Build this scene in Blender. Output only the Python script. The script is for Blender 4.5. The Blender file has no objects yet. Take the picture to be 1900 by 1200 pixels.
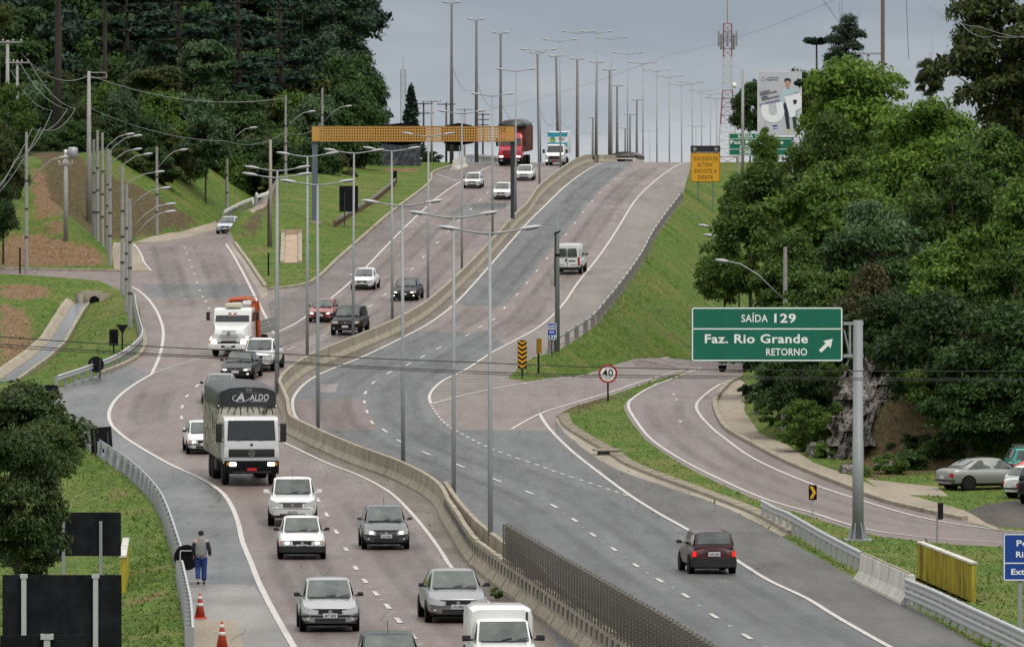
import bpy, bmesh, math, random
import numpy as np
from mathutils import Vector, Matrix, Euler
from mathutils.geometry import delaunay_2d_cdt
random.seed(7); np.random.seed(7)
R = math.radians
SC = bpy.context.scene
COL = SC.collection

# ---------------------------------------------------------------- camera
F = 11000.0          # focal length in photograph pixels (1900 wide)
CU, HV = 950.0, 500.0  # principal column, horizon row
cam_d = bpy.data.cameras.new('camera'); cam = bpy.data.objects.new('camera', cam_d); COL.objects.link(cam)
cam_d.sensor_width = 36.0; cam_d.lens = 36.0 * F / 1900.0
cam_d.shift_y = -(600.0 - HV) / 1900.0
cam.rotation_euler = (R(90), 0, 0); cam.location = (0, 0, 0)
cam_d.clip_start = 1.0; cam_d.clip_end = 9000.0
SC.camera = cam

# ---------------------------------------------------------------- world (overcast) and sun
SUN_EL, SUN_ROT = R(55), R(150)
w = bpy.data.worlds.new('World'); SC.world = w; w.use_nodes = True
nt = w.node_tree; nt.nodes.clear()
N = nt.nodes.new
out = N('ShaderNodeOutputWorld'); bg = N('ShaderNodeBackground'); bg.inputs[1].default_value = 0.1
sky = N('ShaderNodeTexSky'); sky.sky_type = 'NISHITA'; sky.sun_disc = False
sky.sun_elevation = SUN_EL; sky.sun_rotation = SUN_ROT
tc = N('ShaderNodeTexCoord'); sep = N('ShaderNodeSeparateXYZ'); nt.links.new(tc.outputs['Generated'], sep.inputs[0])
mp = N('ShaderNodeMapping'); mp.inputs['Scale'].default_value = (14, 14, 60); nt.links.new(tc.outputs['Generated'], mp.inputs[0])
cn = N('ShaderNodeTexNoise'); cn.inputs['Scale'].default_value = 1.6; cn.inputs['Detail'].default_value = 6; nt.links.new(mp.outputs[0], cn.inputs[0])
def wmath(op, a, b):
    m = N('ShaderNodeMath'); m.operation = op
    for i, x in enumerate((a, b)):
        if isinstance(x, (int, float)): m.inputs[i].default_value = x
        else: nt.links.new(x, m.inputs[i])
    return m.outputs[0]
elev = wmath('ADD', sep.outputs[2], wmath('MULTIPLY', wmath('SUBTRACT', cn.outputs[0], 0.5), 0.052))
rp = N('ShaderNodeValToRGB'); nt.links.new(elev, rp.inputs[0])
# cloud deck: paler towards the horizon gap, grey-blue a little above it, bright overhead
SKYSTOPS = [(0.0, (4.3, 4.45, 4.6)), (0.016, (4.0, 4.2, 4.45)), (0.028, (3.0, 3.3, 3.7)), (0.046, (2.2, 2.58, 3.05)), (0.12, (2.9, 3.1, 3.3)), (0.5, (8.8, 8.7, 8.5)), (1.0, (13.0, 12.8, 12.4))]
cr = rp.color_ramp
while len(cr.elements) < len(SKYSTOPS): cr.elements.new(0.5)
for e, (p, c) in zip(cr.elements, SKYSTOPS): e.position = p; e.color = (*[x / 13.0 for x in c], 1)
sc_ = N('ShaderNodeVectorMath'); sc_.operation = 'SCALE'; sc_.inputs['Scale'].default_value = 13.0; nt.links.new(rp.outputs[0], sc_.inputs[0])
mx = N('ShaderNodeMixRGB'); mx.inputs[0].default_value = 0.95
nt.links.new(sky.outputs[0], mx.inputs[1]); nt.links.new(sc_.outputs[0], mx.inputs[2])
nt.links.new(mx.outputs[0], bg.inputs[0]); nt.links.new(bg.outputs[0], out.inputs[0])
sd = bpy.data.lights.new('sun', 'SUN'); so = bpy.data.objects.new('sun', sd); COL.objects.link(so)
sd.energy = 1.3; sd.angle = R(12); sd.color = (1.0, 0.96, 0.9)
so.rotation_euler = (math.pi / 2 - SUN_EL, 0, math.pi - SUN_ROT)
SC.view_settings.view_transform = 'Standard'; SC.view_settings.look = 'None'
SC.view_settings.exposure = 0.42; SC.view_settings.gamma = 1.0
SC.cycles.max_bounces = 5; SC.cycles.diffuse_bounces = 2; SC.cycles.glossy_bounces = 2; SC.cycles.transparent_max_bounces = 6

# ---------------------------------------------------------------- materials
def srgb(r, g, b):
    f = lambda c: (c / 255 / 12.92) if c / 255 <= 0.04045 else ((c / 255 + 0.055) / 1.055) ** 2.4
    return (f(r), f(g), f(b))
MATS = {}
class NT:
    def __init__(s, name):
        s.m = bpy.data.materials.new(name); s.m.use_nodes = True; s.t = s.m.node_tree
        s.b = s.t.nodes['Principled BSDF']
    def n(s, typ, **kw):
        x = s.t.nodes.new(typ)
        for k, v in kw.items(): setattr(x, k, v)
        return x
    def l(s, a, b): s.t.links.new(a, b)
    def noise(s, scale, detail=4, co='Object', stretch=None, rough=0.55):
        tcn = s.n('ShaderNodeTexCoord'); o = tcn.outputs[co]
        if stretch:
            mpn = s.n('ShaderNodeMapping'); mpn.inputs['Scale'].default_value = stretch; s.l(o, mpn.inputs[0]); o = mpn.outputs[0]
        x = s.n('ShaderNodeTexNoise'); x.inputs['Scale'].default_value = scale; x.inputs['Detail'].default_value = detail
        x.inputs['Roughness'].default_value = rough; s.l(o, x.inputs[0]); return x.outputs[0]
    def ramp(s, fac, stops):
        x = s.n('ShaderNodeValToRGB'); c = x.color_ramp
        while len(c.elements) < len(stops): c.elements.new(0.5)
        for e, (p, col) in zip(c.elements, stops): e.position = p; e.color = (*col, 1) if len(col) == 3 else col
        s.l(fac, x.inputs[0]); return x.outputs[0]
    def mix(s, fac, a, b, mode='MIX'):
        x = s.n('ShaderNodeMixRGB', blend_type=mode)
        for i, v in ((0, fac), (1, a), (2, b)):
            if isinstance(v, (int, float)): x.inputs[i].default_value = v
            elif isinstance(v, tuple): x.inputs[i].default_value = (*v, 1)
            else: s.l(v, x.inputs[i])
        return x.outputs[0]
    def bump(s, h, strength=0.3, dist=0.05):
        x = s.n('ShaderNodeBump'); x.inputs['Strength'].default_value = strength; x.inputs['Distance'].default_value = dist
        s.l(h, x.inputs['Height']); s.l(x.outputs[0], s.b.inputs['Normal'])
    def set(s, **kw):
        for k, v in kw.items():
            i = s.b.inputs[k.replace('_', ' ')]
            if hasattr(v, 'node'): s.l(v, i)
            elif isinstance(v, tuple): i.default_value = (*v, 1)
            else: i.default_value = v
        return s.m
def simple(name, col, rough=0.6, metal=0.0, coat=0.0, spec=0.5, var=0.12, scale=3.0):
    """plain material with a little procedural wear"""
    if name in MATS: return MATS[name]
    m = NT(name); n = m.noise(scale, 5)
    c = m.mix(n, tuple(x * (1 - var) for x in col), tuple(min(1, x * (1 + var)) for x in col))
    m.set(Base_Color=c, Roughness=rough, Metallic=metal, Coat_Weight=coat, Specular_IOR_Level=spec)
    MATS[name] = m.m; return m.m
def emit(name, col, strength):
    if name in MATS: return MATS[name]
    m = NT(name); m.set(Base_Color=col, Roughness=0.2, Emission_Color=col, Emission_Strength=strength); MATS[name] = m.m; return m.m

# ---------------------------------------------------------------- mesh helpers
class MB:
    def __init__(s): s.v = []; s.f = []; s.mi = []; s.M = None; s.cur = 0; s.sm = []; s.smooth = False
    def add(s, vs, fs):
        o = len(s.v)
        if s.M is not None: vs = [tuple(s.M @ Vector(p)) for p in vs]
        s.v.extend([tuple(p) for p in vs])
        for f in fs: s.f.append(tuple(i + o for i in f)); s.mi.append(s.cur); s.sm.append(s.smooth)
        return s
    def box(s, c, d, rz=0.0, taper=1.0):
        x, y, z = (k / 2 for k in d)
        vs = [(-x, -y, -z), (x, -y, -z), (x, y, -z), (-x, y, -z), (-x * taper, -y * taper, z), (x * taper, -y * taper, z), (x * taper, y * taper, z), (-x * taper, y * taper, z)]
        cr_, sr_ = math.cos(rz), math.sin(rz)
        vs = [(c[0] + a * cr_ - b * sr_, c[1] + a * sr_ + b * cr_, c[2] + e) for a, b, e in vs]
        return s.add(vs, [(3, 2, 1, 0), (4, 5, 6, 7), (0, 1, 5, 4), (1, 2, 6, 5), (2, 3, 7, 6), (3, 0, 4, 7)])
    def quad(s, a, b, c, d): return s.add([a, b, c, d], [(0, 1, 2, 3)])
    def tube(s, pts, r, n=6, caps=True):
        pts = [Vector(p) for p in pts]; k = len(pts)
        rs = r if isinstance(r, (list, tuple)) else [r] * k
        vs = []; up = None
        for i, p in enumerate(pts):
            t = (pts[min(i + 1, k - 1)] - pts[max(i - 1, 0)]).normalized()
            if up is None:
                up = Vector((0, 0, 1)) if abs(t.z) < 0.9 else Vector((1, 0, 0))
            a = t.cross(up)
            if a.length < 1e-4: a = t.cross(Vector((0, 1, 0)))
            a.normalize(); b = a.cross(t).normalized(); up = b
            for j in range(n):
                an = 2 * math.pi * j / n
                vs.append(p + (a * math.cos(an) + b * math.sin(an)) * rs[i])
        fs = [(i * n + j, i * n + (j + 1) % n, (i + 1) * n + (j + 1) % n, (i + 1) * n + j) for i in range(k - 1) for j in range(n)]
        if caps: fs += [tuple(range(n))[::-1], tuple((k - 1) * n + j for j in range(n))]
        return s.add(vs, fs)
    def loft(s, secs, caps=True, closed=True):
        n = len(secs[0]); k = len(secs); vs = [p for q in secs for p in q]
        m = n if closed else n - 1
        fs = [(i * n + j, i * n + (j + 1) % n, (i + 1) * n + (j + 1) % n, (i + 1) * n + j) for i in range(k - 1) for j in range(m)]
        if caps and closed: fs += [tuple(range(n))[::-1], tuple((k - 1) * n + j for j in range(n))]
        return s.add(vs, fs)
    def prism(s, poly, y0, y1):
        """polygon in x,z pulled from y0 to y1"""
        n = len(poly); vs = [(x, y0, z) for x, z in poly] + [(x, y1, z) for x, z in poly]
        fs = [tuple(range(n)), tuple(range(n, 2 * n))[::-1]] + [(i, i + n, (i + 1) % n + n, (i + 1) % n) for i in range(n)]
        return s.add(vs, fs)
    def disc(s, c, r, y0, y1, n=24, rx=None):
        rx = rx or r
        return s.prism([(c[0] + rx * math.cos(2 * math.pi * i / n), c[1] + r * math.sin(2 * math.pi * i / n)) for i in range(n)], y0, y1)
    def ring(s, c, r0, r1, y0, y1, n=28):
        vs = []
        for i in range(n):
            a = 2 * math.pi * i / n; ca, sa = math.cos(a), math.sin(a)
            for r, y in ((r0, y0), (r1, y0), (r1, y1), (r0, y1)): vs.append((c[0] + r * ca, y, c[-1] + r * sa))
        fs = [(4 * i + j, 4 * i + (j + 1) % 4, 4 * ((i + 1) % n) + (j + 1) % 4, 4 * ((i + 1) % n) + j) for i in range(n) for j in range(4)]
        return s.add(vs, fs)
    def mesh(s, name, mats, bevel=0.0, seg=2, smooth=None, fix=True):
        me = bpy.data.meshes.new(name); me.from_pydata(s.v, [], s.f)
        if not isinstance(mats, (list, tuple)): mats = [mats]
        for m in mats: me.materials.append(m)
        me.polygons.foreach_set('material_index', s.mi)
        me.polygons.foreach_set('use_smooth', [bool(smooth)] * len(s.f) if smooth is not None else s.sm)
        if fix or bevel:
            bm = bmesh.new(); bm.from_mesh(me)
            if bevel:
                es = [e for e in bm.edges if len(e.link_faces) == 2 and e.calc_face_angle(0) > 0.5]
                bmesh.ops.bevel(bm, geom=es, offset=bevel, segments=seg, profile=0.6, affect='EDGES', clamp_overlap=True)
                if seg > 1:
                    for f_ in bm.faces: f_.smooth = True
            bmesh.ops.recalc_face_normals(bm, faces=bm.faces); bm.to_mesh(me); bm.free()
            if bevel and seg > 1: me.set_sharp_from_angle(angle=R(35))
        me.update(); return me
    def build(s, name, mats, parent=None, loc=None, **kw):
        return link(name, s.mesh(name, mats, **kw), parent, loc)
def link(name, me, parent=None, loc=None):
    o = bpy.data.objects.new(name, me); COL.objects.link(o)
    if parent is not None: o.parent = parent
    if loc is not None: o.location = loc
    return o
def tag(o, label=None, cat=None, group=None, kind=None):
    if label: o['label'] = label
    if cat: o['category'] = cat
    if group: o['group'] = group
    if kind: o['kind'] = kind
    return o
def thing(name, label, cat, loc=(0, 0, 0), rz=0.0, group=None, rx=0.0):
    o = bpy.data.objects.new(name, None); COL.objects.link(o); o.location = loc; o.rotation_euler = (rx, 0, rz)
    o.empty_display_size = 0.3
    return tag(o, label, cat, group)
KIDS = {}
def copy_tree(src, parent=None):
    c = src.copy(); COL.objects.link(c)
    if parent is not None: c.parent = parent
    for ch in list(src.children): copy_tree(ch, c)
    return c
def text(body, h, mat, parent, loc, align='CENTER', width=None, ext=0.004, rot=(R(90), 0, 0), name='lettering', bold=0.0, shear=0.0, label=None, space=1.06):
    """lettering standing in the x-z plane facing -y, capital height about h"""
    cu = bpy.data.curves.new('lettering', 'FONT'); cu.body = body; cu.size = h / 0.7; cu.align_x = align; cu.extrude = ext
    cu.offset = bold * .45; cu.space_character = space; cu.shear = shear; cu.resolution_u = 3
    ob = bpy.data.objects.new('t', cu); me = bpy.data.meshes.new_from_object(ob); me.name = name
    bpy.data.objects.remove(ob)
    me.materials.clear(); me.materials.append(mat)
    if width:
        xs = [v.co.x for v in me.vertices]; k = width / max(1e-3, max(xs) - min(xs))
        for v in me.vertices: v.co.x *= k
    o = link(name, me, parent, loc); o.rotation_euler = rot
    if label: o['label'] = label
    return o
ORD = ['first', 'second', 'third', 'fourth', 'fifth', 'sixth', 'seventh', 'eighth', 'ninth', 'tenth', 'eleventh', 'twelfth', 'thirteenth', 'fourteenth', 'fifteenth', 'sixteenth', 'seventeenth', 'eighteenth', 'nineteenth', 'twentieth', 'twenty-first', 'twenty-second', 'twenty-third', 'twenty-fourth', 'twenty-fifth', 'twenty-sixth', 'twenty-seventh', 'twenty-eighth', 'twenty-ninth', 'thirtieth']
# ---------------------------------------------------------------- the lie of the land
def wp(u, v, d): return (( u - CU) / F * d, d, (HV - v) / F * d)
_py = np.arange(-600, 4200, 1.0)
_pz = np.interp(_py, [-600, 169, 211, 231, 262, 289, 323, 379, 423, 452, 500, 564, 590, 620, 650, 680, 720, 800, 1000, 1600, 4200],
                [-10.3, -10.2, -10.2, -10.0, -9.25, -8.1, -6.5, -3.75, -1.45, 0.2, 3.1, 7.4, 9.05, 10.6, 11.75, 12.3, 12.4, 12.2, 11.9, 11.0, 8.0])
_k = np.ones(21) / 21; _pz[20:-20] = np.convolve(_pz, _k, 'same')[20:-20]
def P(Y): return np.interp(Y, _py, _pz)
def solveP(v, lo=95.0, hi=690.0):
    d = np.arange(lo, hi, 0.25); i = np.argmax((HV - v) / F * d <= P(d)); return d[i]
def linePX(pts, dx=0.0):
    a = sorted([(solveP(v), (u - CU) / F * solveP(v) + dx) for u, v in pts]); return np.array([p[0] for p in a]), np.array([p[1] for p in a])
RAILB = [(1264, 374), (1216, 440), (1191, 488), (1153, 543), (1128, 575), (1102, 606), (1072, 627), (1040, 647), (1020, 655)]
_xry, _xrx = linePX(RAILB, 0.5)
_xry = np.concatenate([[318, 332], _xry, [640, 800]]); _xrx = np.concatenate([[1.0, 0.4], _xrx, [20.0, 24.0]])
LRAIL = [(352, 1205), (347, 1150), (338, 1095), (333, 1060), (322, 1022), (311, 987), (296, 950), (270, 915), (232, 880), (188, 850), (150, 822), (118, 795), (80, 770), (66, 750), (105, 722), (164, 702), (217, 680), (252, 654), (262, 637), (258, 618), (250, 585), (248, 566)]
_xgy, _xgx = linePX(LRAIL)
DITCH = [(150, 583), (140, 590), (125, 606), (105, 640), (75, 668), (30, 700), (10, 715)]
def _sd(v):
    d = np.arange(95, 690, .25); return d[np.argmax((HV - v) / F * d <= P(d) - 1.35)]
_dd0 = sorted([(_sd(v), (u - CU) / F * _sd(v)) for u, v in DITCH]); _xdy = np.array([a for a, b in _dd0]); _xdx = np.array([b for a, b in _dd0])
def sstep(t): t = np.clip(t, 0, 1); return t * t * (3 - 2 * t)
def Zg(X, Y):
    X = np.asarray(X, float); Y = np.asarray(Y, float); p = P(Y); Z = p.copy() if p.shape else np.array(p)
    # cutting of the exit ramp below the climbing carriageway
    Rz = np.interp(Y, [0, 318, 327, 345, 450, 520, 580, 640], [50, 50, -6.32, -6.3, -6.1, -1.0, 6.0, 12.0]); Rz = np.minimum(Rz, p)
    XR = np.interp(Y, _xry, _xrx); XT = XR + (p - Rz) * 1.0 + 0.3
    Z = p + (Rz - p) * np.clip((X - XR) / (XT - XR), 0, 1)
    # wooded hill on the right
    XH = np.interp(Y, [-600, 225, 240, 250, 258, 263, 269, 276, 290, 306, 330, 345, 374, 420, 450, 500, 600, 800], [400, 90, 70, 60, 45, 33, 19, 14.6, 12.5, 12.4, 13.1, 13.6, 15.2, 18, 20.5, 26, 38, 80])
    h = np.clip(X - XH, 0, None) * 0.85; cap = 15.0; Z = Z + cap * (1 - np.exp(-h / cap))
    # side road on the left levels out beyond the junction; the green island stands above it
    PL = np.interp(Y, [0, 470, 480, 490, 505, 520, 540, 560, 600, 640, 700, 5000], [50, 50, 1.75, 2.2, 2.75, 3.4, 4.4, 5.3, 7.0, 9.0, 12.2, 11.0]); PL = np.minimum(PL, p)
    ti = np.clip((X + 24.2) / 1.5, 0, 1); fade = sstep((Y - 470) / 25) * (1 - sstep((Y - 600) / 60))
    Z = np.where(X < -8, np.where(Y > 470, PL + (Z - PL) * ti, Z), Z)
    Z = Z + 0.9 * fade * sstep((X + 24.2) / 1.5) * (1 - sstep((X + 20.0) / 6.0)) * (1 + 0.9 * (1 - sstep((Y - 500) / 25)))
    # bank left of the side road
    XB = np.interp(Y, [440, 455, 488, 500, 511, 543, 575, 640, 800], [-31, -31.2, -32.8, -30.5, -29.0, -26.8, -25.0, -23.0, -20.0])
    rise = np.minimum(0.7 * (XB - X), 0.24 * (Y - 458)); rise = np.clip(rise, 0, None); cap2 = 6.5
    rise = np.minimum(rise, cap2) + np.clip(np.minimum(0.03 * (Y - 560), 0.3 * (XB - 6 - X)), 0, 30)
    Z = np.where(Y > 455, Z + rise, Z)
    # verge left of the crash barrier falls to a drainage ditch
    XG = np.interp(Y, _xgy, _xgx) - 0.5; near = 1 - sstep((Y - 400) / 28)
    Z = Z - near * 0.9 * sstep((XG - X) / 4.0)
    XD = np.interp(Y, _xdy, _xdx)
    dm = sstep((Y - _xdy[0] + 4) / 5) * (1 - sstep((Y - _xdy[-1] - 1) / 3)); dd = np.abs(X - XD)
    Z = Z - dm * 0.5 * (1 - sstep((dd - 0.7) / 1.6))
    Z = Z + near * np.clip((-30.5 - X) * 0.10, 0, 4) * sstep((Y - 300) / 30)
    return Z
_dd = np.arange(92, 1300, 0.4)
def G(u, v, dz=0.0):
    """point of the ground seen at photograph pixel u, v"""
    z = (HV - v) / F * _dd; x = (u - CU) / F * _dd; g = Zg(x, _dd) + dz; s_ = z - g
    k = np.where(s_ <= 0)[0]; i = k[0] if len(k) else len(_dd) - 1
    if i == 0: d = _dd[0]
    else:
        a, b = s_[i - 1], s_[i]; d = _dd[i - 1] + 0.4 * (a / (a - b) if a != b else 0)
    X = (u - CU) / F * d; return Vector((X, d, float(Zg(X, d))))
def gz(X, Y): return float(Zg(X, Y))
def pts_world(pts):
    o = []
    for p in pts:
        o.append(G(*p) if len(p) == 2 else Vector((p[1], p[2], gz(p[1], p[2]))))
    return o
def smooth_line(pts, n=4):
    """Catmull-Rom through the traced pixels"""
    P_ = [np.array(p, float) for p in pts]; o = []
    for i in range(len(P_) - 1):
        a, b, c, d = P_[max(i - 1, 0)], P_[i], P_[i + 1], P_[min(i + 2, len(P_) - 1)]
        for k in range(n):
            t = k / n; o.append(tuple(0.5 * (2 * b + (c - a) * t + (2 * a - 5 * b + 4 * c - d) * t * t + (3 * b - a - 3 * c + d) * t ** 3)))
    o.append(tuple(P_[-1])); return o
def resample(ws, step):
    o = [ws[0]]; acc = 0.0
    for a, b in zip(ws, ws[1:]):
        L = (b - a).length
        if L < 1e-6: continue
        t = step - acc
        while t < L: o.append(a + (b - a) * (t / L)); t += step
        acc = (acc + L) % step
    if (o[-1] - ws[-1]).length > step * 0.3: o.append(ws[-1])
    return [Vector((p.x, p.y, gz(p.x, p.y))) for p in o]
def wline(pts, step=2.0, n=4): return resample(pts_world(smooth_line(pts, n) if all(len(p) == 2 for p in pts) else pts), step)

# ---- traced lines (photograph pixels)
L_EDGE = [(281, 695), (253, 711), (222, 734), (206, 755), (202, 773), (207, 788), (217, 799), (244, 820), (311, 859), (375, 889), (409, 911), (427, 934), (441, 967), (450, 1005), (465, 1042), (480, 1080), (505, 1130), (545, 1200), (600, 1290)]
L_EDGE2 = [(223, 528), (247, 534), (270, 550), (288, 573), (299, 597), (303, 617), (301, 640), (294, 666), (281, 695)]
LR_LEFT = [(248, 452), (257, 464), (263, 475), (268, 488), (281, 503)]
LR_RIGHT = [(419, 453), (429, 467), (442, 490), (457, 518), (472, 548), (493, 588), (507, 618)]
M_LEFT = [(930, 302), (900, 313), (855, 337), (812, 366), (784, 391), (736, 437), (680, 495), (647, 526), (615, 553), (567, 588), (541, 604), (507, 620)]
B_EDGE = [(527, 821), (607, 859), (664, 881), (720, 911), (757, 945), (795, 990), (821, 1027), (840, 1055), (904, 1117), (960, 1175), (1040, 1260)]
R_LEFT = [(1140, 301), (1118, 303), (1090, 316), (1052, 343), (1014, 379), (971, 422), (916, 485), (849, 559), (799, 598), (748, 626), (673, 662), (610, 687), (572, 707), (549, 730), (542.5, 748), (546, 768), (554, 780)]
R_RIGHT = [(1290, 300), (1264, 304), (1239, 318), (1204, 346), (1176, 376), (1140, 434), (1108, 480), (1072, 525), (1042, 568), (1001, 606), (951, 634), (913, 654), (862, 687), (824, 705), (804, 722), (796.5, 737), (800, 750)]
GORE_R = [(800, 750), (850, 736), (913, 722), (976, 711), (1052, 701), (1103, 693)]
RAMP_R = [(948, 797), (1001, 768), (1065, 747.6), (1128, 729), (1191, 708), (1254, 689.5), (1297, 682)]
NEAR_R = [(1002, 769), (1019, 795), (1060, 836), (1112, 877), (1169, 919), (1225, 954), (1289, 990), (1371, 1042), (1427, 1077), (1497, 1110), (1552, 1144), (1647, 1198), (1800, 1280)]
RET_L = [(1300, 683), (1254, 700), (1204, 720), (1173, 740), (1166, 753), (1174, 771), (1205, 812), (1255, 847), (1319, 881), (1418, 925), (1510, 952), (1568, 971), (1635, 987), (1760, 1001), (1860, 1006), (1930, 1008)]
RET_R = [(1368, 702), (1330, 717), (1300, 740), (1292, 755), (1301, 773), (1322, 795), (1343, 812), (1397, 850), (1485, 890), (1581, 923), (1677, 952), (1743, 967), (1830, 980), (1930, 990)]
KERB_RET = [(1372, 703), (1354, 711), (1330, 737), (1327, 755), (1335, 777), (1350, 798), (1389, 821), (1468, 862), (1577, 906), (1635, 929), (1718, 950), (1790, 965)]
WALK_R = [(1384, 712), (1381, 762), (1410, 804), (1460, 825), (1510, 858), (1581, 883), (1625, 903), (1677, 915), (1789, 946), (1852, 978)]
GUT_TOP = [(1045, 770), (1055, 791), (1090, 814), (1142, 844), (1169, 862), (1225, 885), (1319, 919), (1412, 956), (1475, 990)]
GUT_BASE = [(1031, 776), (1048, 803), (1112, 853), (1172, 881), (1262, 911), (1356, 945), (1450, 994)]
ISL_L = [(436, 452), (446, 466), (465, 492), (478, 512), (493, 533)]
ISL_R = [(498, 538), (574, 526), (625, 483), (660, 452), (723, 397), (794, 343), (801, 323), (824, 313), (862, 303)]
ISL_RET = [(1291, 687), (1250, 704), (1198, 724), (1164, 742), (1157, 754), (1165, 774), (1197, 815), (1248, 851), (1313, 886), (1413, 931), (1507, 959), (1566, 978), (1634, 995), (1760, 1009), (1860, 1014), (1930, 1015)]
RAMP_TOP = [(941, 702), (976, 707), (1027, 700), (1103, 689), (1239, 664), (1290, 668), (1330, 672)]
NOSE = [(1020, 655), (991, 662), (976, 672), (955, 690), (941, 702)]
LPAVE_UP = [(109, 722), (141, 706), (187, 694), (235, 675), (260, 658), (269, 637), (265, 614), (260, 578), (248, 545), (225, 540)]
BAR_R = [(1148, 301), (1113, 298), (1077, 308), (1047, 328), (1007, 361), (984, 395), (961, 417), (918, 467), (862, 526), (799, 583), (736, 620), (662, 652), (582, 687), (541, 717), (530, 735)]
BAR_L = [(521, 770), (524, 795), (532, 806), (577, 829), (645, 859), (735, 894), (795, 930), (814, 960)]

OUT = ([(352, 1290)] + LRAIL[:14] + LPAVE_UP + [(185, 521), (93, 513), (0, 508), (-60, 506), (-60, 499), (0, 499), (227, 504), (281, 503)]
       + LR_LEFT[::-1] + [(300, 447), (345, 440), (400, 424), (430, 410), (470, 396), (502, 370), ('w', -24.2, 640), ('w', -24.2, 520), ('w', -24.0, 495)]
       + ISL_L + ISL_R + [('w', -5.0, 690), ('w', -3.0, 1100), ('w', 32, 1100), ('w', 19.5, 640)] + [(u, v) for u, v in RAILB] + NOSE[1:]
       + RAMP_TOP[1:] + [('w', 16.0, 420), ('w', 14.9, 374)] + KERB_RET + [(1850, 984), (1930, 990)] + ISL_RET[::-1]
       + [(1254, 694), (1191, 713), (1128, 735), (1065, 754), (1040, 766)] + GUT_BASE
       + [(1530, 1040), (1597, 1078), (1681, 1120), (1760, 1165), (1840, 1212), (1960, 1290)])
REG = []   # (material key, world polygon), later wins
SOFT = []
def reg(key, pts, dens=3.0):
    if key in ('earth', 'cutting', 'soil', 'mud'):
        SOFT.append((key, np.array([(p.x, p.y) for p in pts_world(pts)]))); return
    ws = pts_world(pts); ws = ws + [ws[0]]; o = []
    for a, b in zip(ws, ws[1:]):
        L = math.hypot(b.x - a.x, b.y - a.y); n = max(1, int(L / dens))
        for i in range(n): o.append((a.x + (b.x - a.x) * i / n, a.y + (b.y - a.y) * i / n))
    a_ = np.array(o)
    if key in ('earth', 'cutting', 'soil', 'mud', 'dirt', 'undergrowth'):
        rr_ = np.random.RandomState(len(REG)); a_ = a_ + rr_.normal(size=a_.shape) * np.array([.16, .42])
    REG.append((key, a_))
def S(l, n=3): return smooth_line(l, n)
reg('road', OUT)
# wet grey shoulder outside the left edge line
reg('road_wet', [(352, 1290)] + LRAIL[:14] + LPAVE_UP[:4] + [(281, 695)] + S(L_EDGE)[1:])
# brownish concrete shoulder strips
reg('shoulder', S(ISL_R)[3:] + [('w', -5.0, 690), ('w', -2.5, 690)] + S(M_LEFT) + [(503, 606), (498, 560)])
reg('gutter', S(B_EDGE) + [(1065, 1285), (1020, 1166), (945, 1110), (907, 1080), (866, 1046), (840, 1005)] + BAR_L[::-1][:6] + [(527, 806)])
reg('gutter', S(R_LEFT)[:-1] + [(545, 785), (519, 765), (519, 745)] + BAR_R[::-1])
reg('shoulder_pale', S(R_RIGHT)[:-1] + [(800, 750), (850, 736), (941, 712)] + NOSE[::-1] + RAILB[::-1] + [('w', 19.5, 640), ('w', 19.8, 690), ('w', 16.2, 690)])
reg('road_asphalt', S(R_LEFT, 2)[:16] + [(846, 562), (849, 567), (938, 567), (975, 524), (1008, 480), (1045, 436), (1078, 394), (1108, 358), (1137, 333), (1152, 320), (1172, 306), ('w', 13.2, 690), ('w', 11.2, 690)])
reg('road_asphalt', [(775, 613), (872, 617), (902, 612), (940, 640), (913, 654), (862, 687), (824, 705), (804, 722), (796, 737), (800, 750), (812, 775), (838, 797), (1020, 798)] + S(NEAR_R)[3:] + [(1830, 1290), (1075, 1290), (1020, 1166), (945, 1110), (866, 1046), (830, 960), (800, 925), (735, 880), (645, 845), (590, 815), (554, 782), (546, 768), (542.5, 748), (549, 730), (572, 707), (610, 687), (673, 662), (748, 626)])
reg('road_red', [(548, 742), (600, 740), (676, 741), (683, 765), (704, 797), (620, 799), (566, 788), (547, 770)])
reg('road_patch', [(596, 713), (630, 711), (622, 727), (594, 728)])
reg('shoulder_dark', S(NEAR_R)[4:-1] + [(1800, 1275), (1840, 1212), (1760, 1165), (1681, 1120), (1597, 1078), (1530, 1040)] + GUT_BASE[::-1])
reg('road_grey', [(262, 527), (382, 527), (458, 526), (470, 550), (380, 553), (276, 553)])
reg('road_grey', [(820, 398), (872, 378), (905, 372), (880, 400), (838, 398)])
reg('road_grey2', [(879, 378), (948, 377), (936, 387), (866, 388)])
reg('concrete_road', [(332, 1085), (420, 1083), (470, 1085), (495, 1120), (540, 1205), (590, 1290), (350, 1290), (347, 1150)])
reg('walk', [(342, 1152), (385, 1150), (440, 1149), (452, 1205), (472, 1290), (350, 1290)])
reg('walk', KERB_RET + [(1850, 982)] + WALK_R[::-1])
reg('walk', [(1606, 888), (1739, 903), (1760, 920), (1677, 917), (1630, 905)])
reg('dirt', [(1852, 980), (1789, 948), (1830, 935), (1960, 915), (1960, 985)])
reg('walk', [(227, 503), (212, 499), (208, 470), (210, 450), (245, 449), (258, 464), (263, 475), (268, 488), (277, 502)])
reg('walk', [(245, 450), (265, 444), (330, 431), (415, 406), (480, 380), (505, 366), (470, 396), (430, 411), (400, 425), (345, 441), (300, 448)])
reg('gutter_block', S(GUT_BASE, 2) + S(GUT_TOP, 2)[::-1])
reg('gutter_block', [(446, 466), (465, 492), (478, 512), (493, 533), (498, 545), (486, 553), (470, 524), (448, 484), (428, 455), (435, 452)])
reg('mud', [(1062, 735), (1128, 737), (1190, 716), (1240, 700), (1270, 692), (1215, 712), (1160, 738), (1110, 748), (1080, 762), (1050, 770), (1040, 767)])
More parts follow.
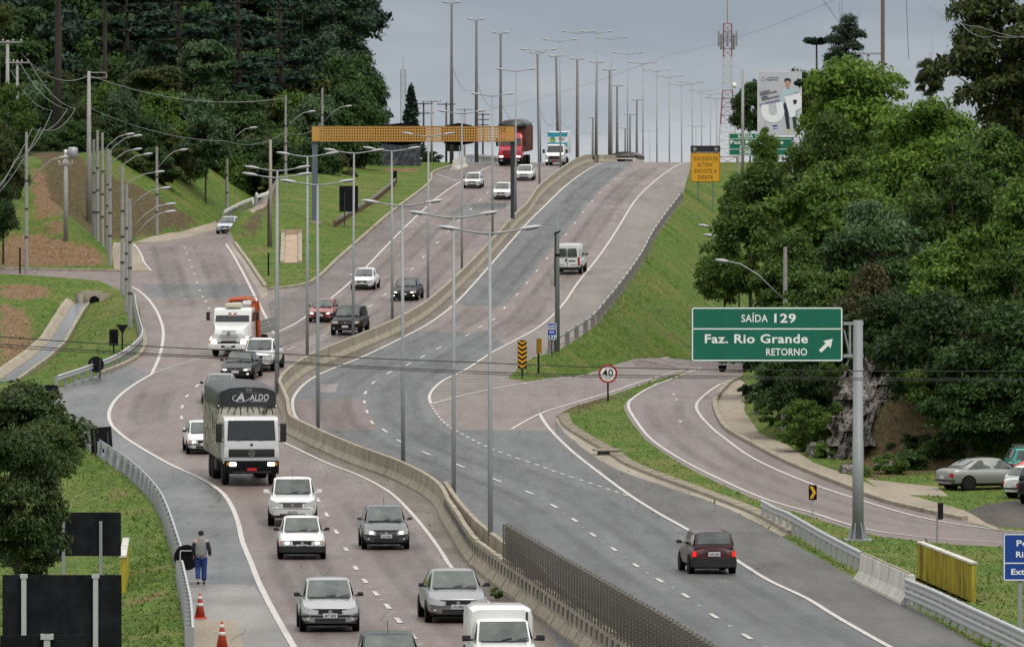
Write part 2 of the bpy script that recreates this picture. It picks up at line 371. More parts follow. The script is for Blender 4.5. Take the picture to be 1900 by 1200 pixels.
# bare earth
for q in ([(0, 440), (60, 430), (130, 450), (200, 480), (190, 492), (0, 494)], [(0, 560), (50, 575), (60, 640), (30, 690), (0, 690)], [(60, 310), (95, 320), (120, 400), (90, 420), (60, 380)], [(0, 527), (60, 528), (97, 536), (92, 548), (50, 556), (0, 554)], [(0, 600), (20, 600), (34, 640), (20, 672), (0, 676)], [(25, 465), (60, 458), (120, 470), (118, 486), (60, 492), (20, 488)], [(75, 428), (112, 405), (121, 420), (118, 436), (85, 440)], [(205, 575), (221, 548), (223, 560), (215, 592), (207, 600)], [(202, 905), (222, 902), (250, 925), (246, 934), (215, 935)], [(228, 1103), (305, 1101), (310, 1118), (240, 1119)], [(470, 459), (505, 459), (508, 465), (472, 467)], [(715, 313), (772, 312), (775, 318), (715, 320)]):
    reg('earth', q, .6)
BROWN = [(60, 285), (112, 280), (165, 316), (250, 343), (330, 388), (372, 408), (340, 424), (262, 440), (214, 447), (205, 458), (185, 448), (140, 410), (85, 350)]
reg('cutting', BROWN, 1.2); reg('cutting', [(440, 446), (448, 430), (470, 398), (500, 350), (520, 346), (516, 360), (492, 400), (478, 430), (455, 444)])
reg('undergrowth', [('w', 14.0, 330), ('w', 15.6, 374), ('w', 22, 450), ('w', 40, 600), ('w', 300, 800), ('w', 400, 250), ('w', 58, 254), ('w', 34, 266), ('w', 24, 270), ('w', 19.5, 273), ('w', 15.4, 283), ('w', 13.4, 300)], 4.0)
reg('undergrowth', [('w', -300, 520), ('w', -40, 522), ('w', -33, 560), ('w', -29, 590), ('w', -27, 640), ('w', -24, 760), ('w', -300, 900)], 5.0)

reg('soil', [(1560, 870), (1620, 660), (1660, 640), (1680, 720), (1760, 790), (1800, 830), (1880, 838), (1900, 870), (1700, 878), (1610, 888)], 1.5)
# ---- ground materials
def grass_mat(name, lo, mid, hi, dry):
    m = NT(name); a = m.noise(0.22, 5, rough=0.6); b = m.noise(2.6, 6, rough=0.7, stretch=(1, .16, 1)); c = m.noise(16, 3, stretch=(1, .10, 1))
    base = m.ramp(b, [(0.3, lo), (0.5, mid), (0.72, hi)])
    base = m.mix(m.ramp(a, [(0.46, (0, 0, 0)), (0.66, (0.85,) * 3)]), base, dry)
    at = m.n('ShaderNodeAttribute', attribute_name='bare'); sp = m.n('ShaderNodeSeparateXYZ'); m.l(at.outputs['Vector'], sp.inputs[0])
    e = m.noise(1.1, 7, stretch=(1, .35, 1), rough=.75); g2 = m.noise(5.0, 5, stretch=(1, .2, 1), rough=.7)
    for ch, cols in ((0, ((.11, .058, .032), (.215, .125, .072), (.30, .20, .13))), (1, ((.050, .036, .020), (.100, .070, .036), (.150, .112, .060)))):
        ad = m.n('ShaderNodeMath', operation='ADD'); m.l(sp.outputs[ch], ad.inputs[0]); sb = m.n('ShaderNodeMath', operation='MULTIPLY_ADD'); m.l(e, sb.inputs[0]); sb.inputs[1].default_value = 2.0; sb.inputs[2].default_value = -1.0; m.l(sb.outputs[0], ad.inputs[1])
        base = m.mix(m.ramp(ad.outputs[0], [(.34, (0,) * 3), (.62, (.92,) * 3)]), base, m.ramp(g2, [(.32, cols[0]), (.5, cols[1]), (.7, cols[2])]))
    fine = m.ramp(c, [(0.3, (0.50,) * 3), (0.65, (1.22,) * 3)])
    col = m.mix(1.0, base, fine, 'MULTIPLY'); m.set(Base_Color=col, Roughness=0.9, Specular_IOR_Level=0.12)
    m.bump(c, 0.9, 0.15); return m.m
def road_mat(name, a, b, patch=0.25, rough=0.5, streak=(0.9, 0.05, 1), red=None, wet=0.0):
    m = NT(name); n1 = m.noise(0.55, 6, stretch=streak, rough=0.65); n2 = m.noise(0.10, 5); n3 = m.noise(22, 3, stretch=(1, .12, 1)); n4 = m.noise(1.3, 7, rough=0.75, stretch=(1, .10, 1))
    col = m.ramp(n1, [(0.32, a), (0.68, b)])
    col = m.mix(m.ramp(n2, [(0.46, (0, 0, 0)), (0.62, (patch,) * 3)]), col, tuple(x * 0.55 for x in a))
    if red: col = m.mix(m.ramp(n4, [(0.42, (0, 0, 0)), (0.75, (0.5,) * 3)]), col, red)
    fine = m.ramp(n3, [(0.25, (0.80,) * 3), (0.75, (1.14,) * 3)]); col = m.mix(1.0, col, fine, 'MULTIPLY')
    # fine cracks
    v = m.n('ShaderNodeTexVoronoi', feature='DISTANCE_TO_EDGE'); v.inputs['Scale'].default_value = 0.11
    tcn = m.n('ShaderNodeTexCoord'); ad = m.n('ShaderNodeMixRGB', blend_type='ADD'); ad.inputs[0].default_value = 1.0
    wn = m.n('ShaderNodeTexNoise'); wn.inputs['Scale'].default_value = 0.5; wn.inputs['Detail'].default_value = 4; m.l(tcn.outputs['Object'], wn.inputs[0])
    sc2 = m.n('ShaderNodeVectorMath', operation='SCALE'); sc2.inputs['Scale'].default_value = 5.0; m.l(wn.outputs['Color'], sc2.inputs[0])
    m.l(tcn.outputs['Object'], ad.inputs[1]); m.l(sc2.outputs[0], ad.inputs[2]); m.l(ad.outputs[0], v.inputs['Vector'])
    ck = m.ramp(v.outputs['Distance'], [(0.0, (0.55,) * 3), (0.006, (1,) * 3)]); col = m.mix(0.8, col, ck, 'MULTIPLY')
    rr = m.ramp(n4, [(0.3, (rough - 0.16 - wet,) * 3), (0.7, (rough + 0.16,) * 3)])
    m.set(Base_Color=col, Roughness=rr, Specular_IOR_Level=0.22 + wet * 2.2); m.bump(n3, 0.15, 0.01); return m.m
GM = {
 'grass': grass_mat('grass', (0.044, 0.084, 0.013), (0.082, 0.142, 0.021), (0.132, 0.190, 0.035), (0.165, 0.165, 0.050)),
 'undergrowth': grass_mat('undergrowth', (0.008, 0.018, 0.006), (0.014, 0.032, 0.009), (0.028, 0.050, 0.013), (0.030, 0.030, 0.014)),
 'cutting': grass_mat('cutting', (0.062, 0.044, 0.020), (0.105, 0.076, 0.034), (0.145, 0.115, 0.050), (0.085, 0.105, 0.028)),
 'earth': road_mat('earth', (0.13, 0.075, 0.042), (0.235, 0.145, 0.085), 0.3, 0.95),
 'soil': road_mat('soil', (0.050, 0.030, 0.022), (0.115, 0.072, 0.050), 0.4, 0.95),
 'mud': road_mat('mud', (0.12, 0.10, 0.07), (0.20, 0.17, 0.12), 0.2, 0.95),
 'dirt': road_mat('dirt', (0.05, 0.045, 0.04), (0.10, 0.085, 0.07), 0.3, 0.8),
 'road': road_mat('road', (0.140, 0.107, 0.096), (0.198, 0.159, 0.146), 0.25, 0.46, red=(0.14, 0.088, 0.082)),
 'road_red': road_mat('road_red', (0.125, 0.086, 0.080), (0.170, 0.130, 0.122), 0.2, 0.52),
 'road_patch': road_mat('road_patch', (0.21, 0.185, 0.178), (0.25, 0.225, 0.215), 0.1, 0.6),
 'road_asphalt': road_mat('road_asphalt', (0.074, 0.079, 0.080), (0.108, 0.113, 0.113), 0.25, 0.46),
 'road_grey': road_mat('road_grey', (0.095, 0.092, 0.095), (0.13, 0.126, 0.128), 0.2, 0.5),
 'road_grey2': road_mat('road_grey2', (0.055, 0.058, 0.06), (0.075, 0.078, 0.08), 0.2, 0.5),
 'road_wet': road_mat('road_wet', (0.048, 0.050, 0.052), (0.150, 0.151, 0.150), 0.5, 0.42, streak=(0.7, 0.07, 1), wet=0.12),
 'shoulder': road_mat('shoulder', (0.105, 0.087, 0.080), (0.165, 0.144, 0.135), 0.35, 0.6),
 'shoulder_pale': road_mat('shoulder_pale', (0.150, 0.127, 0.112), (0.21, 0.185, 0.168), 0.25, 0.62),
 'shoulder_dark': road_mat('shoulder_dark', (0.078, 0.075, 0.071), (0.122, 0.117, 0.111), 0.35, 0.6),
 'gutter': road_mat('gutter', (0.115, 0.098, 0.080), (0.205, 0.185, 0.16), 0.45, 0.8),
 'gutter_block': road_mat('gutter_block', (0.235, 0.205, 0.165), (0.33, 0.295, 0.24), 0.35, 0.85),
 'concrete_road': road_mat('concrete_road', (0.16, 0.15, 0.14), (0.25, 0.235, 0.215), 0.5, 0.5, wet=0.12),
 'walk': road_mat('walk', (0.235, 0.195, 0.150), (0.315, 0.27, 0.215), 0.25, 0.9),
}
GNAME = {'grass': 'ground', 'undergrowth': 'forest_floor', 'cutting': 'hillside_cutting', 'earth': 'bare_earth', 'mud': 'muddy_verge', 'soil': 'soil_slope', 'dirt': 'parking_ground', 'road': 'road', 'road_red': 'road', 'road_patch': 'road', 'road_asphalt': 'road', 'road_grey': 'road', 'road_grey2': 'road', 'road_wet': 'road', 'shoulder': 'road_shoulder', 'shoulder_pale': 'road_shoulder', 'shoulder_dark': 'road_shoulder', 'gutter': 'road_gutter', 'gutter_block': 'road_gutter', 'concrete_road': 'road', 'walk': 'pavement'}

def inside(px, py, poly):
    c = np.zeros(len(px), bool); n = len(poly)
    x1, y1 = poly[:, 0], poly[:, 1]; x2, y2 = np.roll(x1, -1), np.roll(y1, -1)
    for i in range(n):
        if y1[i] == y2[i]: continue
        m = (y1[i] > py) != (y2[i] > py)
        c ^= m & (px < (x2[i] - x1[i]) * (py - y1[i]) / (y2[i] - y1[i]) + x1[i])
    return c
def build_ground():
    pv = []; pe = []
    for key, poly in REG:
        o = len(pv); n = len(poly); pv.extend(map(tuple, poly)); pe.extend((o + i, o + (i + 1) % n) for i in range(n))
    rng = np.random.RandomState(3)
    for y in np.arange(96, 760, 3.5):
        for x in np.arange(-62, 62, 2.6 if y < 700 else 6):
            pv.append((x + rng.uniform(-.5, .5), y + rng.uniform(-.7, .7)))
    for y in [-400, -100, 40, 70] + list(range(100, 900, 20)) + [1000, 1200, 1600, 2400, 3900]:
        for x in [-2500, -1200, -600, -300, -200, -140, -100, -80, 80, 100, 140, 200, 300, 600, 1200, 2500]: pv.append((x + rng.uniform(-2, 2), y + rng.uniform(-2, 2)))
    for y in [-400, -100, 40, 70, 800, 860, 920, 1000, 1200, 1600, 2400, 3900]:
        for x in range(-60, 61, 15): pv.append((x + rng.uniform(-1, 1), y))
    for key, poly in SOFT:
        lo, hi = poly.min(0) - 1.0, poly.max(0) + 2.5; nx, ny = max(2, int((hi[0] - lo[0]) / .45)), max(2, int((hi[1] - lo[1]) / 1.3))
        for x in np.linspace(lo[0], hi[0], min(nx, 60)):
            for y in np.linspace(lo[1], hi[1], min(ny, 60)): pv.append((x + rng.uniform(-.1, .1), y + rng.uniform(-.3, .3)))
    vo, eo, fo, _, _, _ = delaunay_2d_cdt([Vector(p) for p in pv], pe, [], 0, 0.02)
    V = np.array([(p.x, p.y) for p in vo]); Fc = np.array([f for f in fo if len(f) == 3])
    Z = Zg(V[:, 0], V[:, 1]); cx = V[Fc].mean(axis=1)
    lab = np.zeros(len(Fc), int); keys = ['grass']
    for key, poly in REG:
        if key not in keys: keys.append(key)
        lo, hi = poly.min(0), poly.max(0)
        c = np.where((cx[:, 0] >= lo[0]) & (cx[:, 0] <= hi[0]) & (cx[:, 1] >= lo[1]) & (cx[:, 1] <= hi[1]))[0]
        c = c[inside(cx[c, 0], cx[c, 1], poly)]; lab[c] = keys.index(key)
    # smooth vertex normals of the whole land shared by all its pieces
    A = np.column_stack([V, Z]); ER = np.zeros(len(V)); DR = np.zeros(len(V))
    offs = [(0, 0)] + [(.45 * math.cos(a), 1.5 * math.sin(a)) for a in np.linspace(0, 6.28, 9)[:-1]] + [(.9 * math.cos(a), 3.0 * math.sin(a)) for a in np.linspace(.3, 6.58, 9)[:-1]]
    for key, poly in SOFT:
        acc = np.zeros(len(V)); lo, hi = poly.min(0) - 4, poly.max(0) + 4; c = np.where((V[:, 0] > lo[0]) & (V[:, 0] < hi[0]) & (V[:, 1] > lo[1]) & (V[:, 1] < hi[1]))[0]
        for ox, oy in offs: acc[c] += inside(V[c, 0] + ox, V[c, 1] + oy, poly)
        acc /= len(offs)
        if key == 'earth': ER = np.maximum(ER, acc)
        else: DR = np.maximum(DR, acc)
    for i, key in enumerate(keys):
        fs = Fc[lab == i]
        if not len(fs): continue
        used, inv = np.unique(fs, return_inverse=True); inv = inv.reshape(fs.shape)
        me = bpy.data.meshes.new(GNAME[key]); me.from_pydata(A[used].tolist(), [], inv.tolist()); me.materials.append(GM[key])
        me.polygons.foreach_set('use_smooth', [True] * len(fs))
        bm = bmesh.new(); bm.from_mesh(me); bm.normal_update()
        fl = [f for f in bm.faces if f.normal.z < 0]
        if fl: bmesh.ops.reverse_faces(bm, faces=fl)
        bm.to_mesh(me); bm.free()
        if key in ('grass', 'undergrowth'):
            ca = me.color_attributes.new('bare', 'FLOAT_COLOR', 'POINT'); ca.data.foreach_set('color', np.column_stack([ER[used], DR[used], ER[used] * 0, np.ones(len(used))]).ravel())
        tag(link(GNAME[key], me), kind='structure')
build_ground()

# ---- painted markings
mk = NT('road_paint'); _n = mk.noise(9, 6, rough=0.75); _n2 = mk.noise(0.8, 4)
MARK = mk.set(Base_Color=mk.mix(mk.ramp(_n, [(0.40, (1, 1, 1)), (0.62, (0, 0, 0))]), (0.60, 0.58, 0.54), (0.30, 0.275, 0.26)), Roughness=0.6)
mkb = MB()
def strip(ws, w, z=0.02):
    """flat painted strip along world points"""
    n = len(ws); L = []; Rr = []
    for i, p in enumerate(ws):
        t = ws[min(i + 1, n - 1)] - ws[max(i - 1, 0)]; t.z = 0
        if t.length < 1e-6: t = Vector((0, 1, 0))
        t.normalize(); nr = Vector((t.y, -t.x, 0))
        a = p - nr * w / 2; b = p + nr * w / 2
        L.append((a.x, a.y, gz(a.x, a.y) + z)); Rr.append((b.x, b.y, gz(b.x, b.y) + z))
    mkb.add(L + Rr, [(i, i + 1, n + i + 1, n + i) for i in range(n - 1)])
LANES = {}
for nm, l, w_ in (('le', L_EDGE, .19), ('le2', L_EDGE2, .19), ('lrl', LR_LEFT, .16), ('lrr', LR_RIGHT, .18), ('ml', M_LEFT, .16), ('be', B_EDGE, .15), ('rl', R_LEFT, .17), ('rr', R_RIGHT, .16), ('gr', GORE_R, .15), ('rar', RAMP_R, .15), ('nr', NEAR_R, .17), ('retl', RET_L, .15), ('retr', RET_R, .15)):
    ws = wline(l, 1.5); LANES[nm] = ws; strip(ws, w_)
strip(wline([(281, 694), (330, 677), (380, 663)], 1.5), .10)
strip(wline([(1155, 682), (1240, 664), (1285, 668)], 1.5), .12)
strip(wline([(808, 322), (848, 337)], 1.0), .12)
def dashes(cs, length, w_=.13):
    """dashes centred on traced pixels, laid along the line they form"""
    ws = [G(*c) for c in cs]
    for i, p in enumerate(ws):
        t = (ws[min(i + 1, len(ws) - 1)] - ws[max(i - 1, 0)]).normalized()
        strip([p - t * length / 2, p, p + t * length / 2], w_)
    return ws
D_LEFT = [(336, 455), (342, 460), (347, 470), (352, 483), (356, 496), (361, 509), (366, 525), (371, 539), (376, 551), (382, 560), (388, 572)]
D_MERGE = [(366, 716), (347, 735), (338, 755), (337, 775), (343, 797)]
D_NEAR = [(590, 928), (606, 955), (624, 987), (642, 1019), (660, 1054), (677, 1078), (697, 1101), (719, 1125), (739, 1151), (765, 1180), (795, 1212)]
D_MAIN = [(905, 358), (891, 371), (874, 388), (851, 410), (832, 429), (812, 451), (786, 477), (765, 499), (740, 523), (714, 547), (687, 568), (650, 592), (602, 621), (539, 647)]
D_RIGHT = [(1176, 310), (1154, 324), (1142, 333), (1128, 345), (1113, 359), (1099, 374), (1082, 394), (1067, 414), (1050, 436), (1033, 457), (1015, 480), (996, 503), (978, 525), (959, 547), (936, 572), (916, 593), (891, 607), (867, 622), (814, 646), (784, 662), (758, 676), (722, 692), (693, 710), (678, 729), (676, 746), (681, 764), (690, 784), (714, 799), (742, 819), (791, 841), (853, 864), (922, 891), (982, 914), (1028, 939), (1066, 965), (1100, 992), (1139, 1019), (1180, 1049), (1224, 1077), (1272, 1105), (1325, 1143), (1386, 1181), (1455, 1222)]
DASHW = {}
DASHW['left'] = dashes(D_LEFT, 1.6, .14); DASHW['merge'] = dashes(D_MERGE, 2.4, .14); DASHW['near'] = dashes(D_NEAR, 2.6, .15)
DASHW['main'] = dashes(D_MAIN, 3.2, .13); DASHW['right'] = dashes(D_RIGHT, 2.4, .14)
dashes([(1205, 0) if False else (1255, 742), (1250, 732), (1262, 782)], 1.5, .09)
ex = wline([(800, 752), (809, 766), (822, 782), (838, 795), (860, 807), (890, 823), (925, 838), (958, 850), (995, 862), (1035, 877), (1078, 891), (1118, 904), (1140, 912), (1165, 920)], 1.0)
ex = resample(ex, 0.5)
for i in range(0, len(ex) - 2, 4): strip(ex[i:i + 3], .13)
# small reflective studs between the dashes
for key in ('near', 'right', 'main', 'merge'):
    q = DASHW[key]
    for a, b in zip(q, q[1:]):
        c = (a + b) / 2; mkb.box((c.x, c.y, gz(c.x, c.y) + 0.015), (0.12, 0.10, 0.03))
# hatching inside the gores
def hatch(polyA, polyB, n, w_=.10):
    a = wline(polyA, 0.5); b = wline(polyB, 0.5)
    for i in range(n):
        p = a[int((len(a) - 1) * (i + .5) / n)]; q = b[int((len(b) - 1) * (i + .5) / n)]
        k = max(2, int((q - p).length / 1.2)); strip([p + (q - p) * j / k for j in range(k + 1)], w_)
mkb2 = MB(); _m1 = mkb
mkb = mkb2
for v_ in np.arange(681, 747, 5.5):
    ul = np.interp(v_, [674, 687, 705, 722, 737, 750], [880, 865, 828, 806, 800, 803]); ur = np.interp(v_, [674, 690, 704, 712, 722, 736, 747], [960, 944, 938, 955, 905, 848, 808])
    if ur - ul > 8: strip(resample([G(ul, v_), G(ur, v_)], 1.0), .16)
for v_ in np.arange(545, 612, 5):
    ul = np.interp(v_, [536, 560, 588, 618], [496, 498, 499, 508]); ur = np.interp(v_, [536, 553, 588, 604, 620], [560, 610, 562, 538, 510])
    if ur - ul > 8: strip(resample([G(ul, v_), G(ur, v_)], 1.0), .14)
hatch([(283, 612), (288, 640), (280, 665), (240, 684), (215, 692)], [(303, 615), (301, 640), (294, 664), (283, 686), (277, 695)], 15, .08)
mkb = _m1
mf = NT('faded_road_paint'); FADED = mf.set(Base_Color=mf.mix(mf.ramp(mf.noise(5, 6, rough=.8), [(.42, (1,) * 3), (.56, (0,) * 3)]), (.40, .38, .36), (.17, .15, .145)), Roughness=.6)
tag(mkb2.build('road_markings', FADED, fix=False), kind='structure')
tag(mkb.build('road_markings', MARK, fix=False), kind='structure')

# ---- kerbs, sidewalk edges
CONC = None
def conc_mat(name, a, b, stain=(0.05, 0.045, 0.035), sc=1.0, streak=0.68, joints=None):
    m = NT(name); n1 = m.noise(0.9 * sc, 6, rough=0.65); n2 = m.noise(2.2 * sc, 6, stretch=(1, 1, 0.25), rough=0.7); n3 = m.noise(26, 3)
    col = m.ramp(n1, [(0.33, a), (0.68, b)]); col = m.mix(m.ramp(n2, [(0.50, (0, 0, 0)), (0.74, (streak,) * 3)]), col, stain)
    col = m.mix(1.0, col, m.ramp(n3, [(0.3, (0.86,) * 3), (0.7, (1.1,) * 3)]), 'MULTIPLY')
    m.set(Base_Color=col, Roughness=0.9, Specular_IOR_Level=0.25); m.bump(n3, 0.25, 0.02); return m.m
CONC = conc_mat('weathered_concrete', (0.255, 0.225, 0.172), (0.355, 0.318, 0.25))
CONC_OLD = conc_mat('stained_concrete', (0.235, 0.205, 0.155), (0.355, 0.315, 0.245), streak=0.75)
CONC_WHITE = conc_mat('painted_concrete', (0.46, 0.44, 0.39), (0.62, 0.60, 0.55), stain=(0.10, 0.085, 0.06), streak=0.65)
CONC_POLE = conc_mat('pole_concrete', (0.25, 0.245, 0.235), (0.34, 0.335, 0.32), streak=0.25)
def sweep(ws, prof, mb=None, zoff=0.0):
    """sweep a profile (across, up) along world points"""
    mb = mb or MB(); secs = []; n = len(ws)
    for i, p in enumerate(ws):
        t = ws[min(i + 1, n - 1)] - ws[max(i - 1, 0)]; t.z = 0; t.normalize(); nr = Vector((t.y, -t.x, 0))
        secs.append([(p.x + nr.x * a, p.y + nr.y * a, p.z + zoff + b) for a, b in prof])
    mb.loft(secs); return mb
KERB = [(-.13, -.2), (-.13, .15), (-.08, .18), (.08, .18), (.13, .15), (.13, -.2)]
for l in (ISL_R, ISL_L, KERB_RET, [(187, 694), (235, 675), (260, 658), (269, 637), (265, 614)], [(-20, 499), (100, 502), (227, 504)]):
    tag(sweep(wline(l, 1.5), KERB).build('kerb', CONC_OLD), kind='structure')
# blocks of the gutter slope beside the near shoulder: raised lip
gt = wline(GUT_TOP, 0.9)
gm_ = MB()
for a, b in zip(gt, gt[1:]):
    t = (b - a); t.z = 0; ang = math.atan2(t.y, t.x); c = (a + b) / 2
    gm_.M = Matrix.Translation(c) @ Matrix.Rotation(ang, 4, 'Z'); gm_.box((0, 0, 0.05), (t.length * 0.94, 0.55, 0.16))
gm_.M = None
tag(gm_.build('gutter_edging', CONC, bevel=0.0), kind='structure')

# ---- polished and oil-darkened wheel paths, tar seams and patches
WR = NT('tyre_wear'); _at = WR.n('ShaderNodeAttribute', attribute_name='edge'); _f = WR.mix(1.0, _at.outputs['Color'], WR.ramp(WR.noise(.35, 5, stretch=(1.2, .10, 1), rough=.7), [(.30, (.04,) * 3), (.72, (.62,) * 3)]), 'MULTIPLY')
WR.set(Base_Color=(.045, .042, .041), Roughness=.5); _tr = WR.n('ShaderNodeBsdfTransparent'); _ms = WR.n('ShaderNodeMixShader'); WR.l(_f, _ms.inputs[0]); WR.l(_tr.outputs[0], _ms.inputs[1]); WR.l(WR.b.outputs[0], _ms.inputs[2]); WR.l(_ms.outputs[0], WR.t.nodes['Material Output'].inputs[0])
wv, wf, wc = [], [], []
def wear(ws, dx, w, k=1.0, z=.010):
    o = len(wv); n = len(ws)
    for i, p in enumerate(ws):
        t = ws[min(i + 1, n - 1)] - ws[max(i - 1, 0)]; t.z = 0; t.normalize(); nr = Vector((abs(t.y), -t.x * (1 if t.y > 0 else -1), 0)); e = min(1, i / 4, (n - 1 - i) / 4) * k
        for a, c in ((-w / 2, 0), (-w * .15, e), (w * .15, e), (w / 2, 0)): q = p + nr * (dx + a); wv.append((q.x, q.y, gz(q.x, q.y) + z)); wc.append((c, c, c, 1))
    for i in range(n - 1):
        for j in range(3): wf.append((o + 4 * i + j, o + 4 * i + j + 1, o + 4 * i + j + 5, o + 4 * i + j + 4))
for l, offs in ((D_MAIN, (-1.75, 1.75)), (D_NEAR, (-1.85, 1.85)), (D_RIGHT, (-1.7, 1.8)), (D_LEFT, (-1.75, 1.75)), (D_MERGE, (1.9, -1.7, 5.0))):
    ws = wline(l, 2.0)
    for c in offs:
        wear(ws, c, 1.5, .36)
        for s_ in (-.78, .78): wear(ws, c + s_, .80, .58)
for l, c in ((RET_R, -1.9), ):
    ws = wline(l[2:-1], 1.5); wear(ws, -1.0, .9, .45); wear(ws, -2.5, .9, .45)
rg = np.random.RandomState(21)
for i in range(46):     # seams and long cracks across and along the lanes
    u = rg.uniform(380, 1350); v = rg.uniform(560, 1190); p = G(u, v)
    if gz(p.x, p.y) > 3: continue
    if rg.rand() < .5: a = [p + Vector((t * rg.uniform(1.2, 2.6), t * rg.uniform(-.6, .6), 0)) for t in np.linspace(-1, 1, 6)]
    else: a = [p + Vector((.10 * rg.normal() + t * rg.uniform(-.2, .3), t * 5, 0)) for t in np.linspace(-1, 1, 8)]
    wear([Vector((q.x, q.y, 0)) for q in a], 0, .10, .9, .013)
_me = bpy.data.meshes.new('tyre_wear'); _me.from_pydata(wv, [], wf); _ca = _me.color_attributes.new('edge', 'FLOAT_COLOR', 'POINT'); _ca.data.foreach_set('color', np.array(wc).ravel()); _me.materials.append(WR.m); tag(link('tyre_wear', _me), kind='structure')
# ---------------------------------------------------------------- street furniture materials
GALV = simple('galvanised_steel', (0.30, 0.31, 0.32), 0.5, 0.35, var=0.18, scale=1.5)
GALV_L = simple('bright_galvanised', (0.46, 0.47, 0.48), 0.45, 0.35, var=0.15, scale=1.2)
LAMPG = simple('lamp_pole_paint', (0.25, 0.265, 0.27), 0.5, 0.2, var=0.15)
LAMPH = simple('lamp_head_shell', (0.36, 0.37, 0.38), 0.45, 0.2)
LENS = simple('lamp_glass', (0.20, 0.20, 0.19), 0.15)
BLACK = simple('matt_black', (0.006, 0.006, 0.007), 0.8, spec=0.1)
_b = NT('sign_back_black'); BACK = _b.set(Base_Color=_b.ramp(_b.noise(1.3, 6, rough=.7), [(.42, (.005, .006, .008)), (.62, (.014, .016, .019)), (.8, (.040, .043, .046))]), Roughness=.7, Specular_IOR_Level=.12)
DARKST = simple('dark_steel', (0.030, 0.033, 0.038), 0.55, 0.2)
BLUEGR = simple('blue_grey_steel', (0.095, 0.115, 0.145), 0.5, 0.1)
RUST = simple('rusty_steel', (0.13, 0.075, 0.05), 0.85)
WHITE = simple('white_sheet', (0.72, 0.72, 0.71), 0.45, var=0.05)
GREEN = simple('sign_green', (0.0, 0.120, 0.072), 0.42, var=0.30, scale=1.1)
BLUE = simple('sign_blue', (0.006, 0.045, 0.26), 0.4, var=0.08)
YEL = simple('sign_yellow', (0.58, 0.29, 0.012), 0.5, var=0.12)
RED = simple('sign_red', (0.30, 0.012, 0.014), 0.45)
OCHRE = simple('ochre_paint', (0.47, 0.245, 0.055), 0.55, var=0.12)
WOOD = simple('old_wood', (0.085, 0.065, 0.05), 0.9, var=0.3)
PORC = simple('porcelain', (0.5, 0.5, 0.48), 0.3)
WIRE = simple('cable_black', (0.012, 0.012, 0.012), 0.6)
WIREG = simple('cable_grey', (0.19, 0.20, 0.21), 0.6)

# ---------------------------------------------------------------- concrete median barriers
JERSEY = [(-.30, -.1), (-.30, .08), (-.13, .33), (-.085, .82), (.085, .82), (.13, .33), (.30, .08), (.30, -.1)]
JS = [(a * 1.0, b * 1.05) for a, b in JERSEY]
def off(ws, dx): return [Vector((p.x + dx, p.y, p.z)) for p in ws]
def segments(ws, L, name, label, group=None, mat=None, gap=0.05, prof=JS, jit=0.0, slots=False):
    """one barrier made of cast lengths set end to end"""
    root = thing(name, label, 'barrier', ws[len(ws) // 2])
    mat = mat or CONC; r = resample(ws, 0.75); per = max(2, int(L / 0.75)); k = 0; inv = Matrix.Translation(-root.location)
    bd = MB()
    for i in range(0, len(r) - 1, per):
        q = r[i:i + per + 1]
        if len(q) < 2: break
        t = (q[-1] - q[-2]).normalized(); q = q[:-1] + [q[-1] - t * gap]
        mb = MB(); mb.M = inv; sweep(q, prof, mb, zoff=random.uniform(0, jit))
        if slots:   # dark reflector pockets on the face towards the oncoming lane
            mid = q[len(q) // 2]; tt = (q[-1] - q[0]); tt.z = 0; tt.normalize(); nr = Vector((tt.y, -tt.x, 0)); ang = math.atan2(tt.y, tt.x)
            for s_ in slots:
                c = mid + nr * (0.115 * s_) + Vector((0, 0, 0.62)); bd = MB(); bd.M = inv @ Matrix.Translation(c) @ Matrix.Rotation(ang, 4, 'Z'); bd.box((0, 0, 0), (0.38, 0.06, 0.26)); bd.build('reflector_pocket', simple('pocket_grey', (0.13, 0.125, 0.11), 0.8), root)
        mb.build('barrier_length', mat, root)
    return root
wr = pts_world(smooth_line(BAR_R, 4)); wl_ = pts_world(smooth_line(BAR_L, 4))
upper = [Vector((14.0, 760, 0)), Vector((11.5, 690, 0))] + off(wr, -0.34) + off(wl_, 0.34)
upper = [Vector((p.x, p.y, gz(p.x, p.y))) for p in upper]
segments(upper, 3.0, 'median_barrier', 'long weathered concrete barrier curving between the two carriageways up to the crest', mat=CONC)
lb = off(pts_world(smooth_line([(814, 960), (840, 1005), (866, 1046), (907, 1080), (945, 1110), (1020, 1166), (1120, 1240), (1215, 1310), (1330, 1400), (1430, 1480)], 4)), 0.32)
segments(lb, 2.2, 'concrete_barrier', 'stained concrete barrier with dark square pockets under the lattice screen', mat=CONC, jit=0.05, gap=.06, slots=(1,))
rb_ = [wp(826, 925, 246), wp(851, 934 + 34, 233), wp(885, 967 + 36, 219), wp(937, 1009 + 40, 203)]
rb = [Vector((p[0], p[1], gz(p[0], p[1]))) for p in rb_]; _q = [p for p in lb if p.y < 189]; rb = rb + [Vector((p.x + max(.5, .95 - .03 * (189 - p.y)), p.y, gz(p.x, p.y))) for p in _q[::2]]
segments(rb, 3.0, 'concrete_barrier', 'plain concrete barrier splitting off behind the two nearest lamp posts towards the outbound lanes', mat=CONC_OLD)

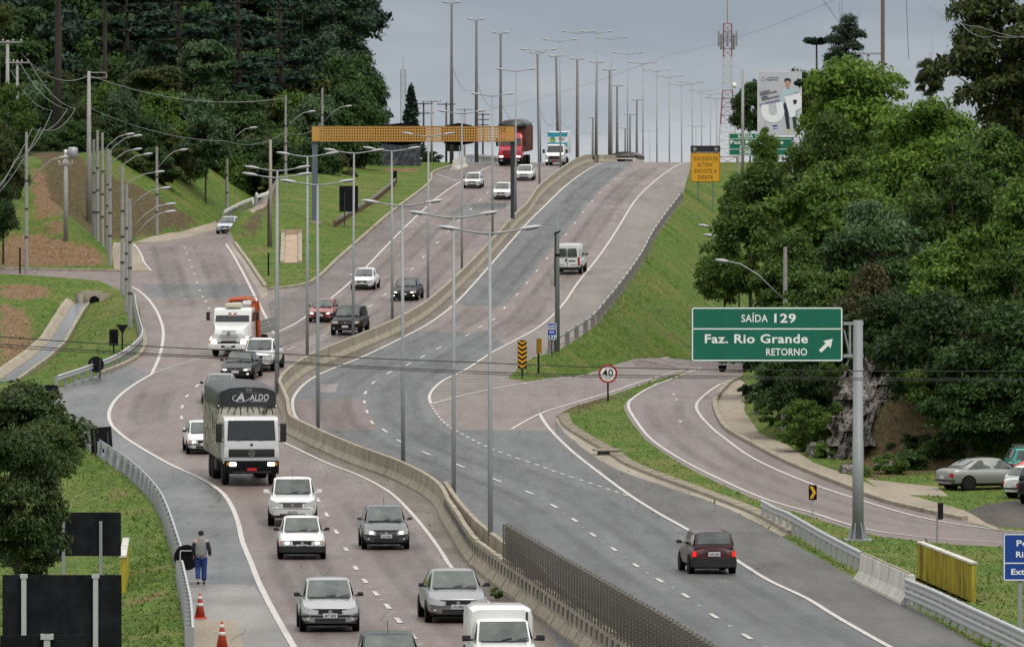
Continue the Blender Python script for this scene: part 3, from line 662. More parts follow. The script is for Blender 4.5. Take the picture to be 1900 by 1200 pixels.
# steel lattice screen standing on the barrier
scr = thing('lattice_screen', 'dark grey-brown steel lattice anti-glare screen standing on the near concrete barrier', 'screen', (0, 170, -9.3))
SCRM = simple('screen_steel', (0.105, 0.096, 0.082), 0.8, 0.1, var=0.3)
sw = [p for p in resample(lb, 0.15) if p.y < 190.5]
sm_ = MB(); sm_.M = Matrix.Translation(-scr.location)
H0, H1 = 0.84, 2.05
for i, p in enumerate(sw):
    t = sw[min(i + 1, len(sw) - 1)] - sw[max(i - 1, 0)]; t.z = 0; t.normalize(); nr = Vector((t.y, -t.x, 0)); ang = math.atan2(t.y, t.x)
    zig = 0.09 * (1 if (i // 3) % 2 else -1)
    q = p + nr * zig; hh = H1 + 0.03 * math.sin(i * 1.7)
    sm_.box((q.x, q.y, q.z + (H0 + hh) / 2), (0.022, 0.02, hh - H0), ang)
sm_.build('upright_bars', SCRM, scr, fix=False)
hb = MB(); hb.M = Matrix.Translation(-scr.location)
for k in range(12):
    z = H0 + 0.04 + k * (H1 - H0 - 0.06) / 11
    zz = [p + Vector((0, 0, z)) for p in sw[::3]]
    pts = []
    for i, p in enumerate(zz):
        t = zz[min(i + 1, len(zz) - 1)] - zz[max(i - 1, 0)]; t.normalize(); nr = Vector((t.y, -t.x, 0)); pts.append(p + nr * (0.07 if i % 2 else -0.07))
    hb.tube(pts, 0.024 if k in (0, 11) else 0.012, 4)
hb.build('cross_bars', SCRM, scr, fix=False)

# ---------------------------------------------------------------- steel crash barriers
WB = [(-.02, -.155), (.03, -.13), (.045, -.08), (.0, -.02), (.0, .02), (.045, .08), (.03, .13), (-.02, .155), (-.045, .15), (-.012, .10), (.0, .075), (-.045, .02), (-.045, -.02), (.0, -.075), (-.012, -.10), (-.045, -.15)]
def guardrail(ws, label, side=1, h=0.62, step=2.0, post=(.16, .11), mat=None, pmat=None, double=False, thin=1.0):
    root = thing('crash_barrier', label, 'crash barrier', ws[len(ws) // 2]); T = Matrix.Translation(-root.location)
    mb = MB(); mb.M = T; mb.smooth = True
    prof = [(a * side + 0.09 * side, b * thin + h) for a, b in WB]
    sweep(ws, prof, mb)
    if double: sweep(ws, [(a, b - 0.34) for a, b in prof], mb)
    mb.build('rail', mat or GALV_L, root, fix=True)
    pm = None
    for i, p in enumerate(resample(ws, step)):
        if pm is None:
            b = MB(); b.box((0, 0, (h + 0.12) / 2 - 0.15), (post[0], post[1], h + 0.12 + 0.3)); pm = b.mesh('post', pmat or GALV)
        o = link('post', pm, root, p - root.location)
        if i > 95: break
    return root
LRw = wline(LRAIL[:13], 1.0); LRn = [p for p in LRw]
guardrail(wline(LRAIL[3:14], 1.0), 'grey steel crash barrier with close posts along the wet left shoulder', 1, step=3.0, post=(.24, .12), mat=GALV_L)
guardrail(wline(LRAIL[14:], 1.0), 'steel crash barrier on the grass above the drainage ditch by the left junction', 1, step=2.4)
guardrail(wline([(352, 1215), (349, 1165), (341, 1120), (333, 1082)], 0.8), 'battered steel crash barrier beside the traffic cones, nearest on the left', 1, step=2.0, post=(.24, .12))
guardrail(wline(RAILB, 1.0), 'dark posted steel crash barrier along the top of the grass embankment', 1, h=0.70, step=6.0, post=(.30, .24), mat=GALV_L, pmat=simple('post_grey', (0.17, 0.16, 0.145), 0.8), thin=.5)
guardrail(wline([(1416, 962), (1440, 976), (1468, 988), (1531, 1026), (1600, 1064)], 0.8), 'galvanised steel crash barrier between the gutter slope and the white concrete block on the right', 1, step=2.0)
guardrail(wline([(1685, 1122), (1739, 1146), (1790, 1172), (1843, 1198), (1900, 1226), (1960, 1258)], 0.8), 'dented double steel crash barrier running out of the lower right corner', 1, step=1.8, double=True, h=0.68)
guardrail(wline([(620, 424), (645, 408), (690, 380), (715, 360), (733, 345)], 0.8), 'old brown crash barrier slanting across the green island behind the black sign', 1, step=2.0, mat=simple('weathered_rail', (0.20, 0.185, 0.165), 0.8), pmat=RUST)
guardrail(wline([(415, 410), (440, 396), (470, 384), (500, 374)], 1.0), 'pale steel crash barrier rising along the far left pavement below the forest', 1, step=3.5, mat=WHITE, h=0.8)
guardrail([Vector((x, y, gz(x, y))) for x, y in ((-5.2, 655), (-3.6, 670), (-2.0, 690), (0.2, 720))], 'steel crash barrier going over the crest left of the red truck', 1, step=2.0, h=0.75)
# single barrier blocks
def block(name, a, b, label, mat, sc=1.0):
    A, B = G(*a), G(*b); root = thing(name, label, 'barrier', (A + B) / 2); mb = MB(); mb.M = Matrix.Translation(-root.location)
    sweep(resample([A, B], 1.0), [(x * sc, z * sc) for x, z in JERSEY], mb); mb.build('block', mat, root, bevel=0.02)
    sl = MB(); sl.M = Matrix.Translation(-root.location); sweep([A.lerp(B, .02), B.lerp(A, .02)], [(-.02, .81 * sc), (-.02, .86 * sc), (.06, .86 * sc), (.06, .81 * sc)], sl); sl.build('top_strip', CONC, root)
    return root
block('concrete_barrier', (1602, 1078), (1692, 1122), 'short white painted concrete barrier between two steel crash barriers on the right', CONC_WHITE, 1.12)
block('concrete_barrier', (842, 316), (862, 310), 'small pale concrete barrier end at the top of the green island', CONC_WHITE, 1.3)

# yellow parapets
YP = NT('yellow_parapet_paint'); _n = YP.noise(1.4, 6, stretch=(1, 1, 0.18), rough=0.75)
YPM = YP.set(Base_Color=YP.ramp(_n, [(0.36, (0.10, 0.085, 0.012)), (0.5, (0.36, 0.29, 0.018)), (0.62, (0.52, 0.42, 0.022))]), Roughness=0.7)
def parapet(a, b, h, label):
    A, B = G(*a), G(*b); root = thing('yellow_parapet', label, 'parapet', (A + B) / 2); L = (B - A); ang = math.atan2(L.y, L.x)
    T = Matrix.Translation(-root.location) @ Matrix.Translation((A + B) / 2) @ Matrix.Rotation(ang, 4, 'Z'); n = L.length; slope = math.atan2(L.z, math.hypot(L.x, L.y))
    T = T @ Matrix.Rotation(-slope, 4, 'Y')
    m = MB(); m.M = T; m.box((0, 0, h / 2), (n, 0.14, h)); k = int(n / 0.28)
    for i in range(k): m.box((-n / 2 + (i + .5) * n / k, -0.085, h / 2), (0.10, 0.03, h * 0.97))
    m.build('panel', YPM, root)
    c = MB(); c.M = T; c.box((0, 0, h + 0.03), (n + .06, 0.22, 0.06)); c.build('capping', CONC_WHITE, root)
    f = MB(); f.M = T; f.box((0, 0, -0.1), (n + .1, 0.5, 0.2)); f.build('footing', CONC_OLD, root)
parapet((1707, 1072), (1807, 1116), 1.16, 'weathered yellow culvert parapet panel on the grass behind the white barrier')
parapet((228, 1100), (234, 1062), 1.15, 'narrow yellow parapet seen end-on beside the big black sign backs')

# ---------------------------------------------------------------- street lamps
def mk_double(h=12.0, rb=0.10, rt=0.055):
    root = thing('street_lamp', 'x', 'street lamp')
    p = MB(); p.smooth = True; p.tube([(0, 0, -0.3), (0, 0, 3.5), (0, 0, h)], [rb, rb * .9, rt], 10)
    p.build('pole', LAMPG, root)
    am = MB(); am.smooth = True; am.tube([(0, 0, 0), (.35, 0, .03), (.75, 0, .09), (1.1, 0, .15)], [.05, .04, .033, .03], 8)
    ame = am.mesh('arm', LAMPG)
    hd = MB(); hd.smooth = True
    secs = []
    for x, wv, hv in ((0.0, .045, .04), (.12, .10, .075), (.35, .155, .10), (.62, .15, .085), (.80, .09, .05), (.86, .03, .02)):
        secs.append([(x, wv * math.cos(a), hv * math.sin(a) * (1.0 if math.sin(a) > 0 else 0.5)) for a in [2 * math.pi * i / 10 for i in range(10)]])
    hd.loft(secs); hme = hd.mesh('lamp_head', LAMPH)
    ln = MB(); ln.smooth = True; ln.loft([[(x, wv * math.cos(a), -0.045 + 0.03 * math.sin(a)) for a in [2 * math.pi * i / 8 for i in range(8)]] for x, wv in ((.28, .05), (.36, .11), (.6, .11), (.7, .04))]); lme = ln.mesh('lens', LENS)
    for s in (0, math.pi):
        a = link('arm', ame, root, (0, 0, h - 0.05)); a.rotation_euler.z = s
        hh = link('lamp_head', hme, root, (1.02 * math.cos(s), 0, h + 0.085)); hh.rotation_euler = (0, R(-9) if s == 0 else R(-9), s)
        link('lens', lme, hh)
    return root
LAMP0 = mk_double(); _used = [False]
def double_lamp(X, Y, z0, h, label, yaw=0.0):
    o = LAMP0 if not _used[0] else copy_tree(LAMP0); _used[0] = True
    o.location = (X, Y, z0); o.rotation_euler = (R(random.uniform(-.35, .35)), R(random.uniform(-.3, .3)), yaw); k = h / 12.0; o.scale = (1, 1, 1)
    for c in o.children:
        if c.name.startswith('pole'): c.scale = (1, 1, k)
        elif c.name.startswith('arm'): c.location.z = h - 0.05
        else: c.location.z = h + 0.085
    tag(o, label, group='double-armed lamps along the median'); return o
MED = [(910, 1032, 427), (842, 940, 399), (748, 868, 377), (590, 797, 339), (513, 740, 326), (515, 700, 313), (570, 664, 287), (655, 632, 281), (728, 603, 277), (794, 563, 250), (857, 507, 208), (914, 436, 176), (957, 394, 130), (1001, 347, 93), (1040, 318, 75)]
LBL = {0: 'standing between the split concrete barriers, its lamp heads just left of the km sign pole', 1: 'at the point where the barrier splits, near the start of the wire screen', 2: 'on the median above the silver minivan', 3: 'on the median just right of the tarpaulin truck', 4: 'at the tightest bend of the median, right of the white pickup'}
for i, (u, vb, vt) in enumerate(MED):
    p = G(u, vb); ztop = (HV - vt) / F * p.y
    double_lamp(p.x, p.y, p.z, ztop - p.z - 0.08, 'grey double-armed lamp post, %s in the median row counted from the camera' % ORD[i], yaw=R(random.uniform(-7, 7)))
FAR = [(1073, 60, 655), (1108, 60, 668), (1135.5, 71, 682), (1164.5, 99, 703), (1193, 117, 724), (1219, 131, 748), (1242, 142, 772), (1265, 157, 800), (1285, 153, 822), (1302, 168, 850), (1318, 174, 876), (1330, 182, 905)]
for i, (u, vt, d) in enumerate(FAR):
    x = (u - CU) / F * d; z0 = gz(x, d); double_lamp(x, d, z0, (HV - vt) / F * d - z0 - 0.08, 'double-armed lamp post beyond the crest, %s in the median row from the camera' % ORD[i + 15])
for i, (u, vt, d, wd) in enumerate(((1098, 247, 1150, 0), (1206, 243, 1180, 0), (1291, 235, 1120, 0))):
    x = (u - CU) / F * d; z0 = gz(x, d); double_lamp(x, d, z0, (HV - vt) / F * d - z0, 'tiny far double-armed lamp low on the horizon, %s of three from the left' % ORD[i])

def cobra(root, a, b, r=0.035, name='arm', hl=0.75, droop=0.1):
    """curved outreach arm from a to lamp head b"""
    a, b = Vector(a), Vector(b); m = a.lerp(b, 0.45) + Vector((0, 0, (b.z - a.z) * 0.16 + 0.06)); m2 = a.lerp(b, 0.78) + Vector((0, 0, (b.z - a.z) * 0.13 + 0.05))
    mb = MB(); mb.smooth = True; mb.tube([a, m, m2, b], r, 7); mb.build(name, GALV, root)
    t = (b - m2); t.normalize(); hd = MB(); hd.smooth = True; sx = 1 if b.x >= a.x else -1; secs = []
    for x, wv, hv in ((-.05, .05, .04), (.1, .11, .08), (.35, .17, .11), (.62, .15, .08), (hl, .04, .03)):
        c = b + Vector((sx * x, 0, x * 0.12)); secs.append([(c.x, c.y + wv * math.cos(q), c.z + hv * math.sin(q)) for q in [2 * math.pi * i / 8 for i in range(8)]])
    hd.loft(secs); hd.build('lamp_head', LAMPH, root)
def conc_pole(root, h, r0=.14, r1=.085, mat=None, square=False):
    mb = MB(); mb.smooth = not square
    mb.tube([(0, 0, -.3), (0, 0, h * .5), (0, 0, h)], [r0, (r0 + r1) / 2, r1], 4 if square else 9); o = mb.build('pole', mat or CONC_POLE, root)
    if h > 6:
        bn = MB()
        for k in (0.25, 0.45, 0.65): bn.tube([(0, 0, h * k), (0, 0, h * k + .12)], r0 * (1 - .35 * k) + .02, 8)
        bn.build('strap', DARKST, root)
    return o
def single_lamp(u, vb, vt, va, uh, vh, label, square=True, r=(.15, .10), mat=None, d=None, group='single-armed lamps along the left road'):
    if d: x = (u - CU) / F * d; p = Vector((x, d, gz(x, d)))
    else: p = G(u, vb)
    s = F / p.y; root = thing('street_lamp', label, 'street lamp', p, group=group); zz = lambda v: (HV - v) / s - p.z
    conc_pole(root, zz(vt), r[0], r[1], mat, square)
    cobra(root, (0.08 if uh > u else -.08, 0, zz(va)), ((uh - u) / s - (.35 if uh > u else -.35), 0, zz(vh)))
    return root
SL = [(241, 605, 368, 447, 316, 394), (235, 578, 342, 432, 316, 380), (227, 548, 309, 397, 307, 350), (204, 492, 279, 363, 296, 320), (200, 470, 276, 333, 274, 287), (190, 456, 246, 320, 255, 278), (181, 446, 242, 305, 255, 253), (174, 440, 259, 302, 241, 250)]
for i, q in enumerate(SL): single_lamp(*q, 'concrete pole with a long curved lamp arm left of the junction, %s from the camera' % ORD[i])
single_lamp(291, 436, 272, 312, 340, 279, 'concrete single-armed lamp alone in front of the brown cutting', group=None)
single_lamp(421, 400, 234, 272, 470, 238, 'concrete single-armed lamp at the forest edge beside the pale crash barrier', group=None)
single_lamp(530, 352, 177, 240, 578, 208, 'concrete single-armed lamp pole behind the green island, left of the gantry leg', group=None, d=560)
single_lamp(598, 318, 163, 228, 646, 198, 'tall concrete pole with a lamp above the left end of the yellow beam', group=None, d=600)
single_lamp(49, 507, 245, 345, 118, 293, 'old concrete pole with a lamp arm at the left edge, on the bare red earth', group=None)
for (u, vb, vt, va, uh, vh, lb_) in ((1436, 520, 400, 500, 1284, 419, 'upper of two lamp heads reaching from the right trees over the grass embankment'), (1440, 560, 440, 510, 1294, 437, 'lower of two lamp heads reaching from the right trees over the grass embankment')):
    single_lamp(u, vb, vt, vt + 10, uh + 22, vh + 1, lb_, square=False, r=(.06, .04), d=410 if vt == 400 else 395, group=None, mat=LAMPG)
single_lamp(1457, 700, 458, 556, 1340, 485, 'concrete pole with a long curved lamp arm just above the big green sign', d=335, group=None)
# tall concrete masts with two lamps in a V
def vlamp(u, vb, vt, span, d, label, lean=0.0):
    x = (u - CU) / F * d; z0 = gz(x, d); s = F / d; h = (HV - vt) / s - z0
    root = thing('lamp_mast', label, 'street lamp', (x, d, z0), group='tall masts with two lamps in a V'); root.rotation_euler = (0, lean, 0)
    mb = MB(); mb.smooth = True; mb.tube([(0, 0, -.4), (0, 0, h)], [.24, .12], 10); mb.build('pole', simple('dark_pole_concrete', (0.13, 0.125, 0.12), 0.8), root)
    for sx in (-1, 1):
        cobra(root, (0, 0, h - .15), (sx * (span / s / 2 - .6), -.2, h + .28), .05, hl=0.75)
VL = [(838, 295, 10, 30, 640), (884, 295, 41, 30, 660), (929, 300, 66, 28, 690), (1001.5, 300, 103, 26, 705), (1036, 300, 109, 25, 715), (1071, 300, 114, 24, 730), (1106, 300, 120, 24, 740), (1131, 300, 134, 23, 760), (1145, 300, 163, 22, 790), (1181.5, 300, 189, 19, 860), (1169, 300, 216, 19, 910), (1100, 300, 222, 18, 900), (1160, 300, 241, 17, 960)]
for i, (u, vb, vt, sp, d) in enumerate(VL):
    vlamp(u, vb, vt, sp, d, 'tall dark mast with two lamps in a V, %s tallest against the sky' % (ORD[i] if i else 'very'), lean=R(-1.2) if 3 <= i <= 4 else (R(.4) if i in (6,) else 0))

# ---------------------------------------------------------------- utility poles and wires
def crosspole(u, vt, vb, d, label, arms=((0.25, 2.2),), r=(.15, .10), mat=None, group=None, zbase=None):
    if d is None: d = G(u, vb).y
    x = (u - CU) / F * d; z0 = gz(x, d) if zbase is None else zbase; h = (HV - vt) / F * d - z0
    root = thing('utility_pole', label, 'utility pole', (x, d, z0), group=group)
    mb = MB(); mb.smooth = True; mb.tube([(0, 0, -.4), (0, 0, h)], list(r), 9); mb.build('pole', mat or CONC_POLE, root)
    for dz, wd in arms:
        c = MB(); c.box((0, -.14, h - dz), (wd, .10, .11)); c.build('crossarm', mat or CONC_POLE, root)
        ins = MB(); ins.smooth = True
        for k in (-.46, -.15, .2, .46): ins.tube([(wd * k, -.14, h - dz + .05), (wd * k, -.14, h - dz + .16), (wd * k, -.14, h - dz + .24)], [.04, .07, .03], 7)
        ins.build('insulator', PORC, root)
    return root
crosspole(801, 185, 300, 690, 'utility pole with one crossarm over the gap of the yellow beam, left of three', group='crossarm poles on the skyline')
crosspole(828, 190, 300, 720, 'utility pole with one crossarm between two others behind the yellow beam', group='crossarm poles on the skyline', mat=DARKST)
crosspole(862, 200, 300, 760, 'utility pole with one crossarm, right of three behind the yellow beam', group='crossarm poles on the skyline')
crosspole(896, 210, 300, 800, 'short double-crossarm utility pole beside the red truck', arms=((.2, 1.9), (.9, 1.7), (1.6, 1.5)), mat=DARKST)
crosspole(786, 190, 300, 700, 'crossarm pole in front of the dark cypress', arms=((.2, 2.2), (1.3, 2.4)), mat=DARKST)
BRK = crosspole(165, 132, 412, None, 'tapered concrete utility pole with a side bracket of wires above the left bank', arms=(), r=(.26, .13))
bk = BRK; h_ = (HV - 132) / F * bk.location.y - bk.location.z; m_ = MB(); m_.box((.75, 0, h_ - .12), (1.5, .08, .08)); m_.box((.75, 0, h_ - .55), (1.5, .06, .06)); m_.box((1.45, 0, h_ - .33), (.08, .08, .5)); m_.build('bracket', CONC_POLE, bk)
crosspole(14, 75, 170, 480, 'concrete pole with slanting wire brackets at the upper left edge', arms=((.15, 2.4),), r=(.2, .13))
crosspole(32, 112, 180, 500, 'thinner concrete pole right of the bracketed pole at the upper left edge', arms=((.2, 2.0),))
TFP = crosspole(122, 283, 447, None, 'concrete pole with dark straps on the bare earth bank, a transformer at its top', arms=((.9, 1.1),), r=(.2, .15))
tf = TFP; h_ = (HV - 283) / F * tf.location.y - tf.location.z
m_ = MB(); m_.smooth = True; m_.tube([(.55, 0, h_ - 0.45), (.55, 0, h_ - .3), (.55, 0, h_ + .35), (.55, 0, h_ + .42)], [.30, .40, .40, .25], 12); m_.build('transformer', GALV, tf)
m_ = MB(); m_.smooth = True; m_.tube([(0, 0, h_ - .1), (0, 0, h_ + .12), (0, 0, h_ + .22)], [.14, .17, .05], 10); m_.build('cap_lamp', WHITE, tf)
crosspole(1378, 130, 300, 590, 'bare concrete pole between the lattice tower and the billboard', arms=(), r=(.17, .14))
crosspole(1638, -60, 130, 420, 'dark wooden power pole leaving the top of the picture above the right trees', arms=(), r=(.16, .14), mat=WOOD)
crosspole(1611, 98, 140, 470, 'grey pole with a double crossarm behind the right trees', arms=((.1, 2.0), (1.5, 2.2)), r=(.16, .12))
for i, (u, vt, vb) in enumerate(((1403, 718, 768), (1454, 770, 815))):
    p = G(u, vb); r_ = thing('stub_post', ('short concrete stub post on the grass where the right pavement begins', 'short concrete stub post on the grass below the first rocks')[i], 'post', p)
    m_ = MB(); m_.box((0, 0, .55), (.28, .28, 1.7), taper=.9); m_.build('shaft', CONC_POLE, r_, bevel=.02); m_ = MB(); m_.box((0, 0, 1.41), (.34, .34, .05)); m_.build('cap', CONC_OLD, r_)
def cable(pts, r, label, mat=None, sag=0.0, n=14, name='overhead_cable', group=None):
    """hanging cable through world points"""
    P_ = []
    for a, b in zip(pts, pts[1:]):
        a, b = Vector(a), Vector(b)
        for i in range(n): t = i / n; q = a.lerp(b, t); q.z -= sag * 4 * t * (1 - t); P_.append(q)
    P_.append(Vector(pts[-1])); mb = MB(); mb.smooth = True; mb.tube(P_, r, 5); o = mb.build(name, mat or WIRE); return tag(o, label, 'cable', group)
cable([wp(-60, 620, 112), wp(391, 648, 115), wp(880, 672, 118), wp(1300, 685, 120), wp(1980, 688, 124)], .0095, 'highest of the three black cables crossing the whole picture in front of the road', sag=.02)
cable([wp(-60, 634, 113), wp(391, 661, 116), wp(880, 689, 119), wp(1300, 697, 121), wp(1980, 703, 125)], .0095, 'middle one of the three black cables crossing the whole picture in front of the road', sag=.02)
cable([wp(-60, 639, 114), wp(391, 664, 117), wp(880, 693, 120), wp(1300, 701, 122), wp(1980, 706, 126)], .008, 'lowest of the three black cables crossing the whole picture in front of the road', sag=.02)
cable([wp(900, 205, 800), wp(1240, 102, 640), wp(1570, -10, 500)], .018, 'thin single wire climbing across the sky to the upper right', sag=.6, mat=WIREG)
cable([wp(40, 100, 490), wp(165, 140, 520), wp(530, 182, 560)], .035, 'thick bundled cable sagging in front of the left forest', sag=1.2, mat=WIREG)
cable([wp(165, 200, 520), wp(420, 262, 540), wp(529, 245, 560), wp(600, 225, 600)], .025, 'lower cable in front of the left forest joining the concrete lamps', sag=.7, mat=WIREG)
for i, (a, b, c) in enumerate((((28, 296), (97, 205), (20, 130)), ((60, 238), (125, 202), (36, 115)), ((75, 237), (140, 202), (52, 110)))):
    cable([wp(*c, 480), wp(*b, 470), wp(*a, 450), wp(-40, 250 + 30 * i if False else 370 + 10 * i, 430)], .022, '%s of three sagging power wires at the upper left edge' % ('leftmost', 'middle', 'rightmost')[i], sag=.8, mat=WIREG)
cable([wp(1500, -40, 430), wp(1604, 100, 470)], .02, 'left one of the two loose wires dropping past the wooden power pole', sag=.2, mat=WIREG)
cable([wp(1680, -40, 420), wp(1686, 110, 430)], .02, 'right one of the two loose wires dropping past the wooden power pole', sag=.1, mat=WIREG)
cable([wp(1720, 10, 330), wp(1820, 50, 320), wp(1960, 67, 310)], .018, 'upper pale wire before the dark tree at the upper right', sag=.3, mat=WIREG)
cable([wp(1780, 40, 330), wp(1845, 66, 320), wp(1960, 40, 310)], .018, 'lower pale wire before the dark tree at the upper right', sag=.4, mat=WIREG)
for i in range(5):
    q = ((841, 130), (886, 155), (929, 190), (1003, 205), (1037, 215), (1072, 215))[i:i + 2]
    dd = (640, 660, 690, 705, 715, 730)[i:i + 2]
    cable([wp(*q[0], dd[0]), wp(*q[1], dd[1])], .02, 'slack cable hanging between the %s and the next tall V-lamp masts' % ORD[i], sag=1.5 if i != 2 else 2.4, mat=WIREG)

# ---------------------------------------------------------------- signs
def sign(name, label, base, cat='sign'):
    return thing(name, label, cat, base)
def panel(root, cx, cz, w, h, mat, y=0.0, th=0.05, r=0.06, name='panel'):
    mb = MB(); mb.prism(rrect(cx, cz, w, h, r), y, y + th); return mb.build(name, mat, root)
def rrect(cx, cz, w, h, r, n=4):
    o = []
    for sx, sz, a0 in ((1, 1, 0), (-1, 1, 90), (-1, -1, 180), (1, -1, 270)):
        for i in range(n + 1):
            a = R(a0 + 90 * i / n); o.append((cx + sx * (w / 2 - r) + r * math.cos(a), cz + sz * (h / 2 - r) + r * math.sin(a)))
    return o
def frame(root, cx, cz, w, h, t, mat, y, r=0.08, name='border'):
    o, i = rrect(cx, cz, w, h, r), rrect(cx, cz, w - 2 * t, h - 2 * t, max(.01, r - t)); n = len(o)
    vs = [(x, y, z) for x, z in o] + [(x, y, z) for x, z in i] + [(x, y + .01, z) for x, z in o] + [(x, y + .01, z) for x, z in i]
    fs = []
    for k in range(n):
        j = (k + 1) % n; fs += [(k, j, n + j, n + k), (2 * n + k, 3 * n + k, 3 * n + j, 2 * n + j), (k, 2 * n + k, 2 * n + j, j), (n + k, n + j, 3 * n + j, 3 * n + k)]
    mb = MB(); mb.add(vs, fs); return mb.build(name, mat, root)
LET = simple('sign_white', (0.78, 0.79, 0.78), 0.4, var=0.04)
# big green exit sign
p = G(1592, 1002); s = F / p.y
r_ = sign('exit_sign', 'large green exit sign with white arrow on a tall grey pole', p)
zz = lambda v: (HV - v) / s - p.z
xx = lambda u: (u - 1592) / s
m_ = MB(); m_.smooth = True; ht = zz(594); m_.tube([(0, 0, -.2), (0, 0, ht * .45), (0, 0, ht * .451), (0, 0, ht)], [.215, .205, .19, .18], 16); m_.build('pole', simple('zinc_pole', (.21, .225, .23), .55, .1, var=.25, scale=.8), r_)
m_ = MB()
for a in range(6): m_.M = Matrix.Rotation(a * math.pi / 3, 4, 'Z'); m_.prism([(.2, 0), (.42, 0), (.2, .7)], -.015, .015)
m_.M = None; m_.box((0, 0, .02), (1.0, 1.0, .06)); m_.build('base_flange', GALV, r_)
m_ = MB(); m_.box(((xx(1575) + xx(1592)) / 2, 0, zz(600)), (.75, .12, .12)); m_.box(((xx(1575) + xx(1592)) / 2, 0, zz(660)), (.75, .12, .12)); m_.box((xx(1577), 0, zz(630)), (.07, .1, 1.2)); m_.tube([(xx(1566), 0, zz(612)), (xx(1576), 0, zz(655))], .035, 6); m_.box((xx(1420), .1, zz(600)), (5.4, .1, .12)); m_.box((xx(1420), .1, zz(650)), (5.4, .1, .12)); m_.build('bracket', GALV, r_)
cx, cz = xx(1423), zz(620); W_, H_ = 281 / s, 101 / s
panel(r_, cx, cz, W_, H_, GREEN, -.12, .05); frame(r_, cx, cz, W_ - .04, H_ - .04, .045, LET, -.128)
for k in (-.3, .0, .3): m_ = MB(); m_.box((cx + k * W_, -.1205, cz), (.012, .004, H_ - .1)); m_.build('panel_seam', simple('seam_green', (0.0, .07, .042), .5), r_)
m_ = MB(); m_.box((cx, -.122, zz(610)), (W_ - .1, .012, .045)); m_.build('divider', LET, r_)
def tx(body, u0, u1, vb, vt, bold=.012): return text(body, (vb - vt) / s, LET, r_, (xx((u0 + u1) / 2), -.123, zz(vb)), width=(u1 - u0) / s, bold=bold)
tx('SAÍDA', 1375, 1424, 597, 583.5, .01); tx('129', 1434, 1474, 598, 582, .022)
tx('Faz. Rio Grande', 1307, 1498, 636, 620, .022); tx('RETORNO', 1421, 1497, 659, 646, .014)
m_ = MB(); m_.M = Matrix.Translation((xx(1533), 0, zz(640))) @ Matrix.Rotation(R(-45), 4, 'Y')
L_ = .33; m_.prism([(-L_, -.065), (.03, -.065), (.03, -.19), (L_, 0), (.03, .19), (.03, .065), (-L_, .065)], -.13, -.12); m_.build('arrow', LET, r_)
# 40 km/h sign
p = G(1128, 744); s = F / p.y; r_ = sign('speed_limit_sign', 'round red-rimmed 40 km/h speed limit sign at the gutter of the exit fork', p)
zc = (744 - 693) / s; m_ = MB(); m_.disc((0, zc), .5, -.02, .02, 32); m_.build('disc', WHITE, r_); m_ = MB(); m_.ring((0, 0, zc), .40, .5, -.03, -.022); m_.build('rim', RED, r_)
text('40', .37, BLACK, r_, (0, -.024, zc - .13), width=.56, bold=.014); text('km/h', .1, BLACK, r_, (0, -.024, zc - .32), width=.28)
m_ = MB(); m_.box((0, .05, zc / 2), (.09, .07, zc + .6)); m_.build('post', BLACK, r_)
# chevron markers
def chev(u, vb, v0, v1, wpx, label, turn=0.0):
    p = G(u, vb); s = F / p.y; r_ = sign('hazard_marker', label, p); r_.rotation_euler.z = turn
    w, h = wpx / s, (v1 - v0) / s; zc = (vb - (v0 + v1) / 2) / s
    panel(r_, 0, zc, w, h, BLACK, -.03, .03, .02); m_ = MB(); n = 6; st = h / n
    for k in range(n):
        z = zc - h / 2 + st * (k + .35); t = st * .5
        for sx in (-1, 1): m_.add([(0, -.036, z - st * .30), (0, -.036, z - st * .30 + t), (sx * w / 2 * .96, -.036, min(zc + h / 2, z + st * .35 + t)), (sx * w / 2 * .96, -.036, z + st * .35)], [(0, 1, 2, 3)])
    m_.build('chevrons', YEL, r_); m_ = MB(); m_.box((0, .03, zc / 2), (.1, .06, zc + .5)); m_.build('post', BLACK, r_)
chev(969, 698, 631, 683, 17, 'yellow and black chevron hazard marker facing the camera on the grass tip')
chev(1000, 694, 628, 656, 14, 'narrow yellow and black hazard marker turned aside, right of the facing chevron marker', R(52))
# km sign and its tall pole
p = G(1024, 661); s = F / p.y; r_ = sign('kilometre_sign', 'small blue km 129 sign on a thin post below the embankment crash barrier', p)
zz = lambda v: (661 - v) / s
panel(r_, 0, zz(604.5), 17.5 / s, 10 / s, BLUE, -.03, .03, .02); panel(r_, 0, zz(620), 17.5 / s, 19 / s, BLUE, -.03, .03, .02)
frame(r_, 0, zz(604.5), 17.2 / s, 9.7 / s, .02, LET, -.035, .02); frame(r_, 0, zz(620), 17.2 / s, 18.7 / s, .02, LET, -.035, .02)
text('NORTE', .12, LET, r_, (0, -.034, zz(607)), width=.42, bold=.008); text('km', .13, LET, r_, (0, -.034, zz(617.5)), width=.26, bold=.008); text('129', .17, LET, r_, (0, -.034, zz(627)), width=.42, bold=.012)
m_ = MB(); m_.box((0, .03, zz(637) - .2), (.08, .06, zz(605) - .1)); m_.build('post', DARKST, r_)
p = G(1034, 652); s = F / p.y; r_ = thing('camera_pole', 'green-grey pole with a cabinet and strap beside the white van', 'pole', p)
GRP = simple('green_grey_paint', (0.17, 0.205, 0.19), 0.6); hh = (652 - 404) / s
m_ = MB(); m_.smooth = True; m_.tube([(0, 0, -.3), (0, 0, hh * .85), (-.03, 0, hh)], [.17, .13, .07], 10); m_.build('pole', GRP, r_)
m_ = MB(); m_.box((-.3, 0, (652 - 516) / s), (.25, .3, .85)); m_.build('cabinet', simple('cabinet_beige', (.28, .28, .24), .6), r_, bevel=.02)
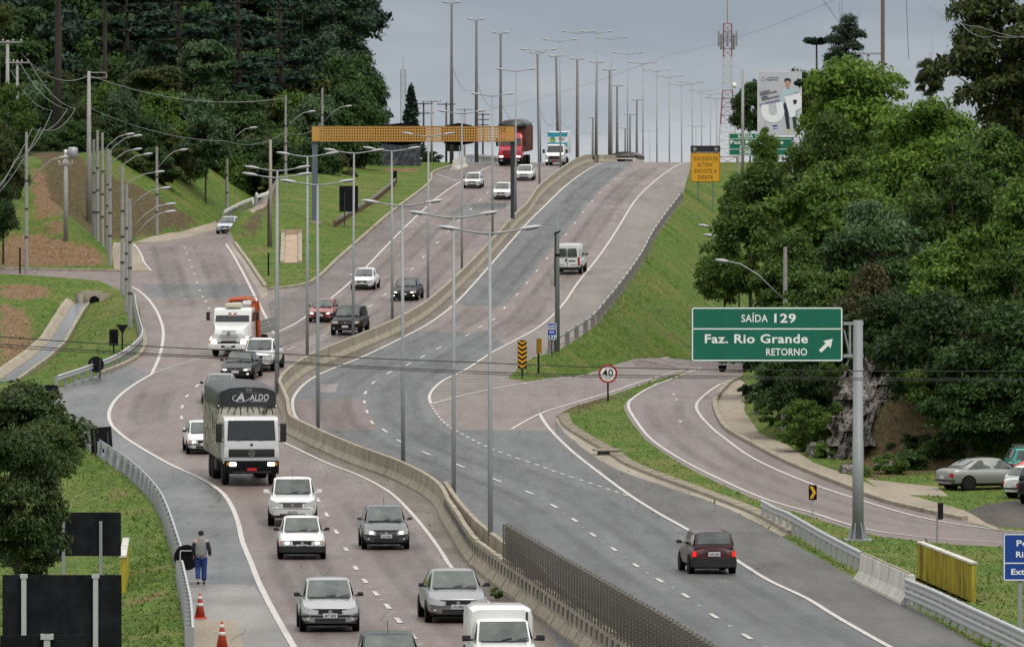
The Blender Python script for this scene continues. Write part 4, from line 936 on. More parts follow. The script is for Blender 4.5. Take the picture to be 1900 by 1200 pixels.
m_ = MB(); m_.tube([(-.17, -.1, (652 - 532) / s), (-.15, -.12, (652 - 480) / s), (-.12, -.1, (652 - 432) / s)], .035, 6); m_.tube([(-.2, -.1, hh * .88), (.2, -.1, hh * .9)], .05, 6); m_.build('conduit', BLACK, r_)
m_ = MB(); m_.tube([(0, 0, (652 - 475) / s), (0, 0, (652 - 471) / s)], .17, 10); m_.build('strap', BLACK, r_)
m_ = MB(); m_.tube([(-.05, -.2, .9), (-.9, -.5, -.3)], .05, 6); tag(m_.build('fallen_post', GALV, None, loc=p), 'white broken post leaning at the foot of the green-grey pole', 'post')
# yellow height warning sign
d = 566; x = (1308.5 - CU) / F * d + .02; z0 = gz(x, d); s = F / d; r_ = sign('height_warning_sign', 'yellow sign reading EXCESSO DE ALTURA ENCOSTE A DIREITA with two lights on top', (x, d, z0))
zz = lambda v: (HV - v) / s - z0
panel(r_, 0, zz(310.5), 55 / s, 55 / s, YEL, -.04, .05, .04); frame(r_, 0, zz(310.5), 54 / s, 54 / s, .04, BLACK, -.05, .05)
panel(r_, 0, zz(276.5), 55 / s, 12 / s, simple('navy_black', (.012, .014, .02), .5), -.06, .1, .03, 'light_box')
for sx in (-1, 1):
    m_ = MB(); m_.disc((sx * 20 / s, zz(276.5)), .22, -.12, -.06, 18); m_.build('warning_light', LENS, r_)
    m_ = MB(); m_.ring((sx * 20 / s, 0, zz(276.5)), .22, .27, -.16, -.06, 18); m_.build('visor', BLACK, r_)
for b_, v, wd in (('"EXCESSO DE', 298, 49), ('ALTURA"', 309, 31), ('ENCOSTE A', 321, 43), ('DIREITA', 332.5, 29)): text(b_, 7.2 / s, BLACK, r_, (0, -.042, zz(v)), width=wd / s * .95, bold=.0, space=1.12)
for sx in (-1, 1): m_ = MB(); m_.box((sx * 14 / s, .08, zz(300) / 2 - .6), (.1, .1, zz(300) + 1.6)); m_.build('post', BLUEGR, r_)
# second green sign
d = 620; x = (1412 - CU) / F * d; z0 = gz(x, d); s = F / d; r_ = sign('exit_sign', 'smaller green 500 m exit sign below the billboard, half hidden by trees', (x, d, z0))
zz = lambda v: (HV - v) / s - z0; xx = lambda u: (u - 1412) / s
panel(r_, 0, zz(268), 120 / s, 42 / s, GREEN, -.04, .05, .06); frame(r_, 0, zz(268), 119 / s, 41 / s, .05, LET, -.05)
m_ = MB(); m_.box((0, -.043, zz(258)), (118 / s, .01, .05)); m_.box((0, -.043, zz(277)), (118 / s, .01, .05)); m_.build('divider', LET, r_)
text('SAÍDA 129', 5.5 / s, LET, r_, (xx(1392), -.042, zz(255.5)), width=46 / s, bold=.012); text('Faz. Rio Grande', 6.5 / s, LET, r_, (xx(1404), -.042, zz(267)), width=98 / s, bold=.02); text('RETORNO', 5 / s, LET, r_, (xx(1392), -.042, zz(275)), width=38 / s, bold=.012); text('500 m', 6.5 / s, LET, r_, (xx(1390), -.042, zz(285.5)), width=36 / s, bold=.02)
for sx in (-1, 1): m_ = MB(); m_.box((sx * 2.3, .08, zz(268) / 2 - .5), (.14, .14, zz(268) + 1.4)); m_.build('post', GALV, r_)
# billboard
d = 585; x = (1446.5 - CU) / F * d; z0 = gz(x, d); s = F / d; r_ = sign('billboard', 'grey billboard with a man in a blue shirt holding the letters UP', (x, d, z0), 'billboard')
zz = lambda v: (HV - v) / s - z0; xx = lambda u: (u - 1446.5) / s
BG = NT('billboard_print'); BGM = BG.set(Base_Color=BG.ramp(BG.noise(.25, 3), [(.3, (.40, .41, .46)), (.7, (.52, .53, .58))]), Roughness=.5)
panel(r_, 0, zz(192), 82 / s, 117 / s, BGM, -.05, .12, .02); frame(r_, 0, zz(192.5), 82 / s, 119 / s, .05, WHITE, -.06, .03)
UPW = simple('print_white', (.74, .76, .80), .5, var=.03)
m_ = MB()   # U
o_ = []; cxu, czu, ro, ri = xx(1434), zz(207), 22 / s, 8 / s
pts = [(xx(1413), zz(194))] + [(cxu + ro * .98 * math.cos(a), czu - (ro * .95) * math.sin(-a)) for a in [math.pi + i * math.pi / 12 for i in range(13)]] + [(xx(1451), zz(189)), (xx(1439), zz(192))] + [(cxu + ri * math.cos(a), czu + ri * math.sin(a)) for a in [2 * math.pi - i * math.pi / 8 for i in range(9)]] + [(xx(1426), zz(193))]
m_.prism(pts, -.075, -.052); m_.build('letter_u', UPW, r_)
m_ = MB(); m_.prism([(xx(1455), zz(180)), (xx(1487), zz(173)), (xx(1487), zz(200)), (xx(1475.5), zz(206)), (xx(1476), zz(216)), (xx(1466), zz(219))], -.10, -.076); m_.build('letter_p', UPW, r_)
m_ = MB(); m_.prism([(xx(1471), zz(186)), (xx(1478), zz(185)), (xx(1479), zz(190)), (xx(1475), zz(195)), (xx(1472), zz(193))], -.105, -.101); m_.build('letter_hole', simple('print_navy', (.02, .025, .06), .5), r_)
SKIN = simple('skin', (.42, .25, .17), .55, var=.05); HAIR = simple('dark_hair', (.018, .013, .01), .7); SHIRT = simple('print_shirt', (.40, .52, .58), .6); TROU = simple('print_trousers', (.012, .02, .035), .6)
m_ = MB(); m_.disc((xx(1461.5), zz(156)), 6.2 / s, -.072, -.052, 18, rx=4.8 / s); m_.box((xx(1462), -.06, zz(163)), (4 / s, .02, 5 / s)); m_.cur = 1; m_.prism([(xx(1455), zz(153)), (xx(1455.5), zz(147)), (xx(1461), zz(145)), (xx(1467), zz(147)), (xx(1467.5), zz(154)), (xx(1466), zz(151)), (xx(1461), zz(149.5)), (xx(1457), zz(151))], -.08, -.066)
m_.cur = 2; m_.prism([(xx(1448), zz(186)), (xx(1449), zz(170)), (xx(1456), zz(165)), (xx(1468), zz(164)), (xx(1478), zz(167)), (xx(1481), zz(172)), (xx(1458), zz(178)), (xx(1456), zz(184)), (xx(1454), zz(196)), (xx(1450), zz(192))], -.070, -.053)
m_.cur = 3; m_.prism([(xx(1452), zz(190)), (xx(1460), zz(192)), (xx(1464), zz(220)), (xx(1466), zz(240)), (xx(1460), zz(241)), (xx(1457), zz(222))], -.069, -.053); m_.prism([(xx(1470), zz(218)), (xx(1477), zz(217)), (xx(1478.5), zz(240)), (xx(1473), zz(241))], -.069, -.053)
m_.cur = 4; m_.prism([(xx(1459), zz(246)), (xx(1460), zz(240)), (xx(1466), zz(240)), (xx(1464), zz(246))], -.072, -.053); m_.prism([(xx(1473), zz(245)), (xx(1473.5), zz(240)), (xx(1479), zz(240)), (xx(1480), zz(246))], -.072, -.053)
m_.build('printed_man', [SKIN, HAIR, SHIRT, TROU, simple('print_shoes', (.5, .48, .25), .6)], r_)
INK = simple('print_ink', (.03, .03, .04), .6); INKB = simple('print_blue', (.02, .03, .22), .6)
text('UNIVERSIDADE', 2.0 / s, INK, r_, (xx(1434), -.053, zz(145.5)), width=22 / s, bold=.01); text('POSITIVO', 3.4 / s, INK, r_, (xx(1433), -.053, zz(150.5)), width=22 / s, bold=.02)
m_ = MB(); m_.ring((xx(1416), 0, zz(148)), 3 / s, 3.7 / s, -.06, -.052, 16); m_.box((xx(1416), -.056, zz(144)), (.6 / s, .01, 3 / s)); m_.build('emblem', INK, r_)
for b_, u0, u1, vb, mt in (('CURSOS', 1410, 1429, 174, INK), ('PRESENCIAIS,', 1411, 1443, 178, INK), ('SEMI-', 1413, 1426, 183, INK), ('PRESENCIAIS', 1414, 1446, 187, INK), ('E A DISTÂNCIA', 1410, 1448, 196, INKB)):
    text(b_, 3.0 / s, mt, r_, (xx(u0), -.10, zz(vb)), align='LEFT', width=(u1 - u0) / s, bold=.015, rot=(R(90), R(-13), 0))
m_ = MB(); m_.box((xx(1438), -.056, zz(234)), (9 / s, .01, 3 / s)); m_.box((xx(1438), -.056, zz(239)), (9 / s, .01, 1 / s)); m_.build('slogan_block', INKB, r_)
m_ = MB(); m_.box((0, .02, zz(253)), (82 / s, .2, 3 / s)); m_.build('ledge', WHITE, r_)
for sx in (-1, 1): m_ = MB(); m_.box((sx * 1.3, .25, zz(200) / 2 - .4), (.22, .22, zz(200) + .8)); m_.build('post', GALV, r_)
# blue sign at right edge
p = G(1893, 1215); d = 168; x = (1893 - CU) / F * d; z0 = gz(x, d); s = F / d; r_ = sign('distance_sign', 'blue sign with white border reading Po Ri Ext cut by the right edge', (x, d, z0))
zz = lambda v: (HV - v) / s - z0; xx = lambda u: (u - 1893) / s
Wd = 112 / s; cx = xx(1861) + Wd / 2
panel(r_, cx, zz(1033), Wd, 88 / s, BLUE, -.05, .05, .04); frame(r_, cx, zz(1033), Wd - .03, 87 / s - .01, .03, LET, -.058, .05)
m_ = MB(); m_.box((cx, -.052, zz(1044)), (Wd - .06, .01, .03)); m_.build('divider', LET, r_)
text('Ponte', 10.5 / s, LET, r_, (xx(1885), -.052, zz(1012)), align='LEFT', bold=.012, width=50 / s); text('Rio', 10.5 / s, LET, r_, (xx(1884), -.052, zz(1033)), align='LEFT', bold=.012, width=24 / s); text('Extensão', 10.5 / s, LET, r_, (xx(1875), -.052, zz(1065)), align='LEFT', bold=.012, width=70 / s)
m_ = MB(); m_.box((0, .04, zz(1040) / 2 - .2), (.12, .1, zz(1040) + .4)); m_.build('post', GALV, r_)
# curve chevron on the return road, and the dark sign seen edge-on
p = G(1508, 961); s = F / p.y; r_ = sign('curve_marker', 'small black sign with a yellow chevron on the grass right of the gutter', p)
zc = (961 - 913) / s; panel(r_, 0, zc, 15 / s, 28 / s, BLACK, -.03, .03, .03); m_ = MB(); m_.prism([(-.13, zc + .24), (-.0, zc + .24), (.13, zc), (.0, zc - .24), (-.13, zc - .24), (.0, zc)], -.045, -.031); m_.build('chevron', YEL, r_)
m_ = MB(); m_.box((0, .02, zc / 2), (.06, .05, zc)); m_.build('post', GALV, r_)
p = G(1743, 1004); s = F / p.y; r_ = sign('edge_on_sign', 'dark sign seen almost edge-on on a thin post before the parked cars', p); r_.rotation_euler.z = R(62)
panel(r_, .1, (1004 - 948) / s, .42, .62, BACK, -.02, .04, .03); m_ = MB(); m_.box((-.12, .04, (1004 - 960) / s / 2), (.08, .06, (1004 - 935) / s)); m_.build('post', GALV, r_)
p = G(1895, 872); s = F / p.y; r_ = sign('lettered_board', 'worn grey board reading LIXO on a post at the right edge of the car park', (p.x, p.y, p.z)); panel(r_, -.05, (872 - 828) / s, .75, .24, simple('worn_board', (.22, .21, .20), .8), -.02, .03, .01); text('LIXO', .14, LET, r_, (-.02, -.022, (872 - 832) / s), width=.5, bold=.01); m_ = MB(); m_.box((.1, .03, .5), (.08, .06, 1.1)); m_.build('post', GALV, r_)
# signs seen from behind
def backsign(u, vb, shape, v0, v1, wpx, label, posts=(0,), d=None, pm=None, lean=0.0):
    p = G(u, vb) if d is None else Vector(((u - CU) / F * d, d, gz((u - CU) / F * d, d)))
    s = F / p.y; r_ = sign('sign_back', label, p); zc = (HV - (v0 + v1) / 2) / s - p.z; h = (v1 - v0) / s; w = wpx / s
    r_.rotation_euler.y = lean
    if shape == 'round': m_ = MB(); m_.disc((0, zc), h / 2, 0, .03, 28, rx=w / 2); m_.build('panel', BACK, r_)
    elif shape == 'tri': m_ = MB(); m_.prism([(-w / 2, zc + h / 2), (w / 2, zc + h / 2), (0, zc - h / 2)], 0, .03); m_.build('panel', BACK, r_)
    else: panel(r_, 0, zc, w, h, BACK, 0, .03, .03)
    for q in posts: m_ = MB(); m_.box((q * w, -.06, (zc + h * .3) / 2 - .2), (.09, .08, zc + h * .3 + .4)); m_.build('post', pm or BLACK, r_)
    return r_
backsign(178, 700, 'round', 661, 691, 30, 'round black sign back on the grass above the outer bend', posts=(-.25, .25), pm=DARKST)
backsign(211, 652, 'rect', 611, 641, 17, 'small rectangular black sign back beside the ditch slope')
backsign(227, 650, 'tri', 602, 620, 22, 'inverted triangular black give-way sign back beside the small rectangular one')
backsign(88, 752, 'rect', 714, 742, 37, 'black sign panel back at the outer bend, half behind the leafy bush', posts=(-.3, .3), pm=DARKST, lean=R(2))
backsign(190, 845, 'rect', 792, 840, 40, 'leaning black sign panel back standing on the wet shoulder beside the bush', posts=(-.3, .32), pm=DARKST, lean=R(-4))
backsign(647, 422, 'rect', 345, 393, 35, 'black sign back with scrawls in the middle of the green island', posts=(-.22, .3), pm=DARKST)
backsign(844, 305, 'rect', 262, 281, 30, 'small black board under the yellow beam left of the red truck', posts=(-.28, .28), d=640, pm=GALV)
backsign(733, 340, 'rect', 317, 344, 7, 'thin dark marker post at the upper end of the island crash barrier')
g_ = backsign(158, 1120, 'rect', 950, 1031, 133, 'black sign back with two grey posts behind the largest one at lower left', posts=(-.3, .22), d=176, pm=GALV)
g_ = backsign(115, 1260, 'rect', 1066, 1260, 221, 'largest black sign panel back with two pale posts in the lower left corner', posts=(), d=146)
s = F / 146
for i, uu in enumerate((45, 178)):
    m_ = MB(); m_.box(((uu - 115) / s, -.09, (HV - 1160) / s - g_.location.z), (.12, .1, 190 / s)); m_.box(((uu - 115) / s, -.09, (HV - 1068) / s - g_.location.z), (.18, .13, .1)); m_.build('post', GALV_L, g_)
g_ = backsign(78, 1300, 'rect', 1178, 1290, 156, 'nearest black sign back with a pale post top at the bottom edge', posts=(), d=132)
s = F / 132; m_ = MB(); m_.box(((88 - 78) / s, -.09, (HV - 1230) / s - g_.location.z), (.14, .1, 110 / s)); m_.box(((88 - 78) / s, -.09, (HV - 1180) / s - g_.location.z), (.28, .14, .12)); m_.build('post', GALV_L, g_)
p = G(352, 1078); s = F / p.y; r_ = sign('sign_back', 'round black temporary sign seen from behind on a folding frame beside the pedestrian', p)
m_ = MB(); m_.disc((-.1, .78), .42, 0, .03, 26); m_.build('panel', BLACK, r_); m_ = MB()
for a, b in (((-.3, -.06, 1.0), (-.33, -.35, 0)), ((.2, -.06, 1.0), (.42, -.35, 0)), ((-.3, -.06, 1.0), (.2, -.06, 1.0)), ((-.33, -.35, .02), (.42, -.35, .02))): m_.tube([a, b], .022, 6)
m_.build('frame', GALV, r_)
for u, vb, vt, lb_ in ((37, 507, 461, 'thin black stake left of the old concrete pole'), (498, 511, 470, 'thin black stake on the green island near its left kerb')):
    p = G(u, vb); r_ = thing('stake', lb_, 'post', p); h = (vb - vt) / F * p.y; m_ = MB(); m_.box((0, 0, h / 2 - .1), (.12, .1, h + .2)); m_.build('shaft', BLACK, r_); m_ = MB(); m_.box((0, 0, h + .02), (.15, .13, .05)); m_.build('cap', DARKST, r_)
p = G(502, 458); r_ = thing('wooden_pole', 'pale bare pole with a dark cable on the island, left of the gantry', 'pole', p); h = (458 - 260) / F * p.y
m_ = MB(); m_.smooth = True; m_.tube([(0, 0, -.2), (0, 0, h)], [.15, .11], 8); m_.build('shaft', simple('pale_wood', (.26, .24, .20), .85), r_); m_ = MB(); m_.tube([(-.2, -.05, 0), (-.19, -.05, h * .45)], .05, 6); m_.build('conduit', BLACK, r_)

# ---------------------------------------------------------------- height gantry
gr_ = thing('height_gantry', 'wide ochre perforated height-limit beam on two dark legs over the inbound lanes', 'gantry', G(584, 415)); p = gr_.location; d = p.y; s = F / d
zz = lambda v: (HV - v) / s - p.z; xx = lambda u: (u - 584) / s
x0, x1, zb, zt = xx(579), xx(954.5), zz(262), zz(235.5); hgt = zt - zb
nc, nr = 72, 5; hx0, hx1 = xx(594), xx(938); cw = (hx1 - hx0) / nc; chh = hgt * .93 / nr; bar = .10
fb = MB()
for y in (-.32, .30):
    for k in range(nr + 1): z = zb + .035 * hgt + k * chh; fb.box(((hx0 + hx1) / 2, y, z), (hx1 - hx0, .04, bar))
    for c in range(nc + 1):
        for k in range(nr): z = zb + .035 * hgt + (k + .5) * chh; fb.box((hx0 + c * cw, y, z), (bar, .038, chh - bar + .001))
    fb.box(((x0 + hx0) / 2 - bar / 4, y, (zb + zt) / 2), (hx0 - x0 - bar / 2, .05, hgt)); fb.box(((x1 + hx1) / 2 + bar / 4, y, (zb + zt) / 2), (x1 - hx1 - bar / 2, .05, hgt))
fb.build('perforated_beam', OCHRE, gr_)
fb = MB(); fb.box(((x0 + x1) / 2, 0, zt + .025), (x1 - x0, .70, .05)); fb.box(((x0 + x1) / 2, 0, zb - .025), (x1 - x0, .70, .05)); fb.build('flange', simple('ochre_dark', (.26, .14, .04), .6), gr_)
lg = MB(); lg.box((0, 0, zb / 2 - .25), (.50, .4, zb + .5 - .06), taper=.9); lg.build('leg', BLUEGR, gr_); lg = MB(); lg.box((0, 0, .1), (1.1, .9, .3)); lg.build('footing', CONC_OLD, gr_)
pr = G(951, 402); lx = xx(951); lg = MB(); zg = pr.z - p.z; lg.box((lx, 0, (zb + zg) / 2 - .2), (.34, .3, zb - zg + .35)); lg.build('leg', DARKST, gr_)
for uc, hw in ((744, 47), (851, 33)):
    c = xx(uc); w = hw / s; m_ = MB(); m_.prism([(c - w, zb + .1), (c - w * .8, zb - .18), (c, zb - .36), (c + w * .8, zb - .18), (c + w, zb + .1), (c + w, zt - .1), (c + w * .7, zt + .15), (c, zt + .34), (c - w * .7, zt + .15), (c - w, zt - .1)], .40, .46); m_.build('oval_backboard', BLACK, gr_)
# dark graffiti-covered boards behind the gantry
r_ = thing('hoarding', 'dark graffiti-covered hoarding behind the yellow beam at the top of the island', 'hoarding', G(744, 308)); p = r_.location; s = F / p.y
GRF = NT('graffiti_board'); v_ = GRF.n('ShaderNodeTexVoronoi', feature='DISTANCE_TO_EDGE'); v_.inputs['Scale'].default_value = 1.1; GRF.l(GRF.n('ShaderNodeTexCoord').outputs['Object'], v_.inputs['Vector'])
GRM = GRF.set(Base_Color=GRF.mix(GRF.ramp(GRF.noise(2.2, 5), [(.55, (0, 0, 0)), (.62, (.5,) * 3)]), GRF.ramp(v_.outputs['Distance'], [(0.02, (.09, .10, .115)), (.05, (.020, .025, .033))]), (.10, .11, .13)), Roughness=.7)
for k in range(3):
    m_ = MB(); w = 25 / s; m_.box((-1.4 + k * 1.4 * 1.0, 0, 1.22), (w * .98, .1, 2.4)); m_.build('board', GRM, r_)
m_ = MB(); m_.box((0, .15, 1.3), (78 / s, .1, .12)); m_.box((0, .15, .3), (78 / s, .1, .12)); m_.build('batten', DARKST, r_)

# ---------------------------------------------------------------- lattice towers
def tower(u, vt, vm, d, label, w0, w1, bands, mast, red=True):
    x = (u - CU) / F * d; z0 = gz(x, d); s = F / d; h = (HV - vm) / s - z0
    root = thing('lattice_tower', label, 'tower', (x, d, z0)); WR = simple('tower_white', (.48, .48, .49), .6); RD = simple('tower_red', (.26, .085, .07), .6)
    n = 16
    for k in range(bands):
        mb = MB(); a, b = k / bands, (k + 1) / bands
        for j in range(n // bands + 1):
            t0 = a + (b - a) * j / (n // bands + 1); t1 = a + (b - a) * (j + 1) / (n // bands + 1)
            W0 = w0 + (w1 - w0) * min(1, t0 * 1.5); W1 = w0 + (w1 - w0) * min(1, t1 * 1.5)
            c0 = [(sx * W0, sy * W0, t0 * h) for sx, sy in ((1, 1), (-1, 1), (-1, -1), (1, -1))]; c1 = [(sx * W1, sy * W1, t1 * h) for sx, sy in ((1, 1), (-1, 1), (-1, -1), (1, -1))]
            for i in range(4):
                mb.tube([c0[i], c1[i]], .075, 4); mb.tube([c0[i], c1[(i + 1) % 4]], .035, 4); mb.tube([c1[i], c1[(i + 1) % 4]], .035, 4)
        mb.build('lattice_section', (RD if (bands - k) % 2 else WR) if red else GALV, root)
    mb = MB(); mb.tube([(0, 0, h), (0, 0, h + mast)], [.07, .04], 5); mb.build('mast', RD if red else GALV, root)
    if red:
        for i in range(8):
            a = i * math.pi / 4; r = 1.35; mb = MB(); mb.box((r * math.cos(a), r * math.sin(a), h - 2.3 - .5 * (i % 2)), (.26, .2, 2.3), a); mb.tube([(.4 * math.cos(a), .4 * math.sin(a), h - 2), (r * math.cos(a), r * math.sin(a), h - 2)], .05, 4); mb.build('antenna', simple('antenna_grey', (.20, .21, .23), .5), root)
        mb = MB(); mb.smooth = True; mb.disc((.95, h - 9.4), .45, -.6, -.3, 14); mb.build('dish', WHITE, root)
tower(1350, 0, 44, 900, 'red and white lattice telephone tower on the skyline right of the lamps', 1.75, .62, 5, 6.0)
tower(748, 105, 130, 1150, 'slim grey lattice mast on the skyline beside the cypress', .9, .45, 4, 2.5, red=False)

# ---------------------------------------------------------------- drains
p = G(172, 566); r_ = thing('culvert_headwall', 'concrete culvert headwall with a round dark pipe mouth at the head of the ditch', 'culvert', p); s = F / p.y
m_ = MB(); m_.box((-.05, .2, .35), (1.5, .3, 1.3)); m_.box((-.95, -.35, .25), (.28, 1.2, 1.2), .35); m_.box((.85, -.3, .25), (.28, 1.1, 1.1), -.35); m_.build('wall', CONC, r_, bevel=.03)
m_ = MB(); m_.disc((.12, .28), .36, .02, .12, 20); m_.build('pipe_mouth', BLACK, r_); m_ = MB(); m_.ring((.12, 0, .28), .36, .45, -.06, .1, 22); m_.build('pipe_rim', CONC, r_)
dl = resample([Vector((a, b, gz(a, b))) for a, b in zip(_xdx[::-1], _xdy[::-1])], 1.0)
tag(sweep(dl, [(-.42, -.05), (-.42, .27), (.45, .27), (.45, -.05)]).build('ditch_water', simple('ditch_wet_concrete', (.20, .21, .23), .18)), kind='structure')
r_ = thing('ditch_channel', 'long pale concrete drainage channel running down the grass to the left edge', 'drain', dl[len(dl) // 2]); T = Matrix.Translation(-r_.location)
m_ = MB(); m_.M = T; sweep(dl, [(.45, -.1), (.45, .3), (.80, .58), (1.05, .60), (1.05, -.3)], m_); m_.build('channel_side', CONC_OLD, r_)
m_ = MB(); m_.M = T; sweep(dl, [(-.42, -.1), (-.42, .29), (-.52, .32), (-.62, .30), (-.6, -.2)], m_); m_.build('channel_side', CONC_OLD, r_)
A, B = G(541, 437), G(540, 489); r_ = thing('drain_chute', 'pale concrete drain chute on the slope of the green island', 'drain', (A + B) / 2); T = Matrix.Translation(-r_.location)
m_ = MB(); m_.M = T
ls = resample([Vector((A.x, A.y, A.z)), Vector((B.x, B.y, B.z))], 1.0)
sweep(ls, [(-.55, -.1), (-.55, .08), (.55, .08), (.55, -.1)], m_, .0); m_.build('floor', conc_mat('chute_concrete', (.33, .24, .17), (.42, .32, .24)), r_)
for sx in (-1, 1):
    m_ = MB(); m_.M = T; sweep(ls, [(sx * .55, -.1), (sx * .55, .22), (sx * .85, .22), (sx * .85, -.1)], m_); m_.build('side_wall', CONC, r_)
m_ = MB(); m_.M = T; q = ls[0]; m_.box((q.x, q.y + .3, q.z + .25), (1.7, .3, .5)); m_.build('head_wall', conc_mat('chute_concrete2', (.36, .27, .19), (.44, .34, .25)), r_)
A = G(1126, 843); r_ = thing('inlet_slab', 'small broken concrete drain inlet slab on the gutter slope', 'drain', A); m_ = MB(); m_.box((0, 0, .22), (1.25, .8, .1), .15); m_.build('slab', CONC, r_, bevel=.02); m_ = MB(); m_.box((0, 0, .06), (.8, .6, .22), .15); m_.build('opening', simple('drain_dark', (.06, .05, .04), .9), r_)
# ---------------------------------------------------------------- vehicles
def paint(name, col, rough=0.28, coat=0.6, metal=0.0, dirt=0.25):
    if name in MATS: return MATS[name]
    m = NT(name); n = m.noise(2.2, 6, rough=.7); tcn = m.n('ShaderNodeTexCoord'); sp = m.n('ShaderNodeSeparateXYZ'); m.l(tcn.outputs['Object'], sp.inputs[0])
    low = m.ramp(sp.outputs[2], [(0.25, (1,) * 3), (0.75, (0.25,) * 3)])       # road grime thins out upwards
    f = m.mix(1.0, m.ramp(n, [(.35, (0,) * 3), (.8, (dirt,) * 3)]), low, 'MULTIPLY')
    m.set(Base_Color=m.mix(f, col, (.16, .145, .13)), Roughness=rough, Coat_Weight=coat, Coat_Roughness=.06, Metallic=metal, Specular_IOR_Level=.25 if coat < .3 else .5); MATS[name] = m.m; return m.m
PW = paint('paint_white', (.66, .665, .66)); PSIL = paint('paint_silver', (.36, .37, .38), .32, .5, .55); PGR = paint('paint_grey', (.075, .08, .09), .3, .6, .5)
PMID = paint('paint_mid_silver', (.25, .255, .265), .32, .5, .55); PBLK = paint('paint_black', (.005, .006, .008), .38, .12, dirt=.06); PRED = paint('paint_red', (.22, .012, .018)); PMAR = paint('paint_maroon', (.042, .005, .008), .35, .4, dirt=.12)
PTRED = paint('paint_truck_red', (.40, .022, .035)); PBRED = paint('paint_bright_red', (.50, .03, .02)); PTEAL = paint('paint_teal', (.03, .27, .21)); PGOLD = paint('paint_old_silver', (.23, .235, .225), .38, .4, .4)
PORG = paint('paint_crane_orange', (.36, .075, .025), .5, .2); PDK = paint('paint_dark_blue_grey', (.013, .016, .021), .36, .2, .2, .08)
GL = NT('car_glass'); GLASS = GL.set(Base_Color=GL.ramp(GL.noise(1.6, 4), [(.35, (.018, .026, .025)), (.7, (.088, .108, .103))]), Roughness=.05, Specular_IOR_Level=.6, Coat_Weight=.35, Coat_Roughness=.03)  # pale and dark mottling in the colour imitates varied reflections on opaque panes
GL2 = NT('dark_car_glass'); GLASSD = GL2.set(Base_Color=(.010, .014, .016), Roughness=.05, Specular_IOR_Level=.7)
TYRE = simple('tyre_rubber', (.012, .012, .012), .9, spec=.2); RIM = simple('wheel_rim', (.30, .30, .31), .4, .5); RIMD = simple('steel_wheel', (.07, .07, .07), .6); ARCH = simple('wheel_arch_black', (.006, .006, .006), .95, spec=.1)
TRIM = simple('black_plastic', (.018, .018, .02), .6, spec=.3); CHROME = simple('chrome', (.6, .6, .6), .2, .9); LAMPC = simple('headlight_glass', (.50, .52, .53), .12, .1, spec=.8); LAMPON = emit('headlight_lit', (1.0, .93, .78), 3.5); FOGON = emit('fog_lamp_lit', (1.0, .95, .6), 2.0)
TAIL = simple('tail_lamp_red', (.33, .008, .008), .25); TAILON = emit('brake_lamp_lit', (.8, .02, .012), .35); AMB = simple('indicator_amber', (.6, .2, .02), .3); PLATE = simple('plate_grey', (.50, .50, .50), .5); PLATER = simple('plate_red', (.42, .012, .02), .5)
WSHEET = simple('interior_dark', (.02, .02, .022), .9)
_wh = {}
def wheel_parts(root, x, y, r, w, sgn, rim=None, twin=False):
    k = (round(r, 2), round(w, 2), sgn, rim.name if rim else '')
    if k not in _wh:
        mb = MB(); mb.smooth = True; n = 20
        prof = [(-w / 2, r * .66), (-w / 2, r * .93), (-w * .38, r), (w * .38, r), (w / 2, r * .93), (w / 2, r * .66)]
        mb.loft([[(px, pr * math.cos(2 * math.pi * i / n), pr * math.sin(2 * math.pi * i / n)) for i in range(n)] for px, pr in prof], caps=True)
        t = mb.mesh('tyre', TYRE); rb_ = MB(); q = sgn * w / 2
        rb_.M = Matrix.Rotation(R(90), 4, 'Z')
        rb_.ring((0, 0, 0), r * .50, r * .66, -abs(q) * 1.0 - .012, -abs(q) + .04, 20)
        rb_.disc((0, 0), r * .16, -abs(q) - .01, -abs(q) + .05, 12)
        for i in range(5):
            a = 2 * math.pi * i / 5; rb_.prism([(r * .1 * math.cos(a - 1.2), r * .1 * math.sin(a - 1.2)), (r * .54 * math.cos(a - .2), r * .54 * math.sin(a - .2)), (r * .54 * math.cos(a + .2), r * .54 * math.sin(a + .2)), (r * .1 * math.cos(a + 1.2), r * .1 * math.sin(a + 1.2))], -abs(q) - .004, -abs(q) + .05)
        if sgn > 0: rb_.v = [(-a, b, c) for a, b, c in rb_.v]
        # the disc parts were laid on the -y side, turned to -x or +x
        _wh[k] = (t, rb_.mesh('rim', rim or RIM))
    t, rm = _wh[k]
    o = link('wheel', t, root, (x, y, r)); link('rim', rm, o); return o

PROFILES = {   # y as a fraction of length from the front, z as a fraction of height
 'hatch': dict(hood=(.50, .62), cowl=.255, rf=.43, rr=.86, rb=.965, belt=.635, tail=.60, roofw=.73, rear_drop=.93),
 'sedan': dict(hood=(.50, .62), cowl=.27, rf=.43, rr=.70, rb=.86, belt=.64, tail=.66, roofw=.70, rear_drop=.96),
 'suv': dict(hood=(.56, .64), cowl=.245, rf=.38, rr=.90, rb=.975, belt=.645, tail=.60, roofw=.78, rear_drop=.96),
 'pickup': dict(hood=(.56, .64), cowl=.235, rf=.34, rr=.55, rb=.60, belt=.645, tail=.60, roofw=.76, rear_drop=.985),
 'boxy': dict(hood=(.52, .60), cowl=.25, rf=.38, rr=.93, rb=.975, belt=.62, tail=.58, roofw=.78, rear_drop=.97),
 'van': dict(hood=(.46, .52), cowl=.17, rf=.30, rr=.985, rb=.995, belt=.53, tail=.55, roofw=.88, rear_drop=.985),
}
def ycurve(f, k=1.0): return np.interp(abs(f), [0, .45, .70, .82, .92, 1.0], [0, .004, .018, .036, .07, .14]) * k
